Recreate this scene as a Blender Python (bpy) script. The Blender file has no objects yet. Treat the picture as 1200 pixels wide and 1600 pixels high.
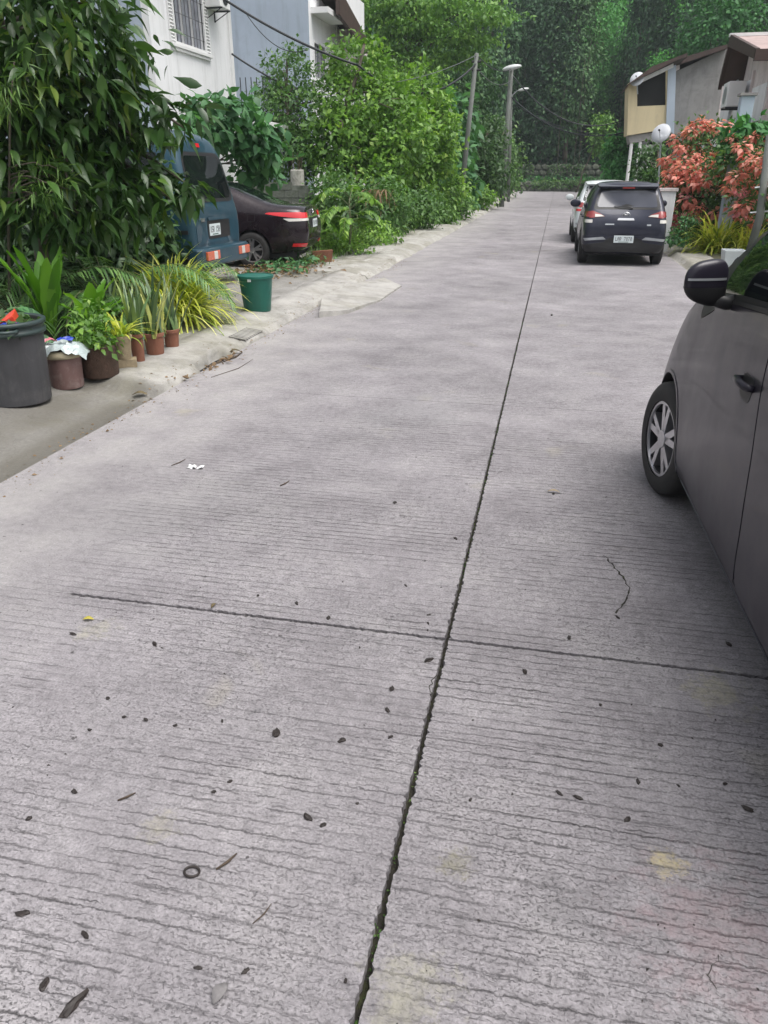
import bpy, bmesh, math, random
import numpy as np
from math import sin, cos, tan, atan, radians, pi, sqrt
from mathutils import Vector, Matrix, Euler
from mathutils.bvhtree import BVHTree
from mathutils.geometry import delaunay_2d_cdt

C = bpy.context.scene.collection
SC = bpy.context.scene
# ------------------------------------------------------------------ camera
CAM_H = 1.65; FOC = 1155.0; PITCH = radians(24.6); YAW = radians(12.1)
cam_d = bpy.data.cameras.new('camera'); cam = bpy.data.objects.new('camera', cam_d); C.objects.link(cam)
cam.location = (0, 0, CAM_H); cam.rotation_euler = (pi/2 - PITCH, 0, YAW)
cam_d.sensor_fit = 'VERTICAL'; cam_d.sensor_height = 36.0; cam_d.lens = 36.0*FOC/1600.0
cam_d.clip_start = 0.05; cam_d.clip_end = 3000
SC.camera = cam
# ------------------------------------------------------------------ world, sun, exposure
SUN_EL = radians(68); SUN_AZ = radians(115)       # azimuth measured clockwise from +Y
world = bpy.data.worlds.new('World'); SC.world = world; world.use_nodes = True
wn = world.node_tree; wn.nodes.clear()
wo = wn.nodes.new('ShaderNodeOutputWorld'); wb = wn.nodes.new('ShaderNodeBackground')
sk = wn.nodes.new('ShaderNodeTexSky'); sk.sky_type = 'NISHITA'; sk.sun_disc = False
sk.sun_elevation = SUN_EL; sk.sun_rotation = SUN_AZ
sk.air_density = 1.0; sk.dust_density = 6.0; sk.ozone_density = 1.0
# overcast: the sky's own blue is muted to the grey of a cloud layer
hs = wn.nodes.new('ShaderNodeHueSaturation'); hs.inputs['Saturation'].default_value = 0.28; hs.inputs['Value'].default_value = 1.0
wn.links.new(sk.outputs[0], hs.inputs['Color']); wn.links.new(hs.outputs[0], wb.inputs[0])
wb.inputs[1].default_value = 0.15; wn.links.new(wb.outputs[0], wo.inputs[0])
sd = bpy.data.lights.new('sun', 'SUN'); so = bpy.data.objects.new('sun', sd); C.objects.link(so)
sd.energy = 1.3; sd.angle = radians(40); sd.color = (1.0, 0.97, 0.93)
so.rotation_euler = Vector((-sin(SUN_AZ)*cos(SUN_EL), -cos(SUN_AZ)*cos(SUN_EL), -sin(SUN_EL))).to_track_quat('-Z', 'Y').to_euler()
so.location = (0, 0, 30)
SC.view_settings.view_transform = 'Standard'; SC.view_settings.look = 'None'
SC.view_settings.gamma = 1.0; SC.view_settings.use_curve_mapping = False
SC.view_settings.exposure = 0.55
SC.cycles.max_bounces = 6; SC.cycles.transparent_max_bounces = 4

# ------------------------------------------------------------------ pixel -> world helpers (photo pixels, 1200 x 1600)
_fw = np.array([-sin(YAW)*cos(PITCH), cos(YAW)*cos(PITCH), -sin(PITCH)])
_rt = np.array([cos(YAW), sin(YAW), 0.0]); _up = np.cross(_rt, _fw)
def ray(px, py): return _fw + _rt*((px-600)/FOC) - _up*((py-800)/FOC)
def G(px, py, z=0.0):
    r = ray(px, py); t = (z-CAM_H)/r[2]; return Vector((r[0]*t, r[1]*t, z))
def AX(px, py, X):
    r = ray(px, py); t = X/r[0]; return Vector((X, r[1]*t, CAM_H+r[2]*t))
def AY(px, py, Y):
    r = ray(px, py); t = Y/r[1]; return Vector((r[0]*t, Y, CAM_H+r[2]*t))

# ------------------------------------------------------------------ materials
def new_mat(name):
    m = bpy.data.materials.new(name); m.use_nodes = True
    nt = m.node_tree; b = nt.nodes['Principled BSDF']; return m, nt, b
def nd(nt, t, **kw):
    n = nt.nodes.new(t)
    for k, v in kw.items(): setattr(n, k, v)
    return n
def ln(nt, a, b): nt.links.new(a, b)
def math_(nt, op, a, b=None, c=None, clamp=False):
    n = nt.nodes.new('ShaderNodeMath'); n.operation = op; n.use_clamp = clamp
    for i, v in enumerate((a, b, c)):
        if v is None: continue
        if isinstance(v, (int, float)): n.inputs[i].default_value = v
        else: nt.links.new(v, n.inputs[i])
    return n.outputs[0]
def noise_(nt, vec, scale, detail=4, rough=0.55, dist=0.0):
    n = nt.nodes.new('ShaderNodeTexNoise'); n.inputs['Scale'].default_value = scale
    n.inputs['Detail'].default_value = detail; n.inputs['Roughness'].default_value = rough
    n.inputs['Distortion'].default_value = dist
    if vec is not None: nt.links.new(vec, n.inputs['Vector'])
    return n.outputs['Fac']
def ramp_(nt, fac, stops, mode='LINEAR'):
    n = nt.nodes.new('ShaderNodeValToRGB'); cr = n.color_ramp; cr.interpolation = mode
    while len(cr.elements) < len(stops): cr.elements.new(0.5)
    for e, (p, c) in zip(cr.elements, stops):
        e.position = p; e.color = (c[0], c[1], c[2], 1) if not isinstance(c, (int, float)) else (c, c, c, 1)
    nt.links.new(fac, n.inputs[0]); return n.outputs[0]
def mix_(nt, fac, a, b, mode='MIX'):
    n = nt.nodes.new('ShaderNodeMix'); n.data_type = 'RGBA'; n.blend_type = mode
    for i, v in ((0, fac), (6, a), (7, b)):
        if isinstance(v, (int, float)): n.inputs[i].default_value = v
        elif isinstance(v, tuple): n.inputs[i].default_value = (v[0], v[1], v[2], 1)
        else: nt.links.new(v, n.inputs[i])
    return n.outputs[2]
def bump_(nt, b, h, strength=0.4, dist=0.01, prev=None):
    n = nt.nodes.new('ShaderNodeBump'); n.inputs['Strength'].default_value = strength
    n.inputs['Distance'].default_value = dist; nt.links.new(h, n.inputs['Height'])
    nt.links.new(n.outputs[0], b.inputs['Normal']); return n
def pos_(nt): return nt.nodes.new('ShaderNodeNewGeometry').outputs['Position']
def objco_(nt): return nt.nodes.new('ShaderNodeTexCoord').outputs['Object']
def scl_(nt, v, s):
    n = nt.nodes.new('ShaderNodeMapping'); n.inputs['Scale'].default_value = s; nt.links.new(v, n.inputs['Vector']); return n.outputs[0]

def simple(name, col, rough=0.6, metal=0.0, var=0.12, scale=3.0, spec=0.5, bump=0.0, bscale=40, coat=0.0, dirt=None, dirt_amt=0.45, streak=0.0):
    m, nt, b = new_mat(name)
    co = objco_(nt); n = noise_(nt, co, scale, 5, 0.6)
    k = ramp_(nt, n, [(0.3, 1-var), (0.7, 1+var)])
    c = mix_(nt, 1.0, (col[0], col[1], col[2]), k, 'MULTIPLY')
    if dirt:
        dn = ramp_(nt, noise_(nt, co, scale*2.3, 7, 0.7, 0.6), [(1-dirt_amt-0.12, 0.0), (1-dirt_amt+0.18, 0.85)])
        c = mix_(nt, dn, c, dirt)
    if streak:
        sn = noise_(nt, scl_(nt, co, (2.2, 2.2, 0.16)), 1.6, 8, 0.75); c = mix_(nt, math_(nt, 'MULTIPLY', ramp_(nt, sn, [(0.50, 0.0), (0.68, 1.0)]), streak), c, (col[0]*0.42, col[1]*0.42, col[2]*0.40))
    ln(nt, c, b.inputs['Base Color'])
    b.inputs['Roughness'].default_value = rough; b.inputs['Metallic'].default_value = metal
    b.inputs['Specular IOR Level'].default_value = spec
    b.inputs['Coat Weight'].default_value = coat; b.inputs['Coat Roughness'].default_value = 0.04
    if bump: bump_(nt, b, noise_(nt, co, bscale, 6, 0.65), bump, 0.01)
    return m

def leaf_mat(name, stops, rough=0.45, trans=0.3, spec=0.5):
    m, nt, b = new_mat(name)
    a = nd(nt, 'ShaderNodeAttribute', attribute_name='rnd')
    oi = nd(nt, 'ShaderNodeObjectInfo')
    r = math_(nt, 'FRACT', math_(nt, 'ADD', a.outputs['Fac'], math_(nt, 'MULTIPLY', oi.outputs['Random'], 0.15)))
    c = ramp_(nt, r, stops)
    if 'forest' in name or name == 'mid_green_leaf': c = mix_(nt, 1.0, c, ramp_(nt, oi.outputs['Random'], [(0.0, (0.62, 0.62, 0.68)), (0.5, (1.0, 1.0, 1.0)), (1.0, (1.55, 1.4, 1.05))]), 'MULTIPLY')
    ln(nt, c, b.inputs['Base Color']); b.inputs['Roughness'].default_value = rough
    b.inputs['Specular IOR Level'].default_value = spec
    t = nd(nt, 'ShaderNodeBsdfTranslucent'); mx = nd(nt, 'ShaderNodeMixShader'); mx.inputs[0].default_value = trans
    tc = mix_(nt, 1.0, c, (1.15, 1.05, 0.9) if 'sepal' in name else (1.25, 1.35, 0.7), 'MULTIPLY'); ln(nt, tc, t.inputs['Color'])
    out = nt.nodes['Material Output']
    ln(nt, b.outputs[0], mx.inputs[1]); ln(nt, t.outputs[0], mx.inputs[2]); ln(nt, mx.outputs[0], out.inputs['Surface'])
    return m

def road_mat():
    m, nt, b = new_mat('brushed_concrete')
    p = pos_(nt); sx = nd(nt, 'ShaderNodeSeparateXYZ'); ln(nt, p, sx.inputs[0]); X, Y = sx.outputs[0], sx.outputs[1]
    big = noise_(nt, p, 0.45, 4, 0.6); mid = noise_(nt, p, 2.3, 5, 0.6); fine = noise_(nt, p, 24, 6, 0.7)
    grit = noise_(nt, p, 130, 3, 0.6)
    # transverse tining, broken and wandering
    wob = math_(nt, 'MULTIPLY', noise_(nt, scl_(nt, p, (0.35, 1.2, 1)), 1.6, 3, 0.5), 1.1)
    wob2 = math_(nt, 'MULTIPLY', noise_(nt, scl_(nt, p, (9, 9, 1)), 3.4, 5, 0.7), 0.75)
    yy = math_(nt, 'ADD', math_(nt, 'ADD', math_(nt, 'MULTIPLY', Y, 23.0), wob), wob2)
    f = math_(nt, 'ABSOLUTE', math_(nt, 'SUBTRACT', math_(nt, 'FRACT', yy), 0.5))
    wn1 = nd(nt, 'ShaderNodeTexWhiteNoise', noise_dimensions='1D'); ln(nt, math_(nt, 'FLOOR', yy), wn1.inputs['W']); lr = wn1.outputs['Value']
    wid = math_(nt, 'MULTIPLY', math_(nt, 'POWER', noise_(nt, scl_(nt, p, (7, 16, 1)), 3.0, 5, 0.7), 1.6), 0.29)
    groove = math_(nt, 'SUBTRACT', 1.0, math_(nt, 'SMOOTH_MIN', 1.0, math_(nt, 'DIVIDE', f, wid), 0.1), clamp=True)
    brk = ramp_(nt, noise_(nt, scl_(nt, p, (2.2, 14, 1)), 2.2, 6, 0.75), [(0.44, 0.0), (0.50, 1.0)])
    brk = math_(nt, 'MULTIPLY', brk, math_(nt, 'ADD', math_(nt, 'MULTIPLY', lr, 0.55), 0.45))
    zone = ramp_(nt, noise_(nt, p, 0.8, 4, 0.6), [(0.38, 0.22), (0.56, 1.0)])
    el = math_(nt, 'SMOOTHSTEP' if False else 'MULTIPLY', math_(nt, 'ADD', X, 2.75), 0.9, clamp=True)
    er = math_(nt, 'MULTIPLY', math_(nt, 'SUBTRACT', 2.45, X), 2.0, clamp=True)
    g = math_(nt, 'MULTIPLY', math_(nt, 'MULTIPLY', groove, brk), math_(nt, 'MULTIPLY', zone, math_(nt, 'MULTIPLY', el, er)))
    dash = ramp_(nt, noise_(nt, scl_(nt, p, (0.16, 1.0, 1)), 95, 5, 0.75, 0.6), [(0.36, 1.0), (0.43, 0.0)])
    dash = math_(nt, 'MULTIPLY', dash, math_(nt, 'MULTIPLY', ramp_(nt, noise_(nt, p, 1.6, 4, 0.6), [(0.4, 0.2), (0.6, 0.95)]), math_(nt, 'MULTIPLY', el, er)))
    y2 = math_(nt, 'ADD', math_(nt, 'MULTIPLY', yy, 2.35), math_(nt, 'MULTIPLY', noise_(nt, scl_(nt, p, (5, 6, 1)), 3.0, 4, 0.6), 1.2))
    f2 = math_(nt, 'ABSOLUTE', math_(nt, 'SUBTRACT', math_(nt, 'FRACT', y2), 0.5))
    g2 = math_(nt, 'SUBTRACT', 1.0, math_(nt, 'DIVIDE', f2, math_(nt, 'MULTIPLY', wid, 1.5)), clamp=True)
    g2 = math_(nt, 'MULTIPLY', g2, ramp_(nt, noise_(nt, scl_(nt, p, (1.6, 22, 1)), 2.6, 6, 0.75), [(0.54, 0.0), (0.62, 0.7)]))
    g = math_(nt, 'MAXIMUM', g, math_(nt, 'MULTIPLY', g2, math_(nt, 'MULTIPLY', zone, math_(nt, 'MULTIPLY', el, er))))
    # gritty worm-like pitting
    pit = ramp_(nt, noise_(nt, scl_(nt, p, (1, 1.5, 1)), 84, 4, 0.65, 0.8), [(0.34, 1.0), (0.455, 0.0)])
    pitz = ramp_(nt, noise_(nt, p, 1.1, 4, 0.6), [(0.38, 0.25), (0.62, 1.0)])
    pit = math_(nt, 'MULTIPLY', math_(nt, 'MULTIPLY', pit, pitz), math_(nt, 'ADD', math_(nt, 'MULTIPLY', el, 0.75), 0.25))
    c = ramp_(nt, mid, [(0.25, (0.200, 0.186, 0.196)), (0.5, (0.262, 0.247, 0.258)), (0.78, (0.330, 0.314, 0.319))])
    c = mix_(nt, 1.0, c, ramp_(nt, big, [(0.3, 0.80), (0.7, 1.16)]), 'MULTIPLY')
    c = mix_(nt, 1.0, c, ramp_(nt, fine, [(0.3, 0.78), (0.7, 1.2)]), 'MULTIPLY')
    c = mix_(nt, 1.0, c, ramp_(nt, grit, [(0.3, 0.76), (0.7, 1.24)]), 'MULTIPLY')
    # pale smooth slurry along the gutter side
    sl = math_(nt, 'MULTIPLY', math_(nt, 'SUBTRACT', 1.0, el, clamp=True), ramp_(nt, mid, [(0.3, 0.2), (0.7, 0.9)]))
    c = mix_(nt, math_(nt, 'MULTIPLY', sl, 0.55), c, (0.34, 0.328, 0.31))
    # faint ochre lichen stains
    st = ramp_(nt, noise_(nt, p, 1.7, 3, 0.5, 0.5), [(0.66, 0.0), (0.78, 0.38)])
    c = mix_(nt, st, c, (0.36, 0.33, 0.20))
    # tyre-worn darker track and oil drips
    ol = ramp_(nt, noise_(nt, scl_(nt, p, (1, 0.35, 1)), 1.3, 5, 0.65), [(0.60, 0.0), (0.80, 0.45)])
    c = mix_(nt, ol, c, (0.17, 0.165, 0.175))
    c = mix_(nt, math_(nt, 'MULTIPLY', g, 0.95), c, (0.036, 0.032, 0.034))
    c = mix_(nt, math_(nt, 'MULTIPLY', dash, 0.55), c, (0.09, 0.084, 0.088))
    c = mix_(nt, math_(nt, 'MULTIPLY', pit, 0.9), c, (0.085, 0.08, 0.083))
    # dark specks of grit and crushed leaf
    vo = nd(nt, 'ShaderNodeTexVoronoi'); vo.inputs['Scale'].default_value = 11; ln(nt, p, vo.inputs['Vector'])
    rr = nd(nt, 'ShaderNodeSeparateColor'); ln(nt, vo.outputs['Color'], rr.inputs[0])
    sp = math_(nt, 'LESS_THAN', vo.outputs['Distance'], math_(nt, 'MULTIPLY', math_(nt, 'SUBTRACT', rr.outputs[0], 0.72), 0.40))
    sp = math_(nt, 'MULTIPLY', sp, ramp_(nt, noise_(nt, p, 90, 2, 0.5), [(0.42, 0.0), (0.5, 1.0)]))
    c = mix_(nt, math_(nt, 'MULTIPLY', sp, 0.8), c, (0.045, 0.04, 0.04))
    # individual stains, and one painted pink lens tint
    def spot(px, py, r, rgb, k, c):
        w = G(px, py); d = nd(nt, 'ShaderNodeVectorMath', operation='DISTANCE'); ln(nt, p, d.inputs[0]); d.inputs[1].default_value = tuple(w)
        dd = math_(nt, 'ADD', math_(nt, 'DIVIDE', d.outputs['Value'], r), math_(nt, 'MULTIPLY', math_(nt, 'SUBTRACT', noise_(nt, p, 1.6/r, 8, 0.8), 0.5), 5.0))
        return mix_(nt, math_(nt, 'MULTIPLY', ramp_(nt, dd, [(0.35, 1.0), (1.05, 0.0)]), math_(nt, 'MULTIPLY', ramp_(nt, fine, [(0.35, 0.25), (0.6, 1.0)]), k)), c, rgb)
    c = spot(1042, 1350, 0.05, (0.42, 0.36, 0.21), 0.9, c); c = spot(712, 1350, 0.05, (0.20, 0.19, 0.12), 0.7, c)
    c = spot(880, 1410, 0.11, (0.14, 0.135, 0.14), 0.55, c); c = spot(1120, 1450, 0.22, (0.26, 0.18, 0.19), 0.5, c)  # the pink spot paints a camera tint into the concrete colour
    c = spot(640, 1560, 0.12, (0.30, 0.29, 0.21), 0.55, c); c = spot(150, 985, 0.08, (0.33, 0.315, 0.21), 0.4, c)
    c = spot(250, 1290, 0.06, (0.33, 0.31, 0.21), 0.4, c); c = spot(660, 640, 0.5, (0.26, 0.255, 0.26), 0.45, c); c = spot(300, 800, 0.6, (0.27, 0.262, 0.262), 0.4, c)
    c = spot(1120, 1350/1.25, 0.12, (0.34, 0.32, 0.20), 0.5, c); c = spot(1000, 430, 2.2, (0.25, 0.24, 0.25), 0.35, c)
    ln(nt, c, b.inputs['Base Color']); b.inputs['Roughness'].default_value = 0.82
    b.inputs['Specular IOR Level'].default_value = 0.35
    h = math_(nt, 'SUBTRACT', math_(nt, 'ADD', math_(nt, 'MULTIPLY', fine, 0.35), math_(nt, 'MULTIPLY', grit, 0.3)), math_(nt, 'ADD', g, math_(nt, 'MULTIPLY', pit, 0.5)))
    bump_(nt, b, h, 0.8, 0.007)
    return m
def pave_mat(name='weathered_concrete', base=((0.17, 0.163, 0.150), (0.29, 0.282, 0.265)), moss=0.6):
    m, nt, b = new_mat(name); p = pos_(nt)
    n1 = noise_(nt, p, 3.0, 7, 0.65); n2 = noise_(nt, p, 40, 5, 0.7); n3 = noise_(nt, p, 0.9, 5, 0.65, 0.4)
    c = ramp_(nt, n1, [(0.3, base[0]), (0.7, base[1])])
    c = mix_(nt, 1.0, c, ramp_(nt, n2, [(0.3, 0.78), (0.7, 1.18)]), 'MULTIPLY')
    c = mix_(nt, ramp_(nt, n3, [(0.46, 0.0), (0.62, moss)]), c, (0.17, 0.16, 0.11))
    cr = nd(nt, 'ShaderNodeTexVoronoi', feature='DISTANCE_TO_EDGE'); cr.inputs['Scale'].default_value = 1.1
    wv = nd(nt, 'ShaderNodeVectorMath', operation='ADD'); ln(nt, p, wv.inputs[0]); nn = nd(nt, 'ShaderNodeTexNoise'); nn.inputs['Scale'].default_value = 3.0; ln(nt, p, nn.inputs['Vector']); ln(nt, nn.outputs['Color'], wv.inputs[1]); ln(nt, wv.outputs[0], cr.inputs['Vector'])
    c = mix_(nt, ramp_(nt, cr.outputs['Distance'], [(0.0, 0.35), (0.008, 0.0)]), c, (0.07, 0.065, 0.05))
    sp = ramp_(nt, noise_(nt, p, 55, 4, 0.7), [(0.62, 0.0), (0.68, 0.7)]); c = mix_(nt, sp, c, (0.08, 0.075, 0.06))
    wp = ramp_(nt, noise_(nt, scl_(nt, p, (1, 0.5, 1)), 2.2, 6, 0.7, 0.5), [(0.56, 0.0), (0.62, 0.6)]); c = mix_(nt, wp, c, (base[1][0]*1.12, base[1][1]*1.12, base[1][2]*1.14))
    vc = nd(nt, 'ShaderNodeAttribute', attribute_name='wet')
    sx = nd(nt, 'ShaderNodeSeparateXYZ'); ln(nt, p, sx.inputs[0])
    lip = math_(nt, 'MULTIPLY', math_(nt, 'MULTIPLY', math_(nt, 'SUBTRACT', sx.outputs[0], -3.62), 9.0, clamp=True), math_(nt, 'MULTIPLY', math_(nt, 'SUBTRACT', sx.outputs[1], 5.45), 6.0, clamp=True))
    lip = math_(nt, 'MULTIPLY', lip, ramp_(nt, n1, [(0.35, 0.35), (0.6, 1.0)])) if name == 'weathered_concrete' else math_(nt, 'MULTIPLY', lip, 0.0)
    c = mix_(nt, math_(nt, 'MULTIPLY', lip, 0.55), c, (0.47, 0.455, 0.425))
    c = mix_(nt, math_(nt, 'MULTIPLY', vc.outputs['Fac'], math_(nt, 'ADD', math_(nt, 'MULTIPLY', n1, 0.7), 0.45), clamp=True), c, (0.10, 0.092, 0.075))
    ln(nt, c, b.inputs['Base Color']); b.inputs['Roughness'].default_value = 0.85
    bump_(nt, b, math_(nt, 'ADD', n1, math_(nt, 'MULTIPLY', n2, 0.5)), 0.5, 0.015)
    return m

M = {}
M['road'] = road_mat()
M['pave'] = pave_mat()
M['kerb'] = pave_mat('pale_kerb_concrete', ((0.26, 0.25, 0.225), (0.40, 0.39, 0.36)), 0.5)
M['soil'] = simple('dark_soil', (0.075, 0.062, 0.042), 0.95, var=0.45, scale=2.2, bump=0.8, bscale=14, dirt=(0.06, 0.085, 0.03), dirt_amt=0.5)
M['joint'] = simple('joint_dirt', (0.028, 0.025, 0.020), 0.95, var=0.4, scale=12, bump=0.6, bscale=60, dirt=(0.07, 0.085, 0.02), dirt_amt=0.38)
M['hill'] = simple('forest_floor', (0.022, 0.042, 0.020), 0.95, var=0.5, scale=0.4, bump=0.8, bscale=2)
M['bark'] = simple('bark', (0.10, 0.085, 0.065), 0.9, var=0.35, scale=5, bump=0.8, bscale=25)
M['stem'] = simple('green_stem', (0.10, 0.12, 0.05), 0.7, var=0.3, scale=6)
M['white_wall'] = simple('white_painted_plaster', (0.80, 0.805, 0.82), 0.7, var=0.03, scale=0.9, dirt=(0.68, 0.67, 0.66), dirt_amt=0.30, bump=0.15, bscale=60, streak=0.3)
M['blue_wall'] = simple('blue_grey_painted_wall', (0.42, 0.49, 0.58), 0.75, var=0.08, scale=0.7, dirt=(0.33, 0.39, 0.46), dirt_amt=0.35, streak=0.3)
M['white_trim'] = simple('white_trim', (0.76, 0.76, 0.76), 0.5, var=0.05)
M['cream_wall'] = simple('cream_yellow_wall', (0.66, 0.56, 0.36), 0.75, var=0.07, scale=0.8, dirt=(0.5, 0.43, 0.30), dirt_amt=0.3, streak=0.18)
M['grey_wall'] = simple('bare_cement_wall', (0.30, 0.29, 0.285), 0.9, var=0.18, scale=0.6, dirt=(0.17, 0.165, 0.16), dirt_amt=0.42, bump=0.3, bscale=8, streak=0.35)
M['pink_wall'] = simple('faded_pink_white_wall', (0.68, 0.61, 0.60), 0.75, var=0.08, scale=0.9, dirt=(0.36, 0.32, 0.31), dirt_amt=0.38, streak=0.6)
M['pink_roof'] = simple('faded_pink_roof', (0.42, 0.32, 0.30), 0.6, var=0.12, scale=1.2, dirt=(0.30, 0.22, 0.20), streak=0.5)
M['brown'] = simple('brown_fascia', (0.055, 0.032, 0.026), 0.6, var=0.25, scale=3)
M['brown_roof'] = simple('dark_brown_roof', (0.07, 0.045, 0.038), 0.65, var=0.25, scale=1.6)
M['dark_in'] = simple('dark_interior', (0.012, 0.012, 0.013), 0.8, var=0.2)
M['iron'] = simple('dark_ironwork', (0.025, 0.026, 0.030), 0.5, var=0.2)
M['curtain'] = simple('grey_curtained_glass', (0.26, 0.27, 0.31), 0.25, var=0.25, scale=4, spec=0.6)
M['steel'] = simple('dull_galvanised_steel', (0.40, 0.42, 0.44), 0.45, metal=0.6, var=0.15, scale=5)
M['pole_conc'] = simple('weathered_pole_concrete', (0.15, 0.16, 0.15), 0.85, var=0.2, scale=2.5, dirt=(0.13, 0.15, 0.11), dirt_amt=0.4, streak=0.6)
M['post_conc'] = simple('stained_post_concrete', (0.42, 0.41, 0.37), 0.85, var=0.15, scale=3, dirt=(0.10, 0.095, 0.075), dirt_amt=0.46, streak=0.7)
M['block'] = simple('mossy_hollow_block', (0.15, 0.16, 0.14), 0.9, var=0.3, scale=3, dirt=(0.06, 0.075, 0.045), dirt_amt=0.5, bump=0.5, bscale=30)
M['stone'] = simple('mossy_rubble', (0.135, 0.14, 0.12), 0.95, var=0.4, scale=1.2, dirt=(0.045, 0.065, 0.03), dirt_amt=0.52, bump=0.7, bscale=9)
M['cable'] = simple('black_cable', (0.012, 0.016, 0.020), 0.55)
M['grey_cable'] = simple('grey_cable', (0.09, 0.10, 0.10), 0.6)
M['lamp_glass'] = simple('grey_lamp_housing', (0.55, 0.57, 0.57), 0.4)
M['dish'] = simple('pale_dish_paint', (0.58, 0.60, 0.64), 0.45, var=0.06)
M['terracotta'] = simple('terracotta', (0.235, 0.095, 0.058), 0.8, var=0.18, scale=7, dirt=(0.22, 0.14, 0.10), dirt_amt=0.35, streak=0.5)
M['beige_pot'] = simple('beige_clay', (0.36, 0.29, 0.19), 0.8, var=0.15, scale=7, dirt=(0.22, 0.17, 0.11))
M['brown_pot'] = simple('rough_brown_planter', (0.075, 0.045, 0.032), 0.9, var=0.35, scale=14, bump=1.0, bscale=45)
M['black_bin'] = simple('worn_black_plastic', (0.055, 0.055, 0.060), 0.55, var=0.2, scale=3, dirt=(0.12, 0.115, 0.115), dirt_amt=0.36, bump=0.1, bscale=30, streak=0.5)
M['bin_rim'] = simple('faded_dark_green_plastic', (0.030, 0.050, 0.048), 0.45, var=0.15)
M['pink_bucket'] = simple('dusty_pink_plastic', (0.21, 0.125, 0.115), 0.65, var=0.15, scale=6, dirt=(0.36, 0.30, 0.28), dirt_amt=0.38, streak=0.5)
M['cream'] = simple('cream_plastic', (0.42, 0.37, 0.25), 0.55, var=0.1)
M['bag'] = simple('pale_plastic_bag', (0.36, 0.42, 0.42), 0.3, var=0.1, spec=0.6)
M['red'] = simple('red_plastic', (0.62, 0.055, 0.025), 0.4)
M['blue'] = simple('blue_plastic', (0.015, 0.045, 0.36), 0.4)
M['pinkp'] = simple('pink_wrapper', (0.55, 0.16, 0.20), 0.5)
M['green_bucket'] = simple('teal_green_plastic', (0.008, 0.115, 0.085), 0.4, var=0.12, scale=5, dirt=(0.02, 0.12, 0.10), dirt_amt=0.3, streak=0.35)
M['white_pot'] = simple('pale_grey_pot', (0.46, 0.50, 0.52), 0.5, var=0.1)
M['wood'] = simple('dry_wood', (0.07, 0.05, 0.035), 0.85, var=0.3, scale=20)
M['dryleaf'] = simple('dry_leaf', (0.13, 0.10, 0.05), 0.8, var=0.4, scale=30)
M['pod'] = simple('dark_seed_pod', (0.022, 0.016, 0.014), 0.6, var=0.4, scale=40)
M['yellow_leaf'] = simple('yellow_fallen_leaf', (0.42, 0.36, 0.06), 0.7)
M['paper'] = simple('white_paper', (0.62, 0.62, 0.62), 0.7)
M['chip'] = simple('concrete_chip', (0.20, 0.19, 0.19), 0.9, var=0.3, scale=30)
M['tyre'] = simple('tyre_rubber', (0.022, 0.021, 0.021), 0.8, var=0.2, scale=8, dirt=(0.055, 0.048, 0.042), dirt_amt=0.3)
M['alloy'] = simple('machined_alloy', (0.55, 0.55, 0.57), 0.28, metal=0.9, var=0.08)
M['alloy_dark'] = simple('dark_alloy', (0.03, 0.03, 0.033), 0.4, metal=0.4)
M['glass'] = simple('tinted_glass', (0.006, 0.009, 0.009), 0.03, spec=0.35, var=0.05)
M['rear_glass'] = simple('rear_tinted_glass', (0.06, 0.065, 0.085), 0.12, spec=0.6, var=0.05)
M['trim'] = simple('black_trim', (0.014, 0.014, 0.015), 0.5)
M['seam'] = simple('shut_line', (0.004, 0.004, 0.005), 0.8)
def paint(name, col, metal=0.45, rough=0.38, dust=0.12, coat=0.7):
    m, nt, b = new_mat(name); co = objco_(nt)
    fl = noise_(nt, co, 900, 2, 0.5)
    c = mix_(nt, 1.0, (col[0], col[1], col[2]), ramp_(nt, fl, [(0.35, 0.85), (0.65, 1.2)]), 'MULTIPLY')
    c = mix_(nt, math_(nt, 'MULTIPLY', ramp_(nt, noise_(nt, co, 2.2, 6, 0.7), [(0.4, 0.0), (0.75, 1.0)]), dust), c, (0.30, 0.27, 0.25))
    ln(nt, c, b.inputs['Base Color']); b.inputs['Metallic'].default_value = metal
    ln(nt, ramp_(nt, noise_(nt, co, 3.5, 5, 0.6), [(0.3, rough*0.85), (0.7, rough*1.2)]), b.inputs['Roughness'])
    b.inputs['Coat Weight'].default_value = coat; b.inputs['Coat Roughness'].default_value = 0.025; b.inputs['Specular IOR Level'].default_value = 0.12
    return m
M['paint_grey'] = paint('dark_grey_metallic_paint', (0.017, 0.015, 0.024), 0.1, 0.35, 0.02, 0.42)
M['paint_suv'] = paint('graphite_blue_paint', (0.026, 0.029, 0.046), 0.3, 0.4, 0.06, 0.5)
M['paint_white'] = paint('white_car_paint', (0.62, 0.66, 0.67), 0.0, 0.35, 0.05)
M['paint_van'] = paint('faded_teal_blue_paint', (0.018, 0.058, 0.085), 0.15, 0.4, 0.10, 0.6)
M['paint_sedan'] = paint('black_plum_paint', (0.016, 0.010, 0.014), 0.3, 0.25, 0.05)
M['red_lens'] = simple('red_lamp_lens', (0.60, 0.012, 0.02), 0.15, spec=0.7, coat=0.6)
M['dull_red_lens'] = simple('dull_red_lens', (0.24, 0.03, 0.03), 0.2, coat=0.6)
M['amber_lens'] = simple('amber_lamp_lens', (0.55, 0.12, 0.06), 0.2, coat=0.6)
M['clear_lens'] = simple('clear_lamp_lens', (0.62, 0.60, 0.56), 0.15, coat=0.6)
M['chrome'] = simple('chrome', (0.66, 0.67, 0.68), 0.12, metal=1.0, var=0.03)
M['plate'] = simple('plate_white', (0.60, 0.66, 0.67), 0.45, var=0.04)
M['plate_ink'] = simple('plate_ink', (0.02, 0.025, 0.03), 0.6)
M['plate_green'] = simple('plate_green_ink', (0.03, 0.10, 0.07), 0.6)
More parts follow.
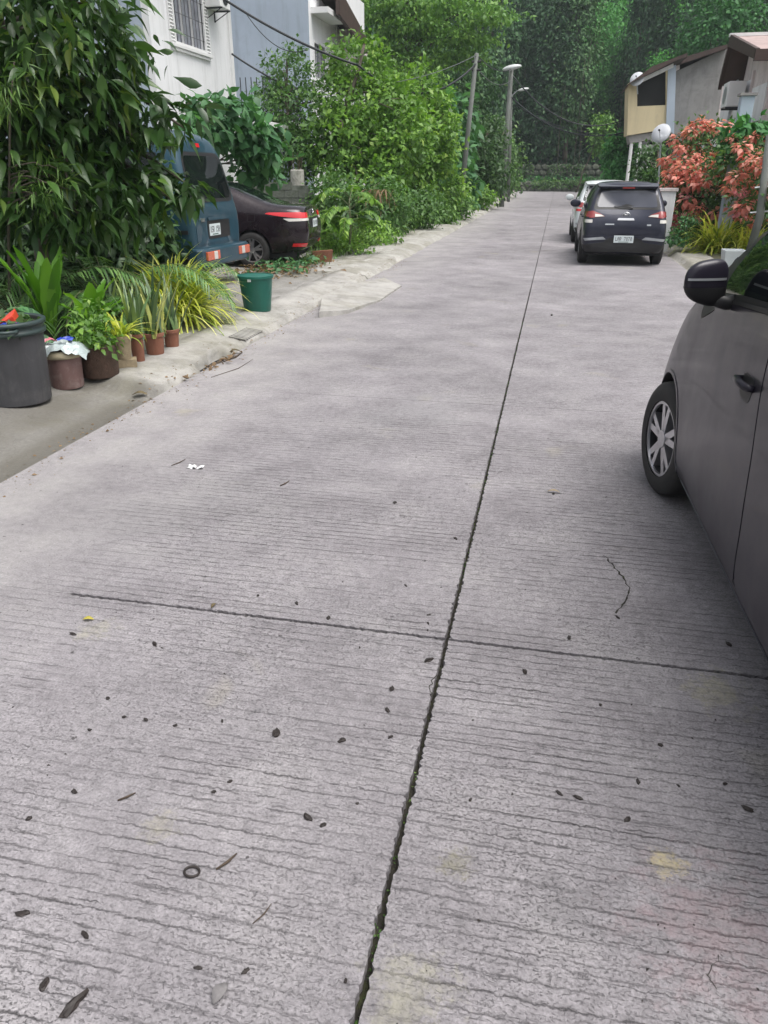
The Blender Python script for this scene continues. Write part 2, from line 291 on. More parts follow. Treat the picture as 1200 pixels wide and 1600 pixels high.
# foliage
M['lf_near'] = leaf_mat('dark_glossy_leaf', [(0.0, (0.021, 0.052, 0.018)), (0.45, (0.040, 0.094, 0.025)), (0.8, (0.066, 0.144, 0.029)), (0.93, (0.150, 0.229, 0.040)), (1.0, (0.209, 0.223, 0.046))], 0.36, 0.25, 0.5)
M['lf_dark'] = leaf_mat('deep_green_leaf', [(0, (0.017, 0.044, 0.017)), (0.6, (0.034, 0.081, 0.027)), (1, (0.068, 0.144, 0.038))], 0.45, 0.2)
M['lf_bright'] = leaf_mat('bright_green_leaf', [(0, (0.058, 0.136, 0.025)), (0.5, (0.122, 0.250, 0.041)), (0.85, (0.202, 0.370, 0.056)), (1, (0.317, 0.456, 0.095))], 0.5, 0.35)
M['lf_mid'] = leaf_mat('mid_green_leaf', [(0, (0.040, 0.096, 0.029)), (0.6, (0.073, 0.167, 0.048)), (1, (0.137, 0.254, 0.067))], 0.5, 0.3)
M['lf_cool'] = leaf_mat('cool_green_leaf', [(0, (0.039, 0.105, 0.047)), (0.6, (0.067, 0.187, 0.072)), (1, (0.128, 0.299, 0.105))], 0.5, 0.3)
M['lf_forest'] = leaf_mat('forest_leaf', [(0, (0.024, 0.063, 0.031)), (0.5, (0.045, 0.109, 0.050)), (0.85, (0.070, 0.157, 0.067)), (1, (0.119, 0.201, 0.104))], 0.65, 0.15, 0.25)
M['lf_forest2'] = leaf_mat('fresh_forest_leaf', [(0, (0.041, 0.137, 0.047)), (0.5, (0.067, 0.232, 0.066)), (1, (0.124, 0.361, 0.091))], 0.6, 0.25, 0.3)
M['lf_layer'] = leaf_mat('yellow_green_leaf', [(0, (0.064, 0.155, 0.039)), (0.5, (0.127, 0.268, 0.057)), (1, (0.232, 0.408, 0.077))], 0.55, 0.3)
M['lf_palm'] = leaf_mat('palm_leaf', [(0, (0.057, 0.130, 0.040)), (0.6, (0.113, 0.235, 0.064)), (1, (0.211, 0.356, 0.113))], 0.4, 0.3)
M['lf_spider'] = leaf_mat('yellow_striped_leaf', [(0, (0.20, 0.30, 0.04)), (0.35, (0.46, 0.52, 0.07)), (0.75, (0.68, 0.68, 0.14)), (1, (0.80, 0.78, 0.30))], 0.45, 0.4)
M['lf_snake'] = leaf_mat('snake_plant_leaf', [(0, (0.041, 0.088, 0.038)), (0.5, (0.095, 0.169, 0.061)), (1, (0.270, 0.351, 0.108))], 0.4, 0.15)
M['lf_mix'] = leaf_mat('striped_upright_leaf', [(0, (0.05, 0.10, 0.04)), (0.5, (0.12, 0.19, 0.06)), (0.6, (0.45, 0.48, 0.14)), (1, (0.55, 0.55, 0.22))], 0.4, 0.2)
M['lf_fern'] = leaf_mat('birds_nest_leaf', [(0, (0.078, 0.208, 0.019)), (0.5, (0.130, 0.312, 0.026)), (1, (0.195, 0.390, 0.039))], 0.4, 0.35)
M['lf_grass'] = leaf_mat('grass_blade', [(0, (0.045, 0.10, 0.018)), (0.6, (0.09, 0.19, 0.03)), (1, (0.18, 0.27, 0.06))], 0.55, 0.3)
M['lf_flower'] = leaf_mat('salmon_sepal', [(0, (0.55, 0.14, 0.11)), (0.5, (0.76, 0.31, 0.24)), (0.85, (0.83, 0.45, 0.36)), (1, (0.86, 0.58, 0.49))], 0.55, 0.4)
M['lf_flower2'] = leaf_mat('pink_sepal', [(0, (0.55, 0.13, 0.16)), (0.6, (0.74, 0.28, 0.30)), (1, (0.82, 0.46, 0.46))], 0.55, 0.4)
M['lf_dry'] = leaf_mat('dead_hanging_leaf', [(0, (0.14, 0.09, 0.05)), (1, (0.28, 0.19, 0.11))], 0.8, 0.2)

# ------------------------------------------------------------------ mesh helpers
def link(name, mesh, mats, parent=None, label=None, cat=None, group=None, kind=None, loc=None, rot=None):
    o = bpy.data.objects.new(name, mesh); C.objects.link(o)
    if mesh is not None and len(mesh.materials) == 0:
        for m in (mats if isinstance(mats, (list, tuple)) else [mats]): mesh.materials.append(m)
    if parent: o.parent = parent
    tagp(o, label, cat, group, kind)
    if loc is not None: o.location = loc
    if rot is not None: o.rotation_euler = rot
    return o
def tagp(o, label=None, cat=None, group=None, kind=None):
    if label: o['label'] = label
    if cat: o['category'] = cat
    if group: o['group'] = group
    if kind: o['kind'] = kind
def thing(name, label, cat, loc=(0, 0, 0), rz=0.0, group=None):
    o = bpy.data.objects.new(name, None); C.objects.link(o); o.location = loc; o.rotation_euler = (0, 0, rz)
    o.empty_display_size = 0.2; tagp(o, label, cat, group); return o
class MB:
    def __init__(s): s.v = []; s.f = []
    def add(s, vs, fs):
        n = len(s.v); s.v += [tuple(v) for v in vs]; s.f += [tuple(i+n for i in f) for f in fs]; return s
    def box(s, a, b, rot=None, c=None):
        x0, y0, z0 = a; x1, y1, z1 = b
        vs = [Vector((x, y, z)) for z in (z0, z1) for y in (y0, y1) for x in (x0, x1)]
        if rot is not None:
            c = Vector(c) if c is not None else (Vector(a)+Vector(b))/2
            R = Euler(rot).to_matrix(); vs = [R @ (v-c) + c for v in vs]
        return s.add(vs, [(0, 2, 3, 1), (4, 5, 7, 6), (0, 1, 5, 4), (2, 6, 7, 3), (0, 4, 6, 2), (1, 3, 7, 5)])
    def tube(s, pts, rad, n=8, caps=True):
        pts = [Vector(p) for p in pts]; rads = rad if isinstance(rad, (list, tuple)) else [rad]*len(pts)
        vs = []; prev = None
        for i, p in enumerate(pts):
            t = (pts[min(i+1, len(pts)-1)] - pts[max(i-1, 0)]).normalized()
            if prev is None: a = Vector((0, 0, 1)) if abs(t.z) < 0.9 else Vector((1, 0, 0)); u = t.cross(a).normalized()
            else: u = (prev - t*prev.dot(t)).normalized()
            prev = u; w = t.cross(u)
            for k in range(n):
                a = 2*pi*k/n; vs.append(p + (u*cos(a)+w*sin(a))*rads[i])
        fs = [(i*n+k, i*n+(k+1) % n, (i+1)*n+(k+1) % n, (i+1)*n+k) for i in range(len(pts)-1) for k in range(n)]
        if caps: fs += [tuple(range(n-1, -1, -1)), tuple((len(pts)-1)*n+k for k in range(n))]
        return s.add(vs, fs)
    def lathe(s, prof, n=24, c=(0, 0, 0), axis='z', cap=True):
        vs = []
        for (r, z) in prof:
            for k in range(n):
                a = 2*pi*k/n; x, y = r*cos(a), r*sin(a)
                p = (x, y, z) if axis == 'z' else (z, x, y)
                vs.append((p[0]+c[0], p[1]+c[1], p[2]+c[2]))
        fs = [(i*n+k, i*n+(k+1) % n, (i+1)*n+(k+1) % n, (i+1)*n+k) for i in range(len(prof)-1) for k in range(n)]
        if cap and prof[0][0] > 1e-5: fs.append(tuple(range(n-1, -1, -1)))
        return s.add(vs, fs)
    def prism(s, poly, d, o=0.0, axis='y'):
        """poly in the plane across axis, extruded from o to o+d"""
        n = len(poly)
        def P(a, b, t): return {'y': (a, t, b), 'x': (t, a, b), 'z': (a, b, t)}[axis]
        vs = [P(a, b, o) for a, b in poly] + [P(a, b, o+d) for a, b in poly]
        return s.add(vs, [tuple(range(n)), tuple(range(2*n-1, n-1, -1))] + [(i, (i+1) % n, n+(i+1) % n, n+i) for i in range(n)])
    def mesh(s, name, smooth=False):
        m = bpy.data.meshes.new(name); m.from_pydata(s.v, [], s.f); m.validate()
        bm = bmesh.new(); bm.from_mesh(m); bmesh.ops.recalc_face_normals(bm, faces=bm.faces); bm.to_mesh(m); bm.free()
        if smooth: m.polygons.foreach_set('use_smooth', [True]*len(m.polygons))
        return m
    def build(s, name, mat, parent=None, smooth=False, bevel=0, **kw):
        o = link(name, s.mesh(name, smooth), mat, parent, **kw)
        if bevel:
            b = o.modifiers.new('bevel', 'BEVEL'); b.width = bevel; b.segments = 2; b.limit_method = 'ANGLE'
        return o
def auto_smooth(o, ang=40):
    me = o.data; me.polygons.foreach_set('use_smooth', [True]*len(me.polygons)); me.set_sharp_from_angle(angle=radians(ang))
def copy_tree(o, parent=None):
    c = o.copy(); C.objects.link(c); c.parent = parent
    for ch in list(o.children): copy_tree(ch, c)
    return c
def sm(t): t = min(1, max(0, t)); return t*t*(3-2*t)
def rn3(n, rng): return rng.normal(size=(n, 3))
def unit(a): return a/np.maximum(np.linalg.norm(a, axis=-1, keepdims=True), 1e-9)

# leaf templates: (verts (x across, y along, z up), faces)
T_QUAD = (np.array([(0, 0, 0), (.32, .5, .03), (0, 1, -.08), (-.32, .5, .03)], float), [(0, 1, 2, 3)])
T_FOLD = (np.array([(0, 0, 0), (.30, .42, .08), (0, .5, 0), (-.30, .42, .08), (0, 1, -.18)], float), [(0, 1, 2), (0, 2, 3), (1, 4, 2), (2, 4, 3)])
def _big(w=.21, droop=.28, fold=.06, n=5):
    vs = []; fs = []
    prof = [0.0, 0.75, 1.0, 0.72, 0.3, 0.0] if n == 5 else None
    for i in range(n+1):
        t = i/n; z = -droop*t*t; ww = w*prof[i]
        vs += [(-ww, t, z+fold*prof[i]), (0, t, z), (ww, t, z+fold*prof[i])]
    for i in range(n):
        a = 3*i; fs += [(a, a+1, a+4, a+3), (a+1, a+2, a+5, a+4)]
    return (np.array(vs, float), fs)
T_BIG = _big(.175, .26, .05)
T_WIDE = _big(.34, .22, .05)
def leaf_mesh(name, P, D, U, S, tmpl, rnd=None, rng=None):
    tv, tf = tmpl; N = len(P); K = len(tv)
    D = unit(D); side = unit(np.cross(D, U)); U2 = np.cross(side, D)
    V = P[:, None, :] + S[:, None, None]*(tv[None, :, 0:1]*side[:, None, :] + tv[None, :, 1:2]*D[:, None, :] + tv[None, :, 2:3]*U2[:, None, :])
    V = V.reshape(-1, 3)
    lens = [len(f) for f in tf]; flat = np.array([i for f in tf for i in f]); nl = len(flat)
    idx = (flat[None, :] + (np.arange(N)*K)[:, None]).ravel()
    starts = (np.concatenate([[0], np.cumsum(lens)[:-1]])[None, :] + (np.arange(N)*nl)[:, None]).ravel()
    me = bpy.data.meshes.new(name); me.vertices.add(N*K); me.vertices.foreach_set('co', V.ravel().astype(np.float32))
    me.loops.add(N*nl); me.loops.foreach_set('vertex_index', idx.astype(np.int32))
    me.polygons.add(N*len(tf)); me.polygons.foreach_set('loop_start', starts.astype(np.int32))
    me.update(calc_edges=True); me.validate()
    if rnd is None: rnd = rng.random(N)
    a = me.attributes.new('rnd', 'FLOAT', 'POINT'); a.data.foreach_set('value', np.repeat(rnd, K).astype(np.float32))
    return me
def ell_points(ells, n, rng, shell=0.5, cut_low=-1.0):
    e = np.array(ells, float); w = (e[:, 3]*e[:, 4]*e[:, 5])**(2/3); w /= w.sum()
    k = rng.choice(len(e), size=n, p=w); d = unit(rn3(n, rng)); d[:, 2] = np.maximum(d[:, 2], cut_low)
    r = (shell + (1-shell)*rng.random(n)**0.7)[:, None]
    P = e[k, :3] + d*e[k, 3:6]*r
    return P, unit(d/e[k, 3:6])
def crown(name, ells, ncl, per, spread, size, tmpl, seed, droop=0.5, shell=0.5, flat=0.0, cut_low=-1.0, svar=0.35, outward=0.6):
    rng = np.random.default_rng(seed)
    Pc, Nc = ell_points(ells, ncl, rng, shell, cut_low)
    P = np.repeat(Pc, per, 0); N = np.repeat(Nc, per, 0); n = len(P)
    off = rn3(n, rng)*spread; off[:, 2] *= (1-flat); P = P + off
    D = unit(N*outward + rn3(n, rng)*0.6 + np.array([0, 0, -droop]))
    U = unit(N*0.5 + np.array([0, 0, 1.0]) + rn3(n, rng)*0.45)
    S = size*(1 + svar*(rng.random(n)*2-1))
    crnd = np.repeat(rng.random(ncl), per)
    rnd = np.clip(0.6*crnd + 0.4*rng.random(n), 0, 0.999)
    return leaf_mesh(name, P, D, U, S, tmpl, rnd), Pc
def blades(name, base, n, rng, L, W, up=(0.5, 1.0), bend=1.0, seg=5, spread=0.03, Lvar=0.3, rnd=None, azr=None):
    """arching strap leaves from one foot; base can be an array of feet"""
    V = []; F = []; R = []
    base = np.atleast_2d(np.array(base, float))
    for i in range(n):
        b = base[rng.integers(len(base))] + np.array([rng.normal()*spread, rng.normal()*spread, 0])
        az = rng.random()*2*pi if azr is None else azr[0]+(azr[1]-azr[0])*rng.random()
        el = up[0]+(up[1]-up[0])*rng.random(); l = L*(1+Lvar*(rng.random()*2-1)); w = W*(0.7+0.6*rng.random())
        h = np.array([cos(az), sin(az), 0]); side = np.array([-sin(az), cos(az), 0]); p = b.copy(); a = el*pi/2; bd = bend*(0.6+0.8*rng.random())
        k0 = len(V); r = rng.random() if rnd is None else rnd
        for s in range(seg+1):
            t = s/seg; ww = w*(0.6+0.4*min(1, t*4))*(1-t**3)*0.5
            V.append(p+side*ww); V.append(p-side*ww); R += [r, r]
            a -= bd*(pi/2)/seg*(0.5+t); p = p+(h*cos(a)+np.array([0, 0, sin(a)]))*l/seg
        for s in range(seg): F.append((k0+2*s, k0+2*s+1, k0+2*s+3, k0+2*s+2))
    me = bpy.data.meshes.new(name); me.from_pydata([tuple(v) for v in V], [], F); me.update()
    at = me.attributes.new('rnd', 'FLOAT', 'POINT'); at.data.foreach_set('value', np.array(R, np.float32)); return me
def frond(mb_stem, root, az, el, L, rng, nl=26, ll=0.28, bend=1.0):
    """pinnate frond: returns leaflet arrays"""
    h = Vector((cos(az), sin(az), 0)); p = Vector(root); a = el; pts = [p.copy()]; P = []; D = []; U = []; S = []
    n = 14
    for i in range(n):
        t = i/n; a -= bend*0.14*(0.4+t); d = h*cos(a)+Vector((0, 0, sin(a))); p = p+d*L/n; pts.append(p.copy())
        if t > 0.15:
            side = Vector((-sin(az), cos(az), 0)); k = max(1, nl//n)
            for q in range(k):
                for s in (-1, 1):
                    P.append(p-d*L/n*q/k); D.append(side*s*0.8+d*0.65+Vector((0, 0, -0.25+0.1*rng.normal()))); U.append(Vector((0, 0, 1))+side*0.2*rng.normal()); S.append(ll*(1-0.55*abs(t-0.45))*(0.9+0.2*rng.random()))
    mb_stem.tube(pts, [0.008*(1-0.7*i/n) for i in range(n+1)], 5)
    return P, D, U, S
T_LEAFLET = (np.array([(0, 0, 0), (.045, .35, .01), (0, 1, -.18), (-.045, .35, .01)], float), [(0, 1, 2, 3)])
def trunk_mesh(name, base, top, r0, r1, limbs, rng, limb_r=0.35, n=9, wig=0.05, lseg=6):
    mb = MB(); base = Vector(base); top = Vector(top); H = (top-base).length; pts = []; rs = []
    for i in range(8):
        t = i/7; pts.append(base.lerp(top, t)+Vector((rng.normal(), rng.normal(), 0))*wig*H*0.12*(t > 0)); rs.append((r0*(1.35 if i == 0 else 1)*(1-t)+r1*t))
    mb.tube(pts, rs, n)
    for L in limbs:
        L = Vector(L); t = 0.25+0.7*min(1, max(0, (L.z-base.z)/max(0.1, (top.z-base.z))))*(0.6+0.4*rng.random()); t = min(t, 0.97)
        k = t*7; i = int(k); s = pts[i].lerp(pts[min(i+1, 7)], k-i); rr = (r0*(1-t)+r1*t)*limb_r*1.6
        q = []; 
        for j in range(lseg+1):
            u = j/lseg; m = s.lerp(L, u); m.z += 0.12*(L-s).length*sin(pi*u); q.append(m+Vector((rng.normal(), rng.normal(), rng.normal()))*0.02*(L-s).length*(0 < j < lseg))
        mb.tube(q, [rr*(1-0.85*j/lseg)+0.003 for j in range(lseg+1)], 6)
    return mb.mesh(name, True)

# ================================================================== THE SETTING
def vnoise(x, y, s, seed=0):
    """cheap smooth value noise"""
    x = np.asarray(x, float)*s+seed*17.3; y = np.asarray(y, float)*s+seed*7.7
    xi = np.floor(x); yi = np.floor(y); fx = x-xi; fy = y-yi; fx = fx*fx*(3-2*fx); fy = fy*fy*(3-2*fy)
    def h(a, b): v = np.sin(a*127.1+b*311.7+seed*74.7)*43758.5453; return v-np.floor(v)
    return (h(xi, yi)*(1-fx)+h(xi+1, yi)*fx)*(1-fy)+(h(xi, yi+1)*(1-fx)+h(xi+1, yi+1)*fx)*fy
def grid_mesh(name, xs, ys, zf, wet=None):
    Xg, Yg = np.meshgrid(xs, ys); Z = zf(Xg, Yg)
    V = np.stack([Xg, Yg, Z], -1).reshape(-1, 3); nx, ny = len(xs), len(ys)
    i = np.arange(nx-1)[None, :]+np.arange(ny-1)[:, None]*nx; q = np.stack([i, i+1, i+nx+1, i+nx], -1).reshape(-1)
    me = bpy.data.meshes.new(name); me.vertices.add(len(V)); me.vertices.foreach_set('co', V.ravel().astype(np.float32))
    me.loops.add(len(q)); me.loops.foreach_set('vertex_index', q.astype(np.int32)); npol = len(q)//4
    me.polygons.add(npol); me.polygons.foreach_set('loop_start', (np.arange(npol)*4).astype(np.int32)); me.update(calc_edges=True)
    me.polygons.foreach_set('use_smooth', [True]*npol)
    if wet is not None:
        a = me.attributes.new('wet', 'FLOAT', 'POINT'); a.data.foreach_set('value', wet(Xg, Yg).ravel().astype(np.float32))
    return me
def sst(t): t = np.clip(t, 0, 1); return t*t*(3-2*t)

# ground: one sheet to the horizon
link('ground', MB().add([(-400, -400, -0.06), (400, -400, -0.06), (400, 400, -0.06), (-400, 400, -0.06)], [(0, 1, 2, 3)]).mesh('ground'), M['soil'], kind='structure')

# road bed with separate cast slabs
ROAD_L, ROAD_C, ROAD_R, ROAD_END = -3.04, -0.266, 2.52, 86.0
link('drain_hole_shade', MB().box((-3.34, 6.1, -0.30), (-3.0, 7.2, -0.052)).mesh('drain_hole_shade'), M['dark_in'], kind='structure')  # near-black box close under the hole, painting in its deep shade
road = link('road', MB().box((-3.07, -8, -0.055), (2.62, ROAD_END, -0.035)).mesh('road'), M['joint'], kind='structure')
rj = random.Random(3)
def edge(a, b, step, jag, inward):
    a = Vector(a); b = Vector(b); n = max(1, int((b-a).length/step)); out = []
    for i in range(n):
        t = i/n; p = a.lerp(b, t); j = jag*(rj.random()**2.2) if i else 0
        out.append((p.x+inward[0]*j, p.y+inward[1]*j))
    return out
ycuts = [-8, -0.86] + [2.41+3.27*k for k in range(26)]
ycuts[-1] = min(ycuts[-1], ROAD_END)
for k in range(len(ycuts)-1):
    y0, y1 = ycuts[k], ycuts[k+1]
    for lane in (0, 1):
        near = y0 < 9
        step = 0.011 if y0 < 3 else (0.03 if near else 0.4); jag = 0.010 if y0 < 3 else (0.008 if near else 0.0)
        xl = (ROAD_L if lane == 0 else ROAD_C+0.0065); xr = (ROAD_C-0.0065 if lane == 0 else ROAD_R)
        if lane == 0 and y0 > 55: xl -= 0.9*sm((y0-55)/25)
        g0 = 0.0060 if abs(y0-2.41) < .01 else 0.0012; g1 = 0.0060 if abs(y1-2.41) < .01 else 0.0012
        jl = jag if lane == 1 else 0; jr = jag if lane == 0 else 0
        jt0 = 0.007 if abs(y0-2.41) < .01 else (0.0015 if near else 0); jt1 = 0.007 if abs(y1-2.41) < .01 else (0.0015 if near else 0)
        loop = edge((xl, y0+g0), (xr, y0+g0), step, jt0, (0, 1))
        loop += edge((xr, y0+g0), (xr, y1-g1), step, jr, (-1, 0))
        loop += edge((xr, y1-g1), (xl, y1-g1), step, jt1, (0, -1))
        loop += edge((xl, y1-g1), (xl, y0+g0), step, jl, (1, 0))
        if lane == 0:       # the cross joint closes towards the gutter
            loop = [(x, (y if x > -1.9 else (y0+0.0008 if abs(y-y0) < 0.02 else (y1-0.0008 if abs(y-y1) < 0.02 else y)))) for x, y in loop]
        link('slab', MB().prism(loop, 0.033, -0.033, 'z').mesh('slab'), M['road'], road)
# moss and grit lying in the centre joint
mo = []; rg = np.random.default_rng(5)
n = 420; py = 0.9+rg.random(n)**1.3*9; px = ROAD_C+rg.normal(size=n)*0.004
D = unit(np.stack([rg.normal(size=n), rg.normal(size=n), 0.9+rg.random(n)], -1))
sel = vnoise(py, py*0, 1.7, 2) > 0.5
me = leaf_mesh('joint_moss', np.stack([px, py, px*0-0.024], -1)[sel], D[sel], rn3(n, rg)[sel], (0.005+0.008*rg.random(n))[sel], T_QUAD, rng=rg)
link('joint_moss', me, M['lf_mid'], road, kind='stuff')

# left kerb, gutter and pavement: one cast, broken surface
HOLE = G(348, 566, 0.0)+Vector((-0.09, 0, 0)); GRATE = G(396, 527, 0.03)+Vector((-0.03, 0, 0))
def pz(x, y):
    x = np.asarray(x, float); y = np.asarray(y, float)
    xe = ROAD_L + 0.05*(vnoise(y, y*0, 1.3, 4)-0.5) - 0.9*sst((y-55)/25)
    u = xe - x
    kerb = -0.003 + 0.055*sst((u-0.01)/0.07) + 0.04*sst((u-0.10)/0.38) - 0.02*sst((vnoise(y, y*0, 2.6, 31)-0.55)/0.2)*(1-sst((u-0.10)/0.10)) + (0.014*vnoise(x, y, 3.5, 1) + 0.007*vnoise(x, y, 14, 2))*sst(u/0.12)
    drive = -0.030*np.exp(-((u-0.14)/0.13)**2) + 0.085*sst((u-0.22)/0.75) + 0.006*vnoise(x, y, 9, 3) - 0.003
    w = sst((y-5.25-0.35*(u-0.2))/0.22)
    z = kerb*w+drive*(1-w)
    # step cracks along the kerb and the back of the pavement
    z = z - 0.018*np.exp(-((u-0.62-0.05*vnoise(y, y*0, 2.1, 8))/0.015)**2)*w*(vnoise(y, y*0, 0.9, 12) > 0.45)
    dx = (x-HOLE.x); dy = (y-HOLE.y); a = 0.16; l = dx*cos(a)+dy*sin(a); d = -dx*sin(a)*0+dy
    hl = np.abs(y-HOLE.y)/0.34; hw = np.abs(x-(HOLE.x+0.05*(vnoise(y, y*0, 6, 5)-0.5)))/0.085
    z = z - 0.20*(1-sst((np.maximum(hl, hw)-0.85)/0.3))
    gl = (np.abs(y-GRATE.y) < 0.22) & (np.abs(x-GRATE.x+0.03) < 0.075) & (np.abs(((y-GRATE.y)/0.055) % 1-0.5) < 0.22)
    return z
def wetf(x, y):
    u = ROAD_L-x
    w = np.exp(-((u-0.13)/0.17)**2)*(1-sst((y-5.0)/0.5))*1.3
    w2 = 0.9*np.exp(-(((x-G(215,618).x)/0.10)**2+((y-5.42)/0.10)**2))
    back = 0.8*sst((u-0.95)/0.3)*vnoise(x, y, 2, 6)
    nearp = 0.75*(1-sst((y-5.3)/0.3))*sst((u-0.2)/0.3)*(0.35+0.9*vnoise(x, y, 3, 9))
    nearp = nearp + 0.9*np.exp(-((u-0.0)/0.012)**2)*(vnoise(y, y*0, 1.9, 41) > 0.42)*(y > 5.4) + 0.55*np.exp(-((u-0.60)/0.03)**2)*(vnoise(y, y*0, 1.3, 42) > 0.4)*(y > 5.4) - 0.0
    return np.clip(w+w2+back+nearp, 0, 1)
xs = np.concatenate([np.linspace(-4.6, -3.75, 20)[:-1], np.arange(-3.75, -2.985, 0.018)])
link('pavement', grid_mesh('pavement', xs, np.arange(-2, 13.0, 0.02), pz, wetf), M['pave'], kind='structure')
pave_far = grid_mesh('pavement', np.concatenate([np.linspace(-5.6, -3.9, 6)[:-1], np.linspace(-3.9, -2.99, 14)]), np.concatenate([np.arange(13.0, 40, 0.15), np.arange(40, 86, 1.0)]), pz, wetf)
link('pavement', pave_far, M['kerb'], kind='structure')
# left lane gravelly shoulder/soil
def lz(x, y): return 0.088 + 0.05*vnoise(x, y, 0.8, 3) + 0.03*vnoise(x, y, 3, 5) - 0.30*sst((x+4.35)/0.3) - 0.04*((y > 9.6) & (y < 17))*(x > -9.6) - 0.02
link('verge', grid_mesh('verge', np.linspace(-30, -4.05, 110), np.linspace(-6, 86, 380), lz), M['soil'], kind='structure')
link('driveway', MB().box((-9.6, 9.6, 0.02), (-4.32, 17.0, 0.108)).mesh('driveway'), M['pave'], kind='structure')
# right kerb and verge
def rz_(x, y):
    u = x-ROAD_R-0.03*(vnoise(y, y*0, 1.3, 14)-0.5)
    return -0.02+0.11*sst((u-0.0)/0.16) + 0.012*vnoise(x, y, 4, 21) - 0.03*(np.abs((y/2.4) % 1-0.5) < 0.012)
link('pavement', grid_mesh('pavement', np.linspace(2.5, 3.25, 24), np.concatenate([np.arange(-4, 26, 0.06), np.arange(26, 86, 1)]), rz_), M['kerb'], kind='structure')
def rz2(x, y): return 0.085 + 0.05*vnoise(x, y, 0.9, 3) + 0.03*vnoise(x, y, 3, 9) - 0.2*(1-sst((x-3.05)/0.2))
link('verge', grid_mesh('verge', np.linspace(2.95, 30, 100), np.linspace(-6, 86, 300), rz2), M['soil'], kind='structure')
# cracked raised piece of kerb
r = random.Random(8)
def slab_piece(pts, z0, z1, tilt=(0, 0)):
    mb = MB(); vs = [Vector(p) for p in pts]; c = sum(vs, Vector((0, 0)))/len(vs); out = []
    for i in range(len(vs)):
        a, b = vs[i], vs[(i+1) % len(vs)]
        for k in range(5): out.append(a.lerp(b, k/5)+Vector((r.uniform(-1, 1), r.uniform(-1, 1)))*0.012)
    n = len(out); V = [(p.x, p.y, z0) for p in out]+[(p.x*0.985+c.x*0.015, p.y*0.985+c.y*0.015, z1+tilt[0]*(p.x-c.x)+tilt[1]*(p.y-c.y)) for p in out]
    mb.add(V, [tuple(range(n, 2*n))]+[(i, (i+1) % n, n+(i+1) % n, n+i) for i in range(n)]); return mb
P2 = lambda x, y: G(x, y, 0.08).to_2d()
slab_piece([P2(498, 487), P2(545, 480), P2(595, 462), P2(628, 440), P2(600, 432), P2(540, 448), P2(505, 464)], -0.03, 0.062, (-0.105, 0)).build('broken_kerb_slab', M['pave'], label='cracked loose slab of kerb lying a little raised beyond the teal bucket', cat='concrete slab')

# the wooded hill behind the road's end
def hz(x, y):
    t = sst((y-84)/70.0); s = sst((y-84)/6)*1.8
    return -0.1+s+34*t+3*vnoise(x, y, 0.06, 2)*t + 10*sst((np.abs(x)-20)/40)*sst((y-60)/30)
hill_o = link('hill', grid_mesh('hill', np.linspace(-120, 120, 90), np.linspace(83.5, 200, 60), hz), M['hill'], kind='structure')
# stepped rubble walls at the end of the road
def rubble(y, x0, x1, z0, z1, label):
    t = thing('rubble_wall', label, 'stone wall', ((x0+x1)/2, y, z0)); q = random.Random(int(y*7)); H = z1-z0; rows = max(1, int(H/0.5))
    protos = []
    for k in range(6):
        bm = bmesh.new(); bmesh.ops.create_icosphere(bm, subdivisions=1, radius=0.5)
        for v in bm.verts: v.co *= 0.85+0.35*q.random()
        me = bpy.data.meshes.new('stone'); bm.to_mesh(me); bm.free(); me.materials.append(M['stone']); protos.append(me)
    MB().box((x0-(x0+x1)/2, 0.15, -0.3), (x1-(x0+x1)/2, 0.8, H-0.1)).build('core', M['stone'], t)
    for rr in range(rows):
        x = x0-(x0+x1)/2
        while x < x1-(x0+x1)/2:
            w = q.uniform(0.5, 1.1); o = link('stone', protos[q.randrange(6)], None, t); o.location = (x+w/2, 0.1+0.06*q.random(), (rr+0.5)*H/rows)
            o.scale = (w*1.08, 0.5, H/rows*1.15); o.rotation_euler = (q.uniform(-.2, .2), q.uniform(-.15, .15), q.uniform(-.2, .2)); x += w
rubble(83.2, -9.5, 7.5, -0.1, 0.95, 'low rubble wall closing the far end of the road')
rubble(85.6, -9.5, 8, 0.9, 2.5, 'upper mossy stone retaining wall behind the low rubble wall')

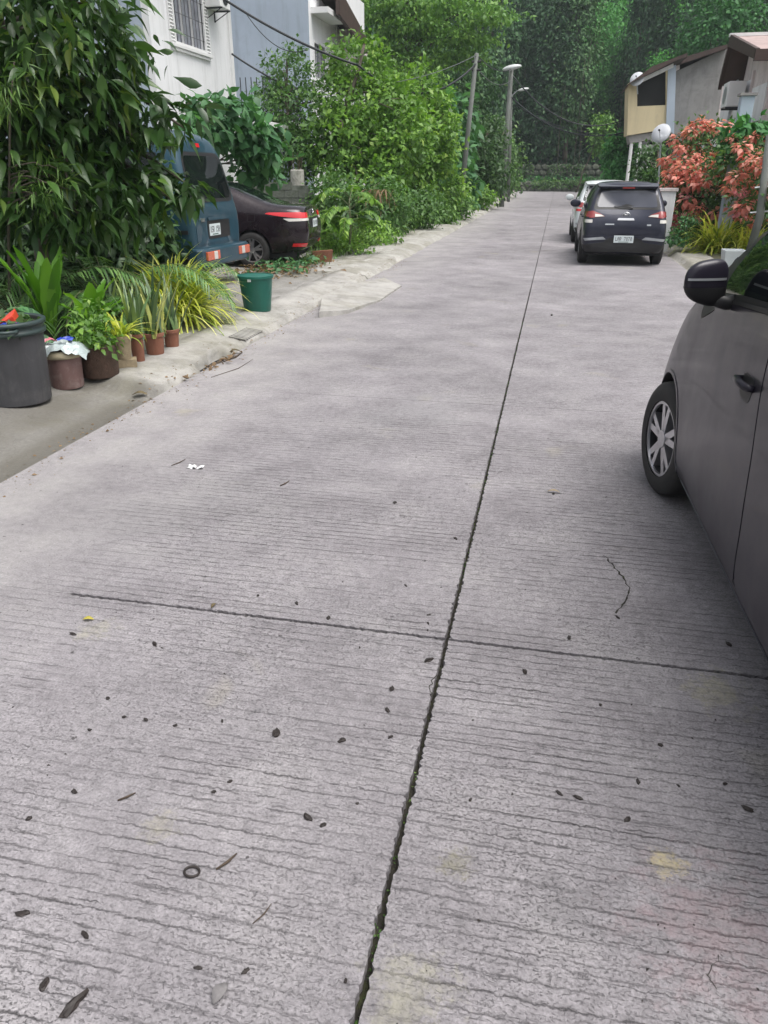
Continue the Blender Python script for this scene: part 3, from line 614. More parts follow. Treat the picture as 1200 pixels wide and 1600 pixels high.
# ================================================================== VEHICLES
def shell_from(stations, sub=2):
    """stations: list of lists of (x, y, z) from bottom centre round the right side to top centre (car frame: +Y forward, +X right)"""
    K = len(stations[0]); V = []; F = []
    ring = lambda s: [Vector(p) for p in s] + [Vector((-p[0], p[1], p[2])) for p in reversed(s[1:-1])]
    rings = [ring(s) for s in stations]; n = len(rings[0])
    def cap(rg_, back):
        c = sum(rg_, Vector())/n; return [c+(p-c)*0.86 for p in rg_], [c+(p-c)*0.45 for p in rg_]
    a1, a2 = cap(rings[0], True); b1, b2 = cap(rings[-1], False)
    allr = [a2, a1]+rings+[b1, b2]
    for rg2 in allr: V += [tuple(p) for p in rg2]
    for i in range(len(allr)-1):
        for k in range(n): F.append((i*n+k, i*n+(k+1) % n, (i+1)*n+(k+1) % n, (i+1)*n+k))
    h = n//2     # quad-fill the two ends
    for base in (0, (len(allr)-1)*n):
        for k in range(h-1):
            f = (base+k, base+k+1, base+n-k-1, base+(n-k) % n)
            if len(set(f)) >= 3: F.append(tuple(dict.fromkeys(f)))
        f = (base+h-1, base+h, base+h+1); F.append(f)
    me = bpy.data.meshes.new('tmp'); me.from_pydata(V, [], F); me.validate()
    bm = bmesh.new(); bm.from_mesh(me); bmesh.ops.remove_doubles(bm, verts=bm.verts, dist=1e-5)
    bmesh.ops.recalc_face_normals(bm, faces=bm.faces); bm.to_mesh(me); bm.free()
    o = bpy.data.objects.new('tmp', me); C.objects.link(o); s_ = o.modifiers.new('s', 'SUBSURF'); s_.levels = sub; s_.render_levels = sub
    dg = bpy.context.evaluated_depsgraph_get(); res = bpy.data.meshes.new_from_object(o.evaluated_get(dg)); bpy.data.objects.remove(o)
    return res
class Car:
    def __init__(s, stations, paint_, root, arches, arch_r, halfw, under=0.16):
        s.root = root; me = shell_from(stations); me.polygons.foreach_set('use_smooth', [True]*len(me.polygons))
        bm = bmesh.new(); bm.from_mesh(me); s.bvh = BVHTree.FromBMesh(bm); bm.free(); s.paint = paint_
        # wheel arches cut out of the shell
        o = bpy.data.objects.new('body', me); me.materials.append(paint_); me.materials.append(M['dark_in']); C.objects.link(o)
        cutters = []
        for ay in arches:
            for sg in (-1, 1):
                mb = MB(); mb.lathe([(0.0, -0.001), (arch_r, 0), (arch_r, 0.34), (0.0, 0.341)], 40, axis='x')
                cm = mb.mesh('cut'); cm.materials.append(M['dark_in']); co = bpy.data.objects.new('cut', cm); C.objects.link(co)
                co.location = (sg*halfw-(0.17 if sg > 0 else 0.17), ay, 0.31); cutters.append(co)
                md = o.modifiers.new('b', 'BOOLEAN'); md.operation = 'DIFFERENCE'; md.object = co; md.solver = 'EXACT'
                try: md.material_mode = 'TRANSFER'
                except Exception: pass
        dg = bpy.context.evaluated_depsgraph_get(); dg.update(); res = bpy.data.meshes.new_from_object(o.evaluated_get(dg))
        bpy.data.objects.remove(o)
        for c in cutters: bpy.data.objects.remove(c)
        s.body = link('body', res, paint_, root)
        auto_smooth(s.body, 35)
    def ray(s, axis, u, v):
        o, d = {'L': ((-9, u, v), (1, 0, 0)), 'R': ((9, u, v), (-1, 0, 0)), 'B': ((u, -9, v), (0, 1, 0)), 'F': ((u, 9, v), (0, -1, 0)), 'T': ((u, v, 9), (0, 0, -1))}[axis]
        loc, nor, i, dist = s.bvh.ray_cast(Vector(o), Vector(d))
        if loc is None: return None, None
        if nor.dot(Vector(d)) > 0: nor = -nor
        return loc, nor
    def panel(s, name, axis, poly, off, mat, parent=None, round_=0.0, res=0.06, depth=0.012, label=None):
        poly = [Vector(p) for p in poly]
        if round_:
            out = []; n = len(poly)
            for i in range(n):
                a, b, c = poly[i-1], poly[i], poly[(i+1) % n]; r1 = min(round_, (a-b).length*0.45, (c-b).length*0.45)
                p, q = b+(a-b).normalized()*r1, b+(c-b).normalized()*r1
                for k in range(4): t = k/3; out.append(p*(1-t)**2+b*2*t*(1-t)+q*t*t)
            poly = out
        dense = []
        for i in range(len(poly)):
            a, b = poly[i], poly[(i+1) % len(poly)]; m = max(1, int((b-a).length/res))
            for k in range(m): dense.append(a.lerp(b, k/m))
        nb = len(dense); xs_ = [p.x for p in dense]; ys_ = [p.y for p in dense]; pts = list(dense)
        x = min(xs_)+res*0.5
        while x < max(xs_):
            y = min(ys_)+res*0.5
            while y < max(ys_):
                pts.append(Vector((x, y))); y += res
            x += res
        vo, ed, fa, ov, oe, of = delaunay_2d_cdt(pts, [(i, (i+1) % nb) for i in range(nb)], [list(range(nb))], 1, 1e-5)
        V = []; ok = []
        for p in vo:
            l, nrm = s.ray(axis, p.x, p.y)
            if l is None: V.append(Vector((0, 0, 0))); ok.append(False)
            else: V.append(l+nrm*off); ok.append(True); 
        N = [s.ray(axis, p.x, p.y)[1] for p in vo]
        F = [tuple(f) for f in fa if all(ok[i] for i in f)]
        cnt = {}
        for f in F:
            for i in range(len(f)):
                e = (f[i], f[(i+1) % len(f)]); cnt[e] = 1
        bnd = [e for e in cnt if (e[1], e[0]) not in cnt]
        lo = {}
        for e in bnd:
            for i in e:
                if i not in lo: lo[i] = len(V); V.append(V[i]-(N[i])*depth)
        for a, b in bnd: F.append((b, a, lo[a], lo[b]))
        me = bpy.data.meshes.new(name); me.from_pydata([tuple(v) for v in V], [], F); me.validate()
        bm = bmesh.new(); bm.from_mesh(me); loose = [v for v in bm.verts if not v.link_faces]; bmesh.ops.delete(bm, geom=loose, context='VERTS')
        bmesh.ops.recalc_face_normals(bm, faces=bm.faces); bm.to_mesh(me); bm.free()
        o = link(name, me, mat, parent or s.root, label=label); auto_smooth(o, 50); return o
    def line(s, name, axis, pts, w, off, mat, parent=None, round_=None):
        """a thin strip following the shell along a polyline"""
        pts = [Vector(p) for p in pts]; d = []
        for a, b in zip(pts[:-1], pts[1:]):
            m = max(1, int((b-a).length/0.04))
            for k in range(m): d.append(a.lerp(b, k/m))
        d.append(pts[-1]); V = []; F = []
        for i, p in enumerate(d):
            t = (d[min(i+1, len(d)-1)]-d[max(i-1, 0)]).normalized(); nn = Vector((-t.y, t.x))
            for sg in (-1, 1):
                q = p+nn*sg*w/2; l, nrm = s.ray(axis, q.x, q.y)
                if l is None: l, nrm = s.ray(axis, p.x, p.y)
                if l is None: V.append(V[-2] if len(V) > 1 else Vector((0, 0, 0)))
                else: V.append(l+nrm*off)
        for i in range(len(d)-1): F.append((2*i, 2*i+1, 2*i+3, 2*i+2))
        me = bpy.data.meshes.new(name); me.from_pydata([tuple(v) for v in V], [], F); me.validate()
        o = link(name, me, mat, parent or s.root); sf = o.modifiers.new('s', 'SOLIDIFY'); sf.thickness = 0.004; return o
def wheel(root, x, y, r, w, side, steer=0.0, spokes=5, style='split'):
    wh = bpy.data.objects.new('wheel', None); C.objects.link(wh); wh.parent = root; wh.location = (x, y, r); wh.rotation_euler = (0, 0, steer); wh.empty_display_size = 0.1
    h = w/2; rr = r*0.66
    mb = MB(); mb.lathe([(rr, -h), (r*0.80, -h-0.008), (r*0.93, -h*0.95), (r*0.985, -h*0.78), (r, -h*0.5), (r, h*0.5), (r*0.985, h*0.78), (r*0.93, h*0.95), (r*0.80, h+0.008), (rr, h)], 48, axis='x', cap=False)
    for k in range(3): mb.lathe([(r+0.0005, -h*0.5+k*h*0.4), (r-0.006, -h*0.5+k*h*0.4+0.004), (r-0.006, -h*0.5+k*h*0.4+0.012), (r+0.0005, -h*0.5+k*h*0.4+0.016)], 48, axis='x', cap=False)
    t = mb.build('tyre', M['tyre'], wh); auto_smooth(t, 40)
    q = side   # +1: right wheel, outside towards +x
    mb = MB(); mb.lathe([(rr, -h*q), (rr*1.0, h*0.9*q), (rr*0.93, h*0.93*q), (rr*0.90, h*0.3*q), (rr*0.88, -h*0.5*q)], 40, axis='x', cap=False); mb.lathe([(rr*0.9, h*0.05*q), (0.0, h*0.10*q)], 32, axis='x', cap=False)
    b = mb.build('rim_barrel', M['alloy_dark'], wh); auto_smooth(b, 40)
    mb = MB(); xf = h*0.86*q; xb = h*0.35*q
    for k in range(spokes):
        for dd in ((-0.16, 0.10) if style == 'split' else (0,)):
            a = 2*pi*k/spokes+0.3; a2 = a+dd*1.6+0.05; a1 = a+dd*0.35
            wi, wo_ = (rr*0.10, rr*0.085) if style == 'split' else (rr*0.16, rr*0.12)
            def P(a_, rad, off, xx): c_, s_ = cos(a_), sin(a_); return (xx, rad*c_-off*s_, rad*s_+off*c_)
            vs = [P(a1, rr*0.18, -wi, xf), P(a1, rr*0.18, wi, xf), P(a2, rr*0.95, wo_, xf), P(a2, rr*0.95, -wo_, xf), P(a1, rr*0.18, -wi, xb), P(a1, rr*0.18, wi, xb), P(a2, rr*0.95, wo_, xb), P(a2, rr*0.95, -wo_, xb)]
            mb.add(vs, [(0, 1, 2, 3), (7, 6, 5, 4), (0, 4, 5, 1), (1, 5, 6, 2), (2, 6, 7, 3), (3, 7, 4, 0)])
    mb.lathe([(rr*0.24, xb), (rr*0.23, xf+0.004*q), (rr*0.10, xf+0.008*q), (0.0, xf+0.008*q)], 24, axis='x', cap=False)
    mb.lathe([(rr*0.99, h*0.80*q), (rr*1.0, h*0.95*q), (rr*0.93, h*0.95*q), (rr*0.92, h*0.8*q)], 40, axis='x', cap=False)
    mb.build('rim', M['alloy'], wh)
    return wh
FONT5 = {'A': '01110 10001 10001 11111 10001 10001 10001', 'L': '10000 10000 10000 10000 10000 10000 11111', 'R': '11110 10001 10001 11110 10100 10010 10001', 'W': '10001 10001 10101 10101 10101 11011 10001',
 'S': '01111 10000 10000 01110 00001 00001 11110', 'U': '10001 10001 10001 10001 10001 10001 01110', 'T': '11111 00100 00100 00100 00100 00100 00100', '7': '11111 00001 00010 00100 01000 01000 01000', '8': '01110 10001 10001 01110 10001 10001 01110',
 '0': '01110 10001 10011 10101 11001 10001 01110', '1': '00100 01100 00100 00100 00100 00100 01110', '5': '11111 10000 11110 00001 00001 10001 01110', ' ': '00000 '*7, '4': '00010 00110 01010 10010 11111 00010 00010'}
def plate(parent, loc, rot, w, h, text, ink, sub=None):
    """licence plate in its local frame: x across, z up, face towards -y"""
    mb = MB().box((-w/2, -0.004, -h/2), (w/2, 0.004, h/2)); p = mb.build('licence_plate', M['plate'], parent, bevel=0.003); p.location = loc; p.rotation_euler = rot
    n = len(text); ch = h*0.52; cw = w*0.86/n; dx = cw*0.80/5; dz = ch/7
    for i, c in enumerate(text):
        if c == ' ': continue
        mb = MB()
        for rI, row in enumerate(FONT5[c].split()[:7] if c != ' ' else []):
            for q, bit in enumerate(row):
                if bit == '1':
                    x0 = -w*0.43+i*cw+cw*0.1+q*dx; z1 = ch*0.58-rI*dz; mb.box((x0, -0.0055, z1-dz), (x0+dx*1.02, -0.0035, z1))
        mb.build('character', ink, p)
    if sub: MB().box((-w*0.25, -0.0055, -h*0.42), (w*0.25, -0.0035, -h*0.34)).build('region_line', M['plate_green'], p)
    return p
def mirr(poly): return [(-a, b) for a, b in reversed(poly)]

# ------------------------------------------------ near hatchback (right foreground)
def st(y, zb, w, zsill, belt, bx, ex, ez, tx, tz, yoff=None, tum=0.0):
    """one station: floor, sill, flank, belt, roof edge, crown"""
    P = [(0, y, zb), (w-0.16, y, zb), (w-0.045, y, zsill), (w, y, zsill+0.16), (w-tum, y, zsill+(belt-zsill)*0.62), (bx-tum*1.6, y, belt), (ex, y, ez), (tx, y, tz-0.012), (0, y, tz)]
    if yoff: P = [(p[0], p[1]+d, p[2]) for p, d in zip(P, yoff)]
    return P
def hatch_body(root, paint_, s=1.0, suv=False):
    z = lambda v: v
    rear = [0.10, 0.06, 0.0, 0.0, 0.0, 0.03, 0.22, 0.26, 0.22]
    S = [st(-1.70, .24, .66, .30, 1.05, .66, .58, 1.53, .40, 1.61, rear),
         st(-1.64, .20, .74, .26, 1.12, .725, .62, 1.56, .40, 1.625, [0.08, 0.05, 0, 0, 0, 0.04, .24, .26, .22]),
         st(-1.40, .18, .765, .23, 1.24, .745, .645, 1.63, .40, 1.70, [0, 0, 0, 0, 0, 0, .15, .15, .15]),
         st(-0.85, .17, .775, .21, 1.245, .75, .655, 1.68, .40, 1.735),
         st(-0.30, .17, .775, .20, 1.24, .75, .655, 1.695, .40, 1.74),
         st(0.10, .17, .775, .20, 1.23, .75, .655, 1.67, .40, 1.70),
         st(0.58, .17, .775, .20, 1.19, .748, .672, 1.515, .42, 1.535),
         st(0.97, .17, .775, .20, 1.13, .745, .695, 1.315, .45, 1.33),
         st(1.24, .17, .785, .20, 1.08, .750, .695, 1.135, .45, 1.155),
         st(1.50, .18, .795, .22, .98, .750, .680, 1.02, .44, 1.05),
         st(1.85, .19, .74, .25, .84, .68, .60, .90, .42, .93),
         st(2.02, .24, .60, .30, .66, .54, .48, .73, .36, .75)]
    def lean(ring):   # the flank leans in towards the belt
        r = list(ring); r[4] = (r[4][0]-0.016, r[4][1], r[4][2]); r[5] = (r[5][0]-0.022, r[5][1], r[5][2]); return r
    S = [lean(r) for r in S]
    return Car(S, paint_, root, (-1.225, 1.34), 0.365, 0.775)
def near_car():
    t = thing('hatchback_car', 'dark grey hatchback parked at the right edge and cropped by the frame', 'car', (1.495, 2.82, 0), radians(1.6))
    c = hatch_body(t, M['paint_grey'])
    # doors: separate proud skins with dark gaps between
    belt = 0.985
    fd = [(-0.27, 0.30), (0.60, 0.30), (0.74, 0.42), (0.82, 0.62), (0.84, 1.115), (0.50, 1.165), (-0.04, 1.205), (-0.09, 0.98), (-0.19, 0.75), (-0.26, 0.5)]
    rd = [(-0.282, 0.30), (-0.272, 0.5), (-0.202, 0.75), (-0.102, 0.98), (-0.052, 1.205), (-1.28, 1.215), (-1.30, 0.90), (-1.12, 0.78), (-0.93, 0.55), (-0.88, 0.30)]
    for ax, sg in (('L', 1), ('R', 1)):
        seam_f = fd+[fd[0]]; seam_r = rd+[rd[0]]
        o1 = c.panel('door', ax, fd, 0.0045, M['paint_grey'], round_=0.05, res=0.05, depth=0.010, label='front door of the car' if ax == 'L' else None)
        o2 = c.panel('door', ax, rd, 0.0045, M['paint_grey'], round_=0.05, res=0.05, depth=0.010)
        c.line('door_seam', ax, seam_f, 0.014, 0.0006, M['seam']); c.line('door_seam', ax, seam_r, 0.014, 0.0006, M['seam'])
        # glass
        c.panel('window', ax, [(-0.06, 1.245), (0.40, 1.215), (0.80, 1.175), (0.74, 1.26), (0.56, 1.41), (0.20, 1.575), (-0.20, 1.62), (-0.26, 1.62)], 0.004, M['glass'], round_=0.03)
        c.panel('window', ax, [(-0.13, 1.245), (-0.33, 1.585), (-0.92, 1.60), (-1.06, 1.55), (-1.18, 1.26)], 0.004, M['glass'], round_=0.03)
        c.panel('window_frame', ax, [(-1.25, 1.21), (-0.05, 1.215), (0.45, 1.175), (0.90, 1.12), (1.02, 1.145), (0.90, 1.27), (0.58, 1.48), (0.20, 1.635), (-0.30, 1.665), (-0.98, 1.65), (-1.13, 1.56)], 0.0012, M['trim'], round_=0.03, depth=0.006)
        c.line('belt_moulding', ax, [(-1.2, 1.215), (-0.05, 1.218), (0.45, 1.18), (0.88, 1.13)], 0.018, 0.008, M['trim'])
        c.line('sill_trim', ax, [(-0.85, 0.235), (0.86, 0.235)], 0.05, 0.004, M['paint_grey'])
        # handle
        l, nrm = c.ray(ax, -0.15, 0.865); s_ = -1 if ax == 'L' else 1
        for hy in (0.06, -0.98):
            l, nrm = c.ray(ax, hy, 0.955)
            h = MB().tube([l+Vector((s_*0.004, -0.085, 0)), l+Vector((s_*0.030, -0.065, 0.003)), l+Vector((s_*0.036, 0, 0.004)), l+Vector((s_*0.030, 0.065, 0.003)), l+Vector((s_*0.004, 0.085, 0))], [0.012, 0.014, 0.015, 0.014, 0.012], 10)
            h.build('handle', M['paint_grey'], o1 if hy > -0.5 else o2, smooth=True)
            c.panel('handle_recess', ax, [(hy-0.07, 0.895), (hy+0.07, 0.895), (hy+0.075, 0.985), (hy-0.075, 0.985)], 0.0060, M['trim'], parent=o1 if hy > -0.5 else o2, round_=0.03, res=0.03, depth=0.002)
    # side mirrors: a rounded housing, its stalk and the glass
    for sg in (-1, 1):
        bm = bmesh.new(); bmesh.ops.create_uvsphere(bm, u_segments=28, v_segments=18, radius=1)
        for v in bm.verts:
            x, y, zz = v.co
            x = math.copysign(abs(x)**0.72, x); zz = math.copysign(abs(zz)**0.70, zz)
            if y < 0: y *= 0.28
            v.co = (x*0.090*(1-0.10*y), y*0.115+0.03*(-x*sg), zz*0.088*(1+0.16*x*sg*-1)-0.012*(1 if zz < 0 else 0)*x)
        me = bpy.data.meshes.new('mirror'); bm.to_mesh(me); bm.free(); me.polygons.foreach_set('use_smooth', [True]*len(me.polygons))
        m = link('mirror', me, M['paint_grey'], t, label='door mirror in body colour' ); m.location = (sg*0.850, 0.555, 1.245)
        low = MB(); vs_ = [tuple(v.co*1.015) for v in me.vertices]; low.add([(a_, b_, min(c_, -0.018)) for a_, b_, c_ in vs_], [tuple(p.vertices) for p in me.polygons if min(me.vertices[i].co.z for i in p.vertices) < -0.018])
        low.build('mirror_lower_shell', M['trim'], m, smooth=True)
        g = MB(); g.prism([(-0.055, -0.042), (0.055, -0.042), (0.060, 0.03), (0.045, 0.042), (-0.050, 0.038)], 0.006, 0.095, 'y'); g.build('mirror_glass', M['chrome'], m)
        bv = BVHTree.FromPolygons([v.co for v in me.vertices], [tuple(p.vertices) for p in me.polygons]); sv_ = []
        for k in range(13):
            xx = -0.080+0.160*k/12
            for zz_ in (0.010, 0.019):
                l_ = bv.ray_cast(Vector((xx, -1, zz_)), Vector((0, 1, 0)))[0]; sv_.append((l_ if l_ is not None else Vector((xx, -0.01, zz_)))+Vector((0, -0.003, 0)))
        si = MB().add(sv_, [(2*k, 2*k+2, 2*k+3, 2*k+1) for k in range(12)]).build('indicator_strip', M['steel'], m); sf_ = si.modifiers.new('s', 'SOLIDIFY'); sf_.thickness = 0.004
        MB().tube([(sg*-0.02, 0.02, -0.06), (sg*-0.10, 0.03, -0.085), (sg*-0.16, 0.05, -0.075)], [0.03, 0.028, 0.035], 10).build('mirror_stalk', M['trim'], m, smooth=True)
        bd = MB().box((-0.10, 0.0, -0.012), (0.10, 0.112, 0.0)); 
    # windscreen, rear window, lamps
    for sg in (-1, 1):
        pq = [(sg*0.735, 1.08), (sg*0.50, 1.12), (sg*0.47, 0.58), (sg*0.47, 0.12), (sg*0.68, 0.12), (sg*0.72, 0.58)]
        c.panel('pillar', 'T', pq if sg > 0 else pq[::-1], 0.0030, M['trim'], round_=0.03, depth=0.006)  # black panel painting the dark reflection on the glossy pillar
    c.panel('windscreen', 'F', [(-0.52, 1.19), (0.52, 1.19), (0.44, 1.64), (-0.44, 1.64)], 0.004, M['glass'], round_=0.05)
    c.panel('rear_window', 'B', [(-0.56, 1.16), (0.56, 1.16), (0.48, 1.50), (-0.48, 1.50)], 0.004, M['glass'], round_=0.05)
    for ax_p in ([(0.42, 0.62), (0.62, 0.66), (0.66, 0.80), (0.50, 0.74)],):
        for q in (ax_p, mirr(ax_p)): c.panel('headlight', 'F', q, 0.004, M['clear_lens'], round_=0.02, res=0.04)
    q = [(0.56, 0.72), (0.68, 0.72), (0.66, 1.02), (0.58, 1.0)]
    for qq in (q, mirr(q)): c.panel('taillight', 'B', qq, 0.004, M['red_lens'], round_=0.02, res=0.04)
    c.panel('grille', 'F', [(-0.38, 0.36), (0.38, 0.36), (0.44, 0.52), (-0.44, 0.52)], 0.003, M['trim'], round_=0.03)
    c.line('bonnet_seam', 'T', [(0.66, 0.90), (0.63, 1.2), (0.56, 1.55)], 0.009, 0.001, M['seam']); c.line('bonnet_seam', 'T', [(-0.66, 0.90), (-0.63, 1.2), (-0.56, 1.55)], 0.009, 0.001, M['seam'])
    for sg in (-1, 1):
        # arch lip and mud liner
        for ay in (-1.225, 1.34):
            arc = [(ay+0.375*cos(a), 0.31+0.375*sin(a)) for a in np.linspace(-0.28, pi+0.28, 26)]
            c.line('arch_lip', 'L' if sg < 0 else 'R', arc, 0.018, 0.003, M['paint_grey'])
        wheel(t, sg*0.695, 1.34, 0.315, 0.18, sg, radians(11)); wheel(t, sg*0.675, -1.225, 0.315, 0.18, sg)
    plate(t, (0, -1.715, 0.55), (0, 0, 0), 0.36, 0.12, 'LAU 174', M['plate_ink'])
near_car()

# ------------------------------------------------ graphite crossover with its back to us, white car in front of it
def suv_stations():
    rear = [0.10, 0.06, 0.0, 0.0, -0.01, 0.04, 0.40, 0.42, 0.36]
    return [st(-1.95, .30, .74, .36, .98, .70, .56, 1.46, .36, 1.53, rear),
         st(-1.89, .25, .81, .32, 1.02, .775, .60, 1.53, .40, 1.575, [0.08, 0.05, 0, 0, 0, 0.05, .42, .42, .36]),
         st(-1.60, .22, .845, .28, 1.04, .80, .63, 1.56, .40, 1.61, [0, 0, 0, 0, 0, 0, .25, .25, .2]),
         st(-0.95, .21, .855, .26, 1.04, .81, .65, 1.57, .42, 1.62),
         st(-0.20, .21, .855, .26, 1.03, .81, .66, 1.565, .42, 1.62),
         st(0.20, .21, .855, .26, 1.02, .81, .655, 1.54, .42, 1.59),
         st(0.55, .21, .855, .26, 1.02, .81, .70, 1.33, .45, 1.39),
         st(0.92, .21, .855, .26, 1.02, .81, .75, 1.09, .50, 1.13),
         st(1.15, .21, .853, .26, 1.00, .80, .75, 1.03, .50, 1.06),
         st(1.60, .22, .84, .28, .95, .78, .70, .99, .46, 1.01),
         st(1.90, .24, .78, .32, .86, .71, .62, .90, .44, .92),
         st(2.02, .30, .66, .38, .72, .58, .50, .78, .36, .80)]
def crossover(name, label, cat, paint_, loc, rz, scale, detail=True):
    t = thing(name, label, cat, loc, rz); t.scale = (scale,)*3
    c = Car(suv_stations(), paint_, t, (-1.25, 1.27), 0.37, 0.845)
    for ax in 'LR':
        c.panel('window', ax, [(-0.25, 1.07), (0.62, 1.05), (0.30, 1.38), (0.05, 1.50), (-0.25, 1.52)], 0.004, M['glass'], round_=0.03)
        c.panel('window', ax, [(-0.30, 1.07), (-0.30, 1.52), (-0.95, 1.51), (-1.35, 1.42), (-1.30, 1.10)], 0.004, M['glass'], round_=0.03)
        d1 = c.panel('door', ax, [(-0.28, 0.36), (0.62, 0.36), (0.82, 0.60), (0.82, 1.0), (-0.28, 1.02)], 0.004, paint_, round_=0.05)
        d2 = c.panel('door', ax, [(-0.31, 0.36), (-0.31, 1.02), (-1.22, 1.03), (-1.2, 0.75), (-0.86, 0.40)], 0.004, paint_, round_=0.05)
        for hy, d in ((-0.15, d1), (-1.0, d2)):
            l, nrm = c.ray(ax, hy, 0.92); s_ = -1 if ax == 'L' else 1
            MB().tube([l+Vector((s_*0.004, -0.09, 0)), l+Vector((s_*0.03, 0, 0)), l+Vector((s_*0.004, 0.09, 0))], 0.013, 8).build('handle', paint_, d, smooth=True)
        for ay in (-1.25, 1.27):
            arc = [(ay+0.39*cos(a), 0.31+0.39*sin(a)) for a in np.linspace(-0.2, pi+0.2, 22)]
            c.line('arch_cladding', ax, arc, 0.05, 0.006, M['trim'] if detail else paint_)
        c.line('sill_cladding', ax, [(-0.86, 0.31), (0.86, 0.31)], 0.09, 0.005, M['trim'])
    for sg in (-1, 1):
        bm = bmesh.new(); bmesh.ops.create_uvsphere(bm, u_segments=16, v_segments=10, radius=1)
        for v in bm.verts: v.co = (v.co.x*0.12, v.co.y*(0.09 if v.co.y > 0 else 0.03), v.co.z*0.085)
        me = bpy.data.meshes.new('mirror'); bm.to_mesh(me); bm.free(); me.polygons.foreach_set('use_smooth', [True]*len(me.polygons))
        link('mirror', me, paint_, t).location = (sg*0.96, 0.62, 1.13)
        for ay in (-1.25, 1.27): wheel(t, sg*0.755, ay, 0.325, 0.20, sg)
    c.panel('windscreen', 'F', [(-0.64, 1.12), (0.64, 1.12), (0.56, 1.52), (-0.56, 1.52)], 0.004, M['glass'], round_=0.05)
    # tail: window, spoiler, lamps, bumper
    c.panel('rear_window', 'B', [(-0.60, 1.13), (0.60, 1.13), (0.52, 1.44), (-0.52, 1.44)], 0.005, M['rear_glass'], round_=0.06)
    c.panel('window_surround', 'B', [(-0.66, 1.09), (0.66, 1.09), (0.57, 1.47), (-0.57, 1.47)], 0.002, M['trim'], round_=0.06)
    c.panel('tailgate', 'B', [(-0.62, 0.64), (0.62, 0.64), (0.72, 0.80), (0.66, 1.075), (-0.66, 1.075), (-0.72, 0.80)], 0.006, paint_, round_=0.05)
    sp = MB(); sp.add([(-0.58, -1.66, 1.52), (0.58, -1.66, 1.52), (0.62, -1.30, 1.58), (-0.62, -1.30, 1.58), (-0.55, -1.62, 1.475), (0.55, -1.62, 1.475), (0.60, -1.35, 1.50), (-0.60, -1.35, 1.50)], [(0, 1, 2, 3), (7, 6, 5, 4), (0, 4, 5, 1), (1, 5, 6, 2), (2, 6, 7, 3), (3, 7, 4, 0)])
    s_ = sp.build('spoiler', paint_, t, bevel=0.015); MB().box((-0.12, -1.655, 1.478), (0.12, -1.635, 1.505)).build('brake_light', M['dull_red_lens'], s_)
    l1 = [(0.42, 0.955), (0.70, 0.93), (0.80, 0.955), (0.79, 1.045), (0.66, 1.06), (0.50, 1.0)]
    for q in (l1, mirr(l1)):
        o = c.panel('taillight', 'B', q, 0.012, M['dull_red_lens'], round_=0.015, res=0.04)
        q2 = [(p[0]*0.9+0.02*math.copysign(1, p[0]), 0.965+(p[1]-0.965)*0.35) for p in q]
        qa = [(0.43, 0.957), (0.62, 0.945), (0.62, 1.0), (0.50, 0.985)]; qa = qa if q is l1 else mirr(qa)
        c.panel('reverse_lamp', 'B', qa, 0.018, M['clear_lens'], parent=o, res=0.04)
    for q in ([(0.66, 0.84), (0.80, 0.84), (0.80, 0.90), (0.66, 0.90)],):
        for qq in (q, mirr(q)): c.panel('reflector', 'B', qq, 0.012, M['clear_lens'] if detail else M['red_lens'], round_=0.01, res=0.04)
    c.panel('bumper', 'B', [(-0.80, 0.42), (0.80, 0.42), (0.82, 0.60), (-0.82, 0.60)], 0.018, paint_, round_=0.05)
    c.panel('bumper_cladding', 'B', [(-0.74, 0.29), (0.74, 0.29), (0.80, 0.43), (0.40, 0.47), (0.30, 0.56), (-0.30, 0.56), (-0.40, 0.47), (-0.80, 0.43)], 0.026, M['trim'], round_=0.03)
    for q in ([(0.36, 0.53), (0.76, 0.50), (0.78, 0.545), (0.42, 0.575)],):
        for qq in (q, mirr(q)): c.panel('bumper_trim', 'B', qq, 0.032, M['steel'], round_=0.01, res=0.05)
    c.panel('garnish', 'B', [(-0.17, 0.885), (0.17, 0.885), (0.15, 0.925), (-0.15, 0.925)], 0.016, M['chrome'], round_=0.01, res=0.05)
    c.panel('badge', 'B', [(-0.40, 0.80), (-0.22, 0.80), (-0.22, 0.825), (-0.40, 0.825)], 0.012, M['chrome'], res=0.05)
    c.panel('badge', 'B', [(0.42, 0.79), (0.50, 0.79), (0.50, 0.82), (0.42, 0.82)], 0.012, M['chrome'], res=0.05)
    # oval emblem of three rings
    l, _ = c.ray('B', 0, 0.985); mb = MB()
    def ring(rx, rz, cz, tr): return [(rx*cos(a), -0.014, cz+rz*sin(a)) for a in np.linspace(0, 2*pi, 25)]
    for rx, rzz, cz in ((0.075, 0.052, 0), (0.028, 0.048, 0), (0.052, 0.018, 0.024)): mb.tube(ring(rx, rzz, cz, 0), 0.007, 6, False)
    e = mb.build('emblem', M['chrome'], t, smooth=True); e.location = l
    # wiper
    l, _ = c.ray('B', 0.12, 1.11); l2, _ = c.ray('B', -0.25, 1.15); w_ = MB(); w_.tube([l+Vector((0, -0.02, 0)), l+Vector((-0.1, -0.025, 0.035)), l2+Vector((0, -0.02, 0))], [0.014, 0.012, 0.006], 6); w_.build('wiper', M['trim'], t)
    l, _ = c.ray('B', 0, 0.53); plate(t, l+Vector((0, -0.045, 0)), (0, 0, 0), 0.39, 0.14, 'LAR 7870', M['plate_ink'], True)
    MB().box((-0.78, -1.7, 0.20), (0.78, 1.7, 0.30)).build('underbody', M['dark_in'], t)
    return t
crossover('crossover_car', 'dark graphite crossover parked on the right of the road with its tail to us', 'car', M['paint_suv'], (1.335, 17.55, 0), radians(0.2), 0.94)
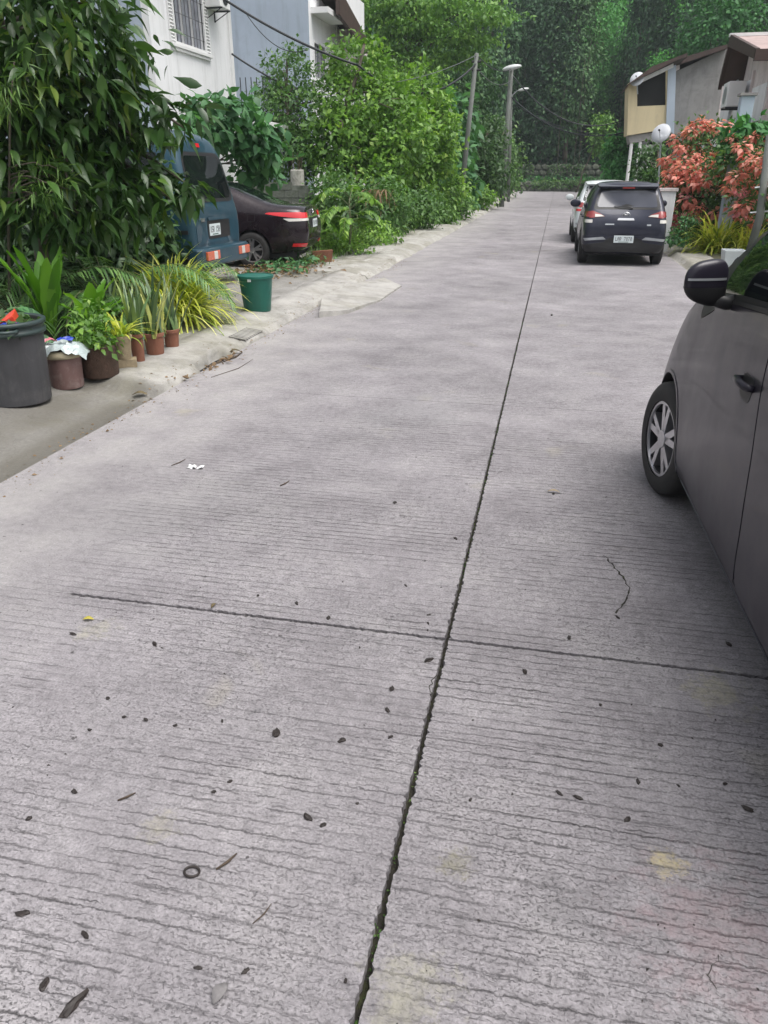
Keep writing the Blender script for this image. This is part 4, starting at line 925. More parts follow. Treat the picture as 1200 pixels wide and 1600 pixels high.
crossover('white_car', 'white car parked just ahead of the dark crossover and mostly hidden by it', 'car', M['paint_white'], (1.27, 22.6, 0), radians(0.3), 0.93, detail=False)

# ------------------------------------------------ teal van backed up to the pavement
def van():
    t = thing('van', 'faded teal blue minivan parked nose-in, its tail facing the road under the tree', 'van', (0, 0, 0))
    def sv(y, w, zb, belt, bx, ex, ez, tz, yo=None):
        P = [(0, y, zb), (w-0.12, y, zb), (w-0.03, y, zb+.10), (w, y, zb+.30), (w, y, belt-.15), (bx, y, belt), (ex, y, ez), (ex-0.22, y, tz-.03), (0, y, tz)]
        if yo: P = [(p[0], p[1]+d, p[2]) for p, d in zip(P, yo)]
        return P
    S = [sv(0.02, .72, .42, 1.15, .70, .60, 1.92, 2.03, [0, 0, 0, 0, 0, .05, .20, .30, .28]),
         sv(0.07, .78, .38, 1.17, .77, .66, 1.98, 2.09, [0, 0, 0, 0, 0, .05, .22, .32, .30]),
         sv(0.40, .80, .36, 1.20, .79, .69, 2.02, 2.15, [0, 0, 0, 0, 0, 0, .16, .2, .2]),
         sv(1.4, .80, .36, 1.20, .79, .69, 2.03, 2.17), sv(2.6, .80, .36, 1.18, .79, .69, 2.02, 2.16),
         sv(3.1, .80, .36, 1.16, .79, .69, 1.99, 2.12), sv(3.6, .80, .36, 1.14, .78, .72, 1.50, 1.60),
         sv(3.85, .79, .38, 1.08, .76, .70, 1.18, 1.24), sv(3.98, .70, .42, .90, .66, .62, .98, 1.02)]
    c = Car(S, M['paint_van'], t, (0.85, 3.15), 0.34, 0.79)
    c.panel('rear_window', 'B', [(-0.62, 1.22), (0.62, 1.22), (0.60, 1.45), (0.52, 1.78), (-0.52, 1.78), (-0.60, 1.45)], 0.006, M['glass'], round_=0.10)
    c.panel('window_surround', 'B', [(-0.67, 1.17), (0.67, 1.17), (0.64, 1.45), (0.56, 1.83), (-0.56, 1.83), (-0.64, 1.45)], 0.003, M['trim'], round_=0.12)
    c.panel('tailgate', 'B', [(-0.66, 0.62), (0.66, 0.62), (0.67, 1.155), (-0.67, 1.155)], 0.006, M['paint_van'], round_=0.06)
    rc = c.panel('plate_recess', 'B', [(-0.27, 0.68), (0.42, 0.68), (0.42, 0.93), (-0.27, 0.93)], 0.010, M['trim'], round_=0.04, label='dark plate recess')
    c.panel('number_lamp_bar', 'B', [(-0.27, 0.93), (0.42, 0.93), (0.42, 0.98), (-0.27, 0.98)], 0.03, M['paint_van'], round_=0.02)
    l, _ = c.ray('B', 0.0, 0.80); plate(t, l+Vector((-0.06, -0.02, 0)), (0, 0, 0), 0.34, 0.16, 'USR 150', M['plate_ink'], True)
    c.panel('tailgate_handle', 'B', [(-0.50, 0.92), (-0.36, 0.92), (-0.36, 0.97), (-0.50, 0.97)], 0.02, M['chrome'], round_=0.01, res=0.04)
    c.panel('brake_light', 'B', [(-0.10, 1.89), (0.10, 1.89), (0.10, 1.94), (-0.10, 1.94)], 0.02, M['red_lens'], round_=0.01, res=0.04)
    bp = MB(); bp.prism([(-0.80, -0.02), (-0.76, -0.09), (-0.60, -0.13), (0.60, -0.13), (0.76, -0.09), (0.80, -0.02), (0.80, 0.12), (-0.80, 0.12)], 0.25, 0.33, 'z')
    b = bp.build('bumper', M['paint_van'], t, bevel=0.03)
    for sg in (-1, 1):
        x0, x1 = (sg*0.32, sg*0.70); 
        MB().box((min(x0, x1), -0.142, 0.42), (max(x0, x1), -0.10, 0.54)).build('taillight', M['amber_lens'], t, bevel=0.01)
        MB().box((sg*0.46-0.05, -0.150, 0.425), (sg*0.46+0.05, -0.10, 0.535)).build('reverse_lamp', M['clear_lens'], t, bevel=0.008)
    for ax in 'LR':
        for y0, y1 in ((0.50, 1.42), (1.50, 2.42), (2.52, 3.25)):
            c.panel('window', ax, [(y0, 1.26), (y1, 1.26), (y1-(0.25 if y0 > 2.5 else 0), 1.82), (y0, 1.82)], 0.004, M['glass'], round_=0.06)
        c.panel('door', ax, [(1.30, 0.46), (2.45, 0.46), (2.45, 1.22), (1.30, 1.22)], 0.004, M['paint_van'], round_=0.05); c.line('rub_strip', ax, [(0.1, 0.80), (3.8, 0.80)], 0.05, 0.008, M['trim'])
    c.panel('windscreen', 'F', [(-0.66, 1.22), (0.66, 1.22), (0.60, 1.95), (-0.60, 1.95)], 0.004, M['glass'], round_=0.06)
    for sg in (-1, 1):
        MB().box((sg*0.55-0.1, 3.90, 0.70), (sg*0.55+0.1, 4.02, 0.84)).build('headlight', M['clear_lens'], t, bevel=0.02)
        for ay in (0.85, 3.15): wheel(t, sg*0.68, ay, 0.31, 0.19, sg, spokes=8, style='plain')
    MB().box((-0.70, 0.15, 0.24), (0.70, 3.7, 0.44)).build('underbody', M['dark_in'], t)
    MB().tube([(-0.35, 0.5, 0.26), (-0.35, -0.02, 0.27)], 0.03, 8).build('exhaust', M['steel'], t)
    t.location = (-4.84, 10.95, 0.10); t.rotation_euler = (0, 0, radians(87)); return t
van()

# ------------------------------------------------ dark sedan beside the van
def sedan():
    t = thing('sedan_car', 'black plum sedan with a bright red tail lamp parked nose-in beside the van', 'car')
    def ss(y, w, zb, belt, bx, ex, ez, tx, tz, yo=None):
        return st(y, zb, w, zb+.06, belt, bx, ex, ez, tx, tz, yo)
    S = [ss(-0.02, .62, .34, .86, .60, .54, .98, .35, 1.02, [.12, .1, .03, 0, 0, .04, .07, .07, .05]),
         ss(0.05, .76, .27, .90, .745, .66, 1.015, .42, 1.045, [.10, .08, .02, 0, 0, .03, .05, .05, .03]),
         ss(0.35, .83, .22, .93, .80, .70, 1.035, .45, 1.06), ss(0.72, .845, .20, .94, .81, .70, 1.06, .47, 1.09),
         ss(1.15, .85, .19, .95, .81, .64, 1.24, .46, 1.29), ss(1.60, .85, .19, .95, .81, .61, 1.39, .42, 1.455),
         ss(2.2, .85, .19, .94, .81, .62, 1.42, .42, 1.48), ss(2.75, .85, .19, .93, .81, .63, 1.36, .44, 1.41),
         ss(3.15, .85, .19, .92, .81, .70, 1.10, .50, 1.14), ss(3.4, .845, .19, .90, .80, .73, .94, .5, .97),
         ss(3.9, .82, .20, .84, .77, .68, .88, .45, .90), ss(4.2, .72, .24, .70, .66, .58, .76, .4, .78), ss(4.3, .60, .30, .60, .54, .48, .66, .34, .68)]
    c = Car(S, M['paint_sedan'], t, (0.98, 3.45), 0.345, 0.84)
    # tail lamps wrap from the wing onto the tail
    for ax in 'LR':
        o = c.panel('taillight', ax, [(0.06, 0.875), (0.10, 0.835), (0.45, 0.865), (0.72, 0.905), (0.66, 0.925), (0.10, 0.93)], 0.016, M['red_lens'], round_=0.015, res=0.03, label='long bright red tail lamp')
        c.panel('indicator_lens', ax, [(0.07, 0.79), (0.30, 0.785), (0.40, 0.832), (0.08, 0.832)], 0.014, M['clear_lens'], parent=o, round_=0.02, res=0.03)
        c.panel('window', ax, [(1.35, 0.99), (2.15, 0.985), (2.15, 1.34), (1.75, 1.33)], 0.004, M['glass'], round_=0.03)
        c.panel('window', ax, [(2.20, 0.985), (3.00, 0.975), (2.72, 1.22), (2.40, 1.34), (2.20, 1.345)], 0.004, M['glass'], round_=0.03)
        c.panel('door', ax, [(1.36, 0.30), (2.16, 0.30), (2.16, 0.955), (1.30, 0.965)], 0.004, M['paint_sedan'], round_=0.05)
        c.panel('door', ax, [(2.19, 0.30), (3.02, 0.30), (3.10, 0.60), (3.05, 0.94), (2.19, 0.955)], 0.004, M['paint_sedan'], round_=0.05)
        c.line('bumper_seam', ax, [(0.10, 0.76), (0.42, 0.74), (0.60, 0.62)], 0.008, 0.001, M['seam'])
        c.line('fuel_flap', ax, [(0.9, 0.78), (0.9, 0.9), (1.03, 0.9), (1.03, 0.78), (0.9, 0.78)], 0.006, 0.001, M['seam'])
    q = [(0.46, 0.84), (0.74, 0.83), (0.73, 0.925), (0.48, 0.92)]
    for qq in (q, mirr(q)): c.panel('taillight', 'B', qq, 0.014, M['red_lens'], round_=0.015, res=0.03)
    q = [(0.48, 0.79), (0.73, 0.79), (0.74, 0.828), (0.46, 0.836)]
    for qq in (q, mirr(q)): c.panel('indicator_lens', 'B', qq, 0.014, M['clear_lens'], round_=0.015, res=0.03)
    q = [(0.56, 0.36), (0.74, 0.37), (0.74, 0.42), (0.58, 0.42)]
    for qq in (q, mirr(q)): c.panel('reflector', 'B', qq, 0.014, M['red_lens'], round_=0.01, res=0.03)
    for ax in 'LR': c.panel('reflector', ax, [(0.08, 0.37), (0.26, 0.37), (0.24, 0.42), (0.08, 0.42)], 0.012, M['red_lens'], round_=0.01, res=0.03)
    c.panel('number_recess', 'B', [(-0.36, 0.66), (0.36, 0.66), (0.40, 0.82), (-0.40, 0.82)], 0.004, M['trim'], round_=0.04)
    c.panel('chrome_bar', 'B', [(-0.40, 0.83), (0.40, 0.83), (0.40, 0.86), (-0.40, 0.86)], 0.014, M['chrome'], round_=0.01, res=0.05)
    l, _ = c.ray('B', 0, 0.73); plate(t, l+Vector((0, -0.03, 0)), (0, 0, 0), 0.39, 0.14, 'ALA 5410', M['plate_ink'])
    mb = MB(); l, _ = c.ray('B', 0, 0.93)
    for rx, rzz, cz in ((0.06, 0.042, 0), (0.022, 0.038, 0), (0.042, 0.015, 0.02)): mb.tube([(rx*cos(a), -0.014, cz+rzz*sin(a)) for a in np.linspace(0, 2*pi, 21)], 0.006, 6, False)
    mb.build('emblem', M['chrome'], t, smooth=True).location = l
    c.panel('rear_window', 'T', [(-0.60, 0.78), (0.60, 0.78), (0.52, 1.50), (-0.52, 1.50)], 0.004, M['glass'], round_=0.06)
    c.panel('windscreen', 'T', [(-0.60, 2.80), (0.60, 2.80), (0.68, 3.25), (-0.68, 3.25)], 0.004, M['glass'], round_=0.06)
    c.line('bumper_lip', 'B', [(-0.70, 0.45), (0.70, 0.45)], 0.02, 0.006, M['trim'])
    for sg in (-1, 1):
        for ay in (0.98, 3.45): wheel(t, sg*0.745, ay, 0.305, 0.19, sg)
    MB().box((-0.72, 0.25, 0.17), (0.72, 3.9, 0.30)).build('underbody', M['dark_in'], t)
    t.location = (-4.33, 14.05, 0.10); t.rotation_euler = (0, 0, radians(96)); return t
sedan()

# ================================================================== HOUSES
def house_window(parent, X, y0, y1, z0, z1, shutters=True):
    """window in a wall whose outer face is the plane x = X, facing +x"""
    w = MB().box((X-0.12, y0, z0), (X-0.10, y1, z1)).build('window', M['curtain'], parent)
    f = MB()
    for a, b in ((y0-0.06, y0), (y1, y1+0.06)): f.box((X-0.02, a, z0-0.06), (X+0.05, b, z1+0.06))
    f.box((X-0.02, y0, z1), (X+0.05, y1, z1+0.06)).box((X-0.02, y0, z0-0.06), (X+0.05, y1, z0)); f.build('frame', M['white_trim'], w)
    for k in range(1, 3):
        y = y0+(y1-y0)*k/3; MB().box((X-0.09, y-0.022, z0), (X-0.03, y+0.022, z1)).build('mullion', M['white_trim'], w)
    g = MB()
    for k in range(9):
        y = y0+(y1-y0)*(k+0.5)/9; g.tube([(X+0.02, y, z0), (X+0.02, y, z1)], 0.008, 5)
    for k in range(4): z = z0+(z1-z0)*(k+0.5)/4; g.tube([(X+0.025, y0, z), (X+0.025, y1, z)], 0.008, 5)
    g.build('window_grille', M['iron'], w)
    MB().box((X-0.02, y0-0.35, z0-0.16), (X+0.11, y1+0.35, z0-0.07)).box((X-0.01, y0-0.28, z0-0.24), (X+0.07, y1+0.28, z0-0.162)).build('sill', M['white_trim'], w, bevel=0.01)
    if shutters:
        for a, b in ((y0-0.36, y0-0.065), (y1+0.065, y1+0.36)):
            s = MB().box((X+0.001, a, z0-0.06), (X+0.018, b, z1+0.06)).build('shutter', M['white_trim'], w)
            q = MB()
            n = int((z1-z0)/0.085)
            for k in range(n): z = z0+k*(z1-z0)/n; q.add([(X+0.02, a+0.03, z+0.03), (X+0.02, b-0.03, z+0.03), (X+0.055, b-0.03, z-0.01), (X+0.055, a+0.03, z-0.01), (X+0.02, a+0.03, z-0.01), (X+0.02, b-0.03, z-0.01)], [(0, 1, 2, 3), (3, 2, 5, 4), (0, 3, 4), (1, 5, 2)])
            q.box((X+0.02, a, z0-0.06), (X+0.05, a+0.028, z1+0.06)).box((X+0.02, b-0.028, z0-0.06), (X+0.05, b, z1+0.06))
            qo = q.build('shutter_slats', M['white_trim'], w); qo['kind'] = 'stuff'
def house_left():
    t = thing('white_house', 'white two-storey house with a louvred shutter window above the van', 'house', (-14, 24, 0))
    def L(x, y, z): return (x+14, y-24, z)
    y0, y1 = AX(236, 60, -11).y, AX(366, 155, -11).y
    wz0, wz1 = AX(268, 62, -11).z, 7.0; wy0, wy1 = AX(262, 20, -11).y+0.30, AX(325, 70, -11).y-0.28
    mb = MB()   # wall with a real opening for the window
    for a, b in (((-11.2, y0, 0), (-11, wy0, 8)), ((-11.2, wy1, 0), (-11, y1, 8)), ((-11.2, wy0, 0), (-11, wy1, wz0)), ((-11.2, wy0, wz1), (-11, wy1, 8))): mb.box(L(*a), L(*b))
    mb.build('wall', M['white_wall'], t)
    MB().box(L(-18, y0+0.005, 0), L(-11.205, y0+0.2, 8)).build('side_wall', M['blue_wall'], t, label='blue-grey side wall')
    MB().box(L(-18, y1-0.2, 0), L(-11.205, y1-0.005, 8)).build('side_wall', M['white_wall'], t)
    MB().box(L(-18.2, y0, 0), L(-18, y1, 8)).build('back_wall', M['white_wall'], t)
    MB().box(L(-11.22, y1-0.16, 0), L(-10.93, y1+0.06, 8)).build('corner_pilaster', M['white_trim'], t)
    rf = MB().prism([(-18.9+14, 7.95), (-10.3+14, 7.95), (-10.3+14, 8.1), (-14.5+14, 9.7), (-18.9+14, 8.1)], y1-y0+1.0, y0-24-0.5, 'y'); rf.build('roof', M['brown_roof'], t)
    house_window(t, 3.0, wy0-24, wy1-24, wz0, wz1)
    ww = MB().box(L(-11.12, y0+1.2, 1.0), L(-11.0-0.1, y0+2.6, 2.4)); 
    # air-conditioner on brackets
    p = AX(342, 14, -10.7); ac = thing('air_conditioner', 'outdoor air-conditioner bracket unit high at the right edge of the white house', 'air conditioner', (p.x, p.y, p.z))
    MB().box((-0.28, -0.4, 0.0), (0.22, 0.4, 0.6)).build('casing', M['white_trim'], ac, bevel=0.02)
    for yy in (-0.3, 0.3): MB().box((-0.30, yy-0.02, -0.04), (0.24, yy+0.02, -0.005)).box((-0.30, yy-0.02, -0.30), (-0.27, yy+0.02, -0.04)).tube([(-0.28, yy, -0.28), (0.2, yy, -0.03)], 0.015, 5).build('bracket', M['iron'], ac)
    MB().lathe([(0.0, 0.225), (0.22, 0.226), (0.22, 0.235)], 20, (0, 0, 0.3), axis='x').build('fan_grille', M['iron'], ac)
house_left()
def house_left2():
    t = thing('blue_grey_house', 'house with a tall blue-grey side wall and white front behind the bushes', 'house', (-12, 36, 0))
    Y0 = 32.7; X1 = -10.0
    def L(x, y, z): return (x+12, y-36, z)
    MB().box(L(-17, Y0, 0), L(X1-0.004, Y0+0.2, 9.2)).build('side_wall', M['blue_wall'], t)
    y0, y1 = Y0+0.004, 42.0
    wa, wb = AX(486, 70, X1).y+0.3, AX(503, 75, X1).y+0.3; za, zb = 5.2, 6.4
    mb = MB()
    for a, b in (((X1-.2, y0, 0), (X1, wa, 9.2)), ((X1-.2, wb, 0), (X1, y1, 9.2)), ((X1-.2, wa, 0), (X1, wb, za)), ((X1-.2, wa, zb), (X1, wb, 9.2))): mb.box(L(*a), L(*b))
    mb.build('wall', M['white_wall'], t)
    house_window(t, X1+12, wa-36, wb-36, za, zb, False)
    for yy in (36.6,): MB().box(L(X1+0.003, yy, 0), L(X1+0.06, yy+0.05, 9)).build('downpipe', M['white_trim'], t)
    # porch roof box and gable with heavy dark barge board towards the road
    MB().box(L(X1+0.002, 33.0, 7.35), L(X1+0.7, 35.6, 7.55)).build('porch_slab', M['white_trim'], t)
    a = AX(527, -20, X1+0.9); b = AX(572, 62, X1+0.9)
    g = MB().prism([(a.y-36, a.z), (b.y-36, b.z), (b.y-36, b.z-0.55), (a.y-36, a.z-0.9)], 0.16, X1+12+0.82, 'x'); g.build('barge_board', M['brown'], t)
    MB().prism([(a.y-36, a.z+0.05), (b.y-36+0.5, b.z+0.02), (b.y-36+0.5, b.z-0.10), (a.y-36, a.z-0.08)], 5.0, X1+12-4.15, 'x').build('roof', M['brown_roof'], t)
    MB().prism([(36.9-36, 5.9), (41.8-36, 5.9), (41.8-36, b.z-0.2), (36.9-36, a.z-0.9)], 0.5, X1+12+0.01, 'x').build('bay', M['pink_wall'], t)
    MB().box(L(X1+0.515, 38.6, 6.2), L(X1+0.53, 39.8, 7.2)).build('window', M['curtain'], t)
    # balcony railing seen past the corner of the white house
    rl = thing('balcony_railing', 'dark iron balcony railing between the white house and the bushes', 'railing', (-10.6, 29.4, 3.5))
    MB().box((-2.6, -1.6, -0.25), (0.4, 2.8, -0.02)).build('balcony_floor', M['grey_wall'], rl)
    for k in range(30): MB().box((0.30, -1.5+k*0.145, 0.0), (0.325, -1.475+k*0.145, 1.18)).build('baluster', M['iron'], rl)
    MB().box((0.29, -1.55, 1.18), (0.335, 2.8, 1.22)).box((0.29, -1.55, 0.05), (0.335, 2.8, 0.08)).build('rail', M['iron'], rl)
    for k in range(14): MB().box((-2.5+k*0.2, -1.53, 0.0), (-2.475+k*0.2, -1.505, 1.18)).build('baluster', M['iron'], rl)
    for yy in (-1.5, 2.7): MB().box((0.1, yy-0.1, -3.5), (0.3, yy+0.1, -0.25)).build('pillar', M['grey_wall'], rl)
    # small pale lean-to roof
    p = AX(402, 186, -8.6); c = thing('canopy', 'small pale lean-to roof poking out of the leaves behind the van', 'canopy', (p.x, p.y, p.z))
    MB().add([(-1.2, -1.3, 0.22), (0.5, -1.3, -0.1), (0.5, 1.3, -0.1), (-1.2, 1.3, 0.22), (-1.2, -1.3, 0.17), (0.5, -1.3, -0.22), (0.5, 1.3, -0.22), (-1.2, 1.3, 0.17)], [(0, 1, 2, 3), (7, 6, 5, 4), (0, 4, 5, 1), (1, 5, 6, 2), (2, 6, 7, 3), (3, 7, 4, 0)]).build('roof_sheet', M['white_trim'], c)
    for yy in (-1.1, 1.1): MB().tube([(0.3, yy, -0.15), (0.3, yy, -p.z+0.1)], 0.04, 8).build('post', M['steel'], c)
house_left2()
# unfinished block wall and its concrete post
t = thing('block_wall', 'low unfinished mossy block wall beyond the black sedan', 'wall', (-9.0, 21.4, 0.05)); q = random.Random(4)
bm_ = MB().box((-0.195, -0.07, -0.092), (0.195, 0.07, 0.092)).mesh('block'); bm_.materials.append(M['block'])
for rrow in range(7):
    for k in range(11):
        if rrow == 6 and q.random() < 0.35: continue
        o = link('block', bm_, None, t); o.location = (-2.0+k*0.40+(0.2 if rrow % 2 else 0), q.uniform(-.008, .008), 0.1+rrow*0.197); o.rotation_euler = (0, q.uniform(-.01, .01), q.uniform(-.01, .01))
MB().box((-2.2, -0.05, 0), (2.3, 0.05, 1.3)).build('mortar', M['block'], t)
pp = AX(464, 265, -7.1); t = thing('concrete_post', 'stained concrete post with bare reinforcing bars behind the black sedan', 'post', (pp.x, pp.y, 0.0))
MB().lathe([(0.19, 0), (0.19, pp.z-0.02), (0.17, pp.z), (0.0, pp.z)], 20).build('shaft', M['post_conc'], t, smooth=False)
for dx, dy in ((-.1, -.08), (.1, -.08), (-.1, .08), (.1, .08), (0, 0.11)): MB().tube([(dx, dy, pp.z-0.02), (dx*1.1, dy, pp.z+0.2), (dx*1.5+0.01, dy, pp.z+0.42)], 0.009, 5).build('reinforcing_bar', M['wood'], t)

# right-hand houses -------------------------------------------------
def house_right_far():
    Y = 45.0; t = thing('cement_house', 'bare cement house with a pale yellow front bay and dark sloping roof', 'house', (6, Y, 0))
    P = lambda px, py, Yv=Y: AY(px, py, Yv)
    def poly(pts, Yv=Y): return [(P(*p, Yv).x-6, P(*p, Yv).z) for p in pts]
    MB().prism([(P(1042, 118).x-6, 0), (7.5, 0), (7.5, P(1132, 76).z+0.5), (P(1132, 76).x-6, P(1132, 76).z), (P(1063, 108).x-6, P(1063, 108).z), (P(1042, 118).x-6, P(1042, 118).z)], 9, 0.3, 'y').build('wall', M['grey_wall'], t)
    # yellow bay with a dark recessed band of window
    def R(px0, py0, px1, py1): a, b = P(px0, py0), P(px1, py1); return (a.x-6, b.z, b.x-6, a.z)
    yb = poly([(976, 214), (1036, 206), (1036, 168), (984, 170), (979, 136)]); 
    MB().prism(poly([(976, 214), (1037, 204), (1037, 168), (991, 170), (991, 131), (978, 135)]), 2.2, -1.6, 'y').build('bay', M['cream_wall'], t)
    MB().prism(poly([(991, 170), (1037, 168), (1037, 112), (991, 134)]), 1.8, -1.35, 'y').build('window', M['dark_in'], t)
    MB().prism(poly([(1034, 204), (1037, 112), (1049, 108), (1046, 212)]), 2.2, -1.7, 'y').build('side_trim', M['blue_wall'], t)
    MB().prism(poly([(1037, 168), (1034, 168), (1034, 112), (1037, 112)]), 0.2, -1.62, 'y').build('window_post', M['cream_wall'], t)
    MB().prism(poly([(985, 134), (1045, 106), (1045, 112), (985, 140)]), 0.25, -1.72, 'y').build('eave_trim', M['white_wall'], t)
    MB().prism(poly([(1010, 126), (1027, 112), (1062, 98), (1062, 108), (1040, 120)]), 0.2, 0.0, 'y').build('gable_panel', M['pink_wall'], t)
    MB().prism(poly([(974, 140), (1012, 112), (1064, 92), (1064, 98), (1046, 104), (985, 134)]), 4.5, -2.1, 'y').build('roof', M['brown_roof'], t, label='low front roof')
    MB().prism(poly([(1030, 112), (1034, 100), (1135, 70), (1136, 76), (1062, 101)]), 10, -0.2, 'y').build('roof', M['brown_roof'], t, label='main sloping roof')
    for px in (985, 998): a = P(px, 212); MB().tube([(a.x-6, -1.4, 0), (a.x-6, -1.4, a.z)], 0.085, 8).build('pillar', M['white_trim'], t)
    MB().prism(poly([(978, 214), (1036, 206), (1036, 214), (1022, 235), (1012, 220), (980, 226)]), 1.6, -1.5, 'y').build('canopy_edge', M['grey_wall'], t)
    a = P(1000, 215); sp = MB()
    for k in range(9): sp.box((a.x-6+0.15, -1.3, 0.3+k*0.32), (a.x-6+0.6, -1.1, 0.42+k*0.32))
    sp.build('vent_blocks', M['white_trim'], t)
    MB().box((-1.6, -1.2, 0), (-0.4, -1.0, 3.2)).build('door', M['dark_in'], t)
house_right_far()
def sat_dish(p, r, aim, label, mast_to):
    t = thing('satellite_dish', label, 'satellite dish', tuple(p))
    mb = MB(); prof = [(r*k/8, 0.25*r*(k/8)**2) for k in range(9)]; prof += [(r*1.0, 0.25*r+0.012), (0.0, 0.014)]
    mb.lathe(prof, 28, cap=False); o = mb.build('reflector', M['dish'], t, smooth=True); o.rotation_euler = Vector(aim).to_track_quat('Z', 'Y').to_euler()
    MB().tube([Vector((0, 0, -r*0.8)), Vector(aim).normalized()*r*0.9], 0.012, 6).build('feed_arm', M['steel'], t)
    MB().tube([Vector(aim).normalized()*r*0.86, Vector(aim).normalized()*r*1.02], 0.03, 8).build('receiver', M['trim'], t)
    MB().tube([(0, 0.03, -0.02), (0, 0.06, -0.15), Vector(mast_to)-Vector(p)], 0.03, 8).build('mast', M['steel'], t)
p = AY(996, 125, 43.2); sat_dish(p, 0.34, (-0.35, -0.9, 0.45), 'small pale satellite dish on the front roof of the cement house', (p.x+0.1, 43.3, p.z-0.6))
p = AY(1034, 210, 29.0); sat_dish(p, 0.31, (-0.45, -0.85, 0.42), 'larger satellite dish on a mast beside the salmon flowering bush', (p.x+0.25, 29.1, 0.0))
def house_right_near():
    X = 5.0; t = thing('pink_white_house', 'faded pink and white house with dark brown roof boards at the right edge', 'house', (8, 27, 0))
    L = lambda x, y, z: (x-8, y-27, z)
    ap = AX(1146, 60, X-0.5); y0, y1 = 21.0, AX(1129, 128, X-0.5).y; zb = AX(1129, 128, X-0.5).z
    H0 = zb+0.15; ym = ap.y; z0 = 3.9
    MB().prism([(y0-27, 0), (y1-27-0.4, 0), (y1-27-0.4, H0-0.2), (ym-27, ap.z-0.15), (y0-27, z0)], 6, X-8, 'x').build('wall', M['pink_wall'], t)
    MB().add([(X-0.55-8, ym-27, ap.z+0.05), (12-8, ym-27, ap.z+0.05), (12-8, 22.4-27, 4.35), (X-0.55-8, 22.4-27, 4.35), (X-0.55-8, ym-27, ap.z-0.05), (12-8, ym-27, ap.z-0.05), (12-8, 22.4-27, 4.25), (X-0.55-8, 22.4-27, 4.25)], [(0, 1, 2, 3), (7, 6, 5, 4), (0, 4, 5, 1), (1, 5, 6, 2), (2, 6, 7, 3), (3, 7, 4, 0)]).build('roof', M['pink_roof'], t, label='faded pink roof slope')
    MB().add([(X-0.5-8, ym-27+0.01, ap.z+0.05), (12-8, ym-27+0.01, ap.z+0.05), (12-8, y1-27, zb), (X-0.5-8, y1-27, zb), (X-0.5-8, ym-27+0.01, ap.z-0.05), (12-8, ym-27+0.01, ap.z-0.05), (12-8, y1-27, zb-0.1), (X-0.5-8, y1-27, zb-0.1)], [(0, 1, 2, 3), (7, 6, 5, 4), (0, 4, 5, 1), (1, 5, 6, 2), (2, 6, 7, 3), (3, 7, 4, 0)]).build('roof', M['brown_roof'], t)
    MB().prism([(ym-27, ap.z+0.1), (y1-27, zb+0.05), (y1-27, zb-0.2), (ym-27, ap.z-0.2)], 0.1, X-0.6-8, 'x').build('barge_board', M['brown'], t)
    MB().prism([(ym-27-0.002, ap.z+0.1), (22.3-27, 4.40), (22.3-27, 4.18), (ym-27-0.002, ap.z-0.2)], 0.1, X-0.6-8, 'x').build('barge_board', M['brown'], t)
    MB().box(L(X-0.6, 22.25, 4.14), L(12, 22.37, 4.38)).build('fascia', M['brown'], t)
    MB().box(L(X-0.62, ym-0.08, ap.z+0.04), L(12, ym+0.08, ap.z+0.12)).build('ridge_cap', M['white_trim'], t)
    # panels, pipe and ledge on the wall that faces the road
    for k, (ya, yb2, za, zb2) in enumerate(((23.0, 24.6, 2.9, 3.75), (25.0, 26.8, 2.9, 4.0), (27.2, 28.8, 3.0, 4.4))):
        MB().box(L(X-0.05, ya, za), L(X+0.002, yb2, zb2)).build('wall_panel', M['white_wall'], t)
    for ya in (22.7, 24.8, 27.0, 29.0): MB().box(L(X-0.07, ya, 0.2), L(X-0.004, ya+0.09, 4.2)).build('pilaster', M['pink_wall'], t)
    MB().tube([L(X-0.1, 26.9, 0.2), L(X-0.1, 26.9, 3.3), L(X-0.1, 26.6, 3.7), L(X-0.1, 26.6, 4.3)], 0.05, 8).build('downpipe', M['steel'], t)
    MB().box(L(X-0.9, 21.2, 2.55), L(X+0.2, 29.6, 2.68)).build('ledge', M['brown'], t, label='dark projecting ledge')
    MB().box(L(X-0.85, 21.3, 2.30), L(X+0.1, 29.4, 2.545)).build('ledge_face', M['white_wall'], t)
    w = MB().box(L(X-0.03, 24.9, 1.0), L(X-0.001, 26.6, 2.1)).build('window', M['dark_in'], t)
    MB().box(L(X-0.05, 24.8, 0.95), L(X-0.031, 26.7, 1.03)).build('sill', M['white_trim'], w)
    MB().prism([(0, 0), (6, 0), (6, 4.3), (0, 4.0)], 0.2, 21.0-27-0.01, 'y').build('side_wall', M['pink_wall'], t).location.x = X-8
    p = AX(1118, 118, X-0.6); ac = thing('air_conditioner', 'white outdoor air-conditioner box under the far eave of the pink house', 'air conditioner', (X-0.35, y1-1.3, 3.35))
    MB().box((-0.25, -0.4, 0), (0.2, 0.4, 0.62)).build('casing', M['white_trim'], ac, bevel=0.02); MB().lathe([(0.2, -0.255), (0.22, -0.258), (0.0, -0.259)], 18, (0, 0, 0.3), axis='x').build('fan_grille', M['steel'], ac)
    for yy in (-0.3, 0.3): MB().box((-0.24, yy-0.02, -0.05), (0.34, yy+0.02, -0.005)).build('bracket', M['iron'], ac)
house_right_near()
a = AY(1172, 150, 19.0); b = AY(1158, 235, 19.0); t = thing('square_column', 'blue-grey square column rising out of the flowering bush', 'post', (a.x-0.05, 19, 0.0))
MB().box((-0.13, -0.13, 0), (0.13, 0.13, a.z)).build('shaft', M['blue_wall'], t, bevel=0.01); MB().box((-0.17, -0.17, a.z), (0.17, 0.17, a.z+0.05)).build('cap', M['grey_wall'], t)
MB().tube([(0.14, 0, a.z-0.75), (0.6, -0.1, a.z-0.5)], 0.02, 6).build('stay_rod', M['iron'], t)
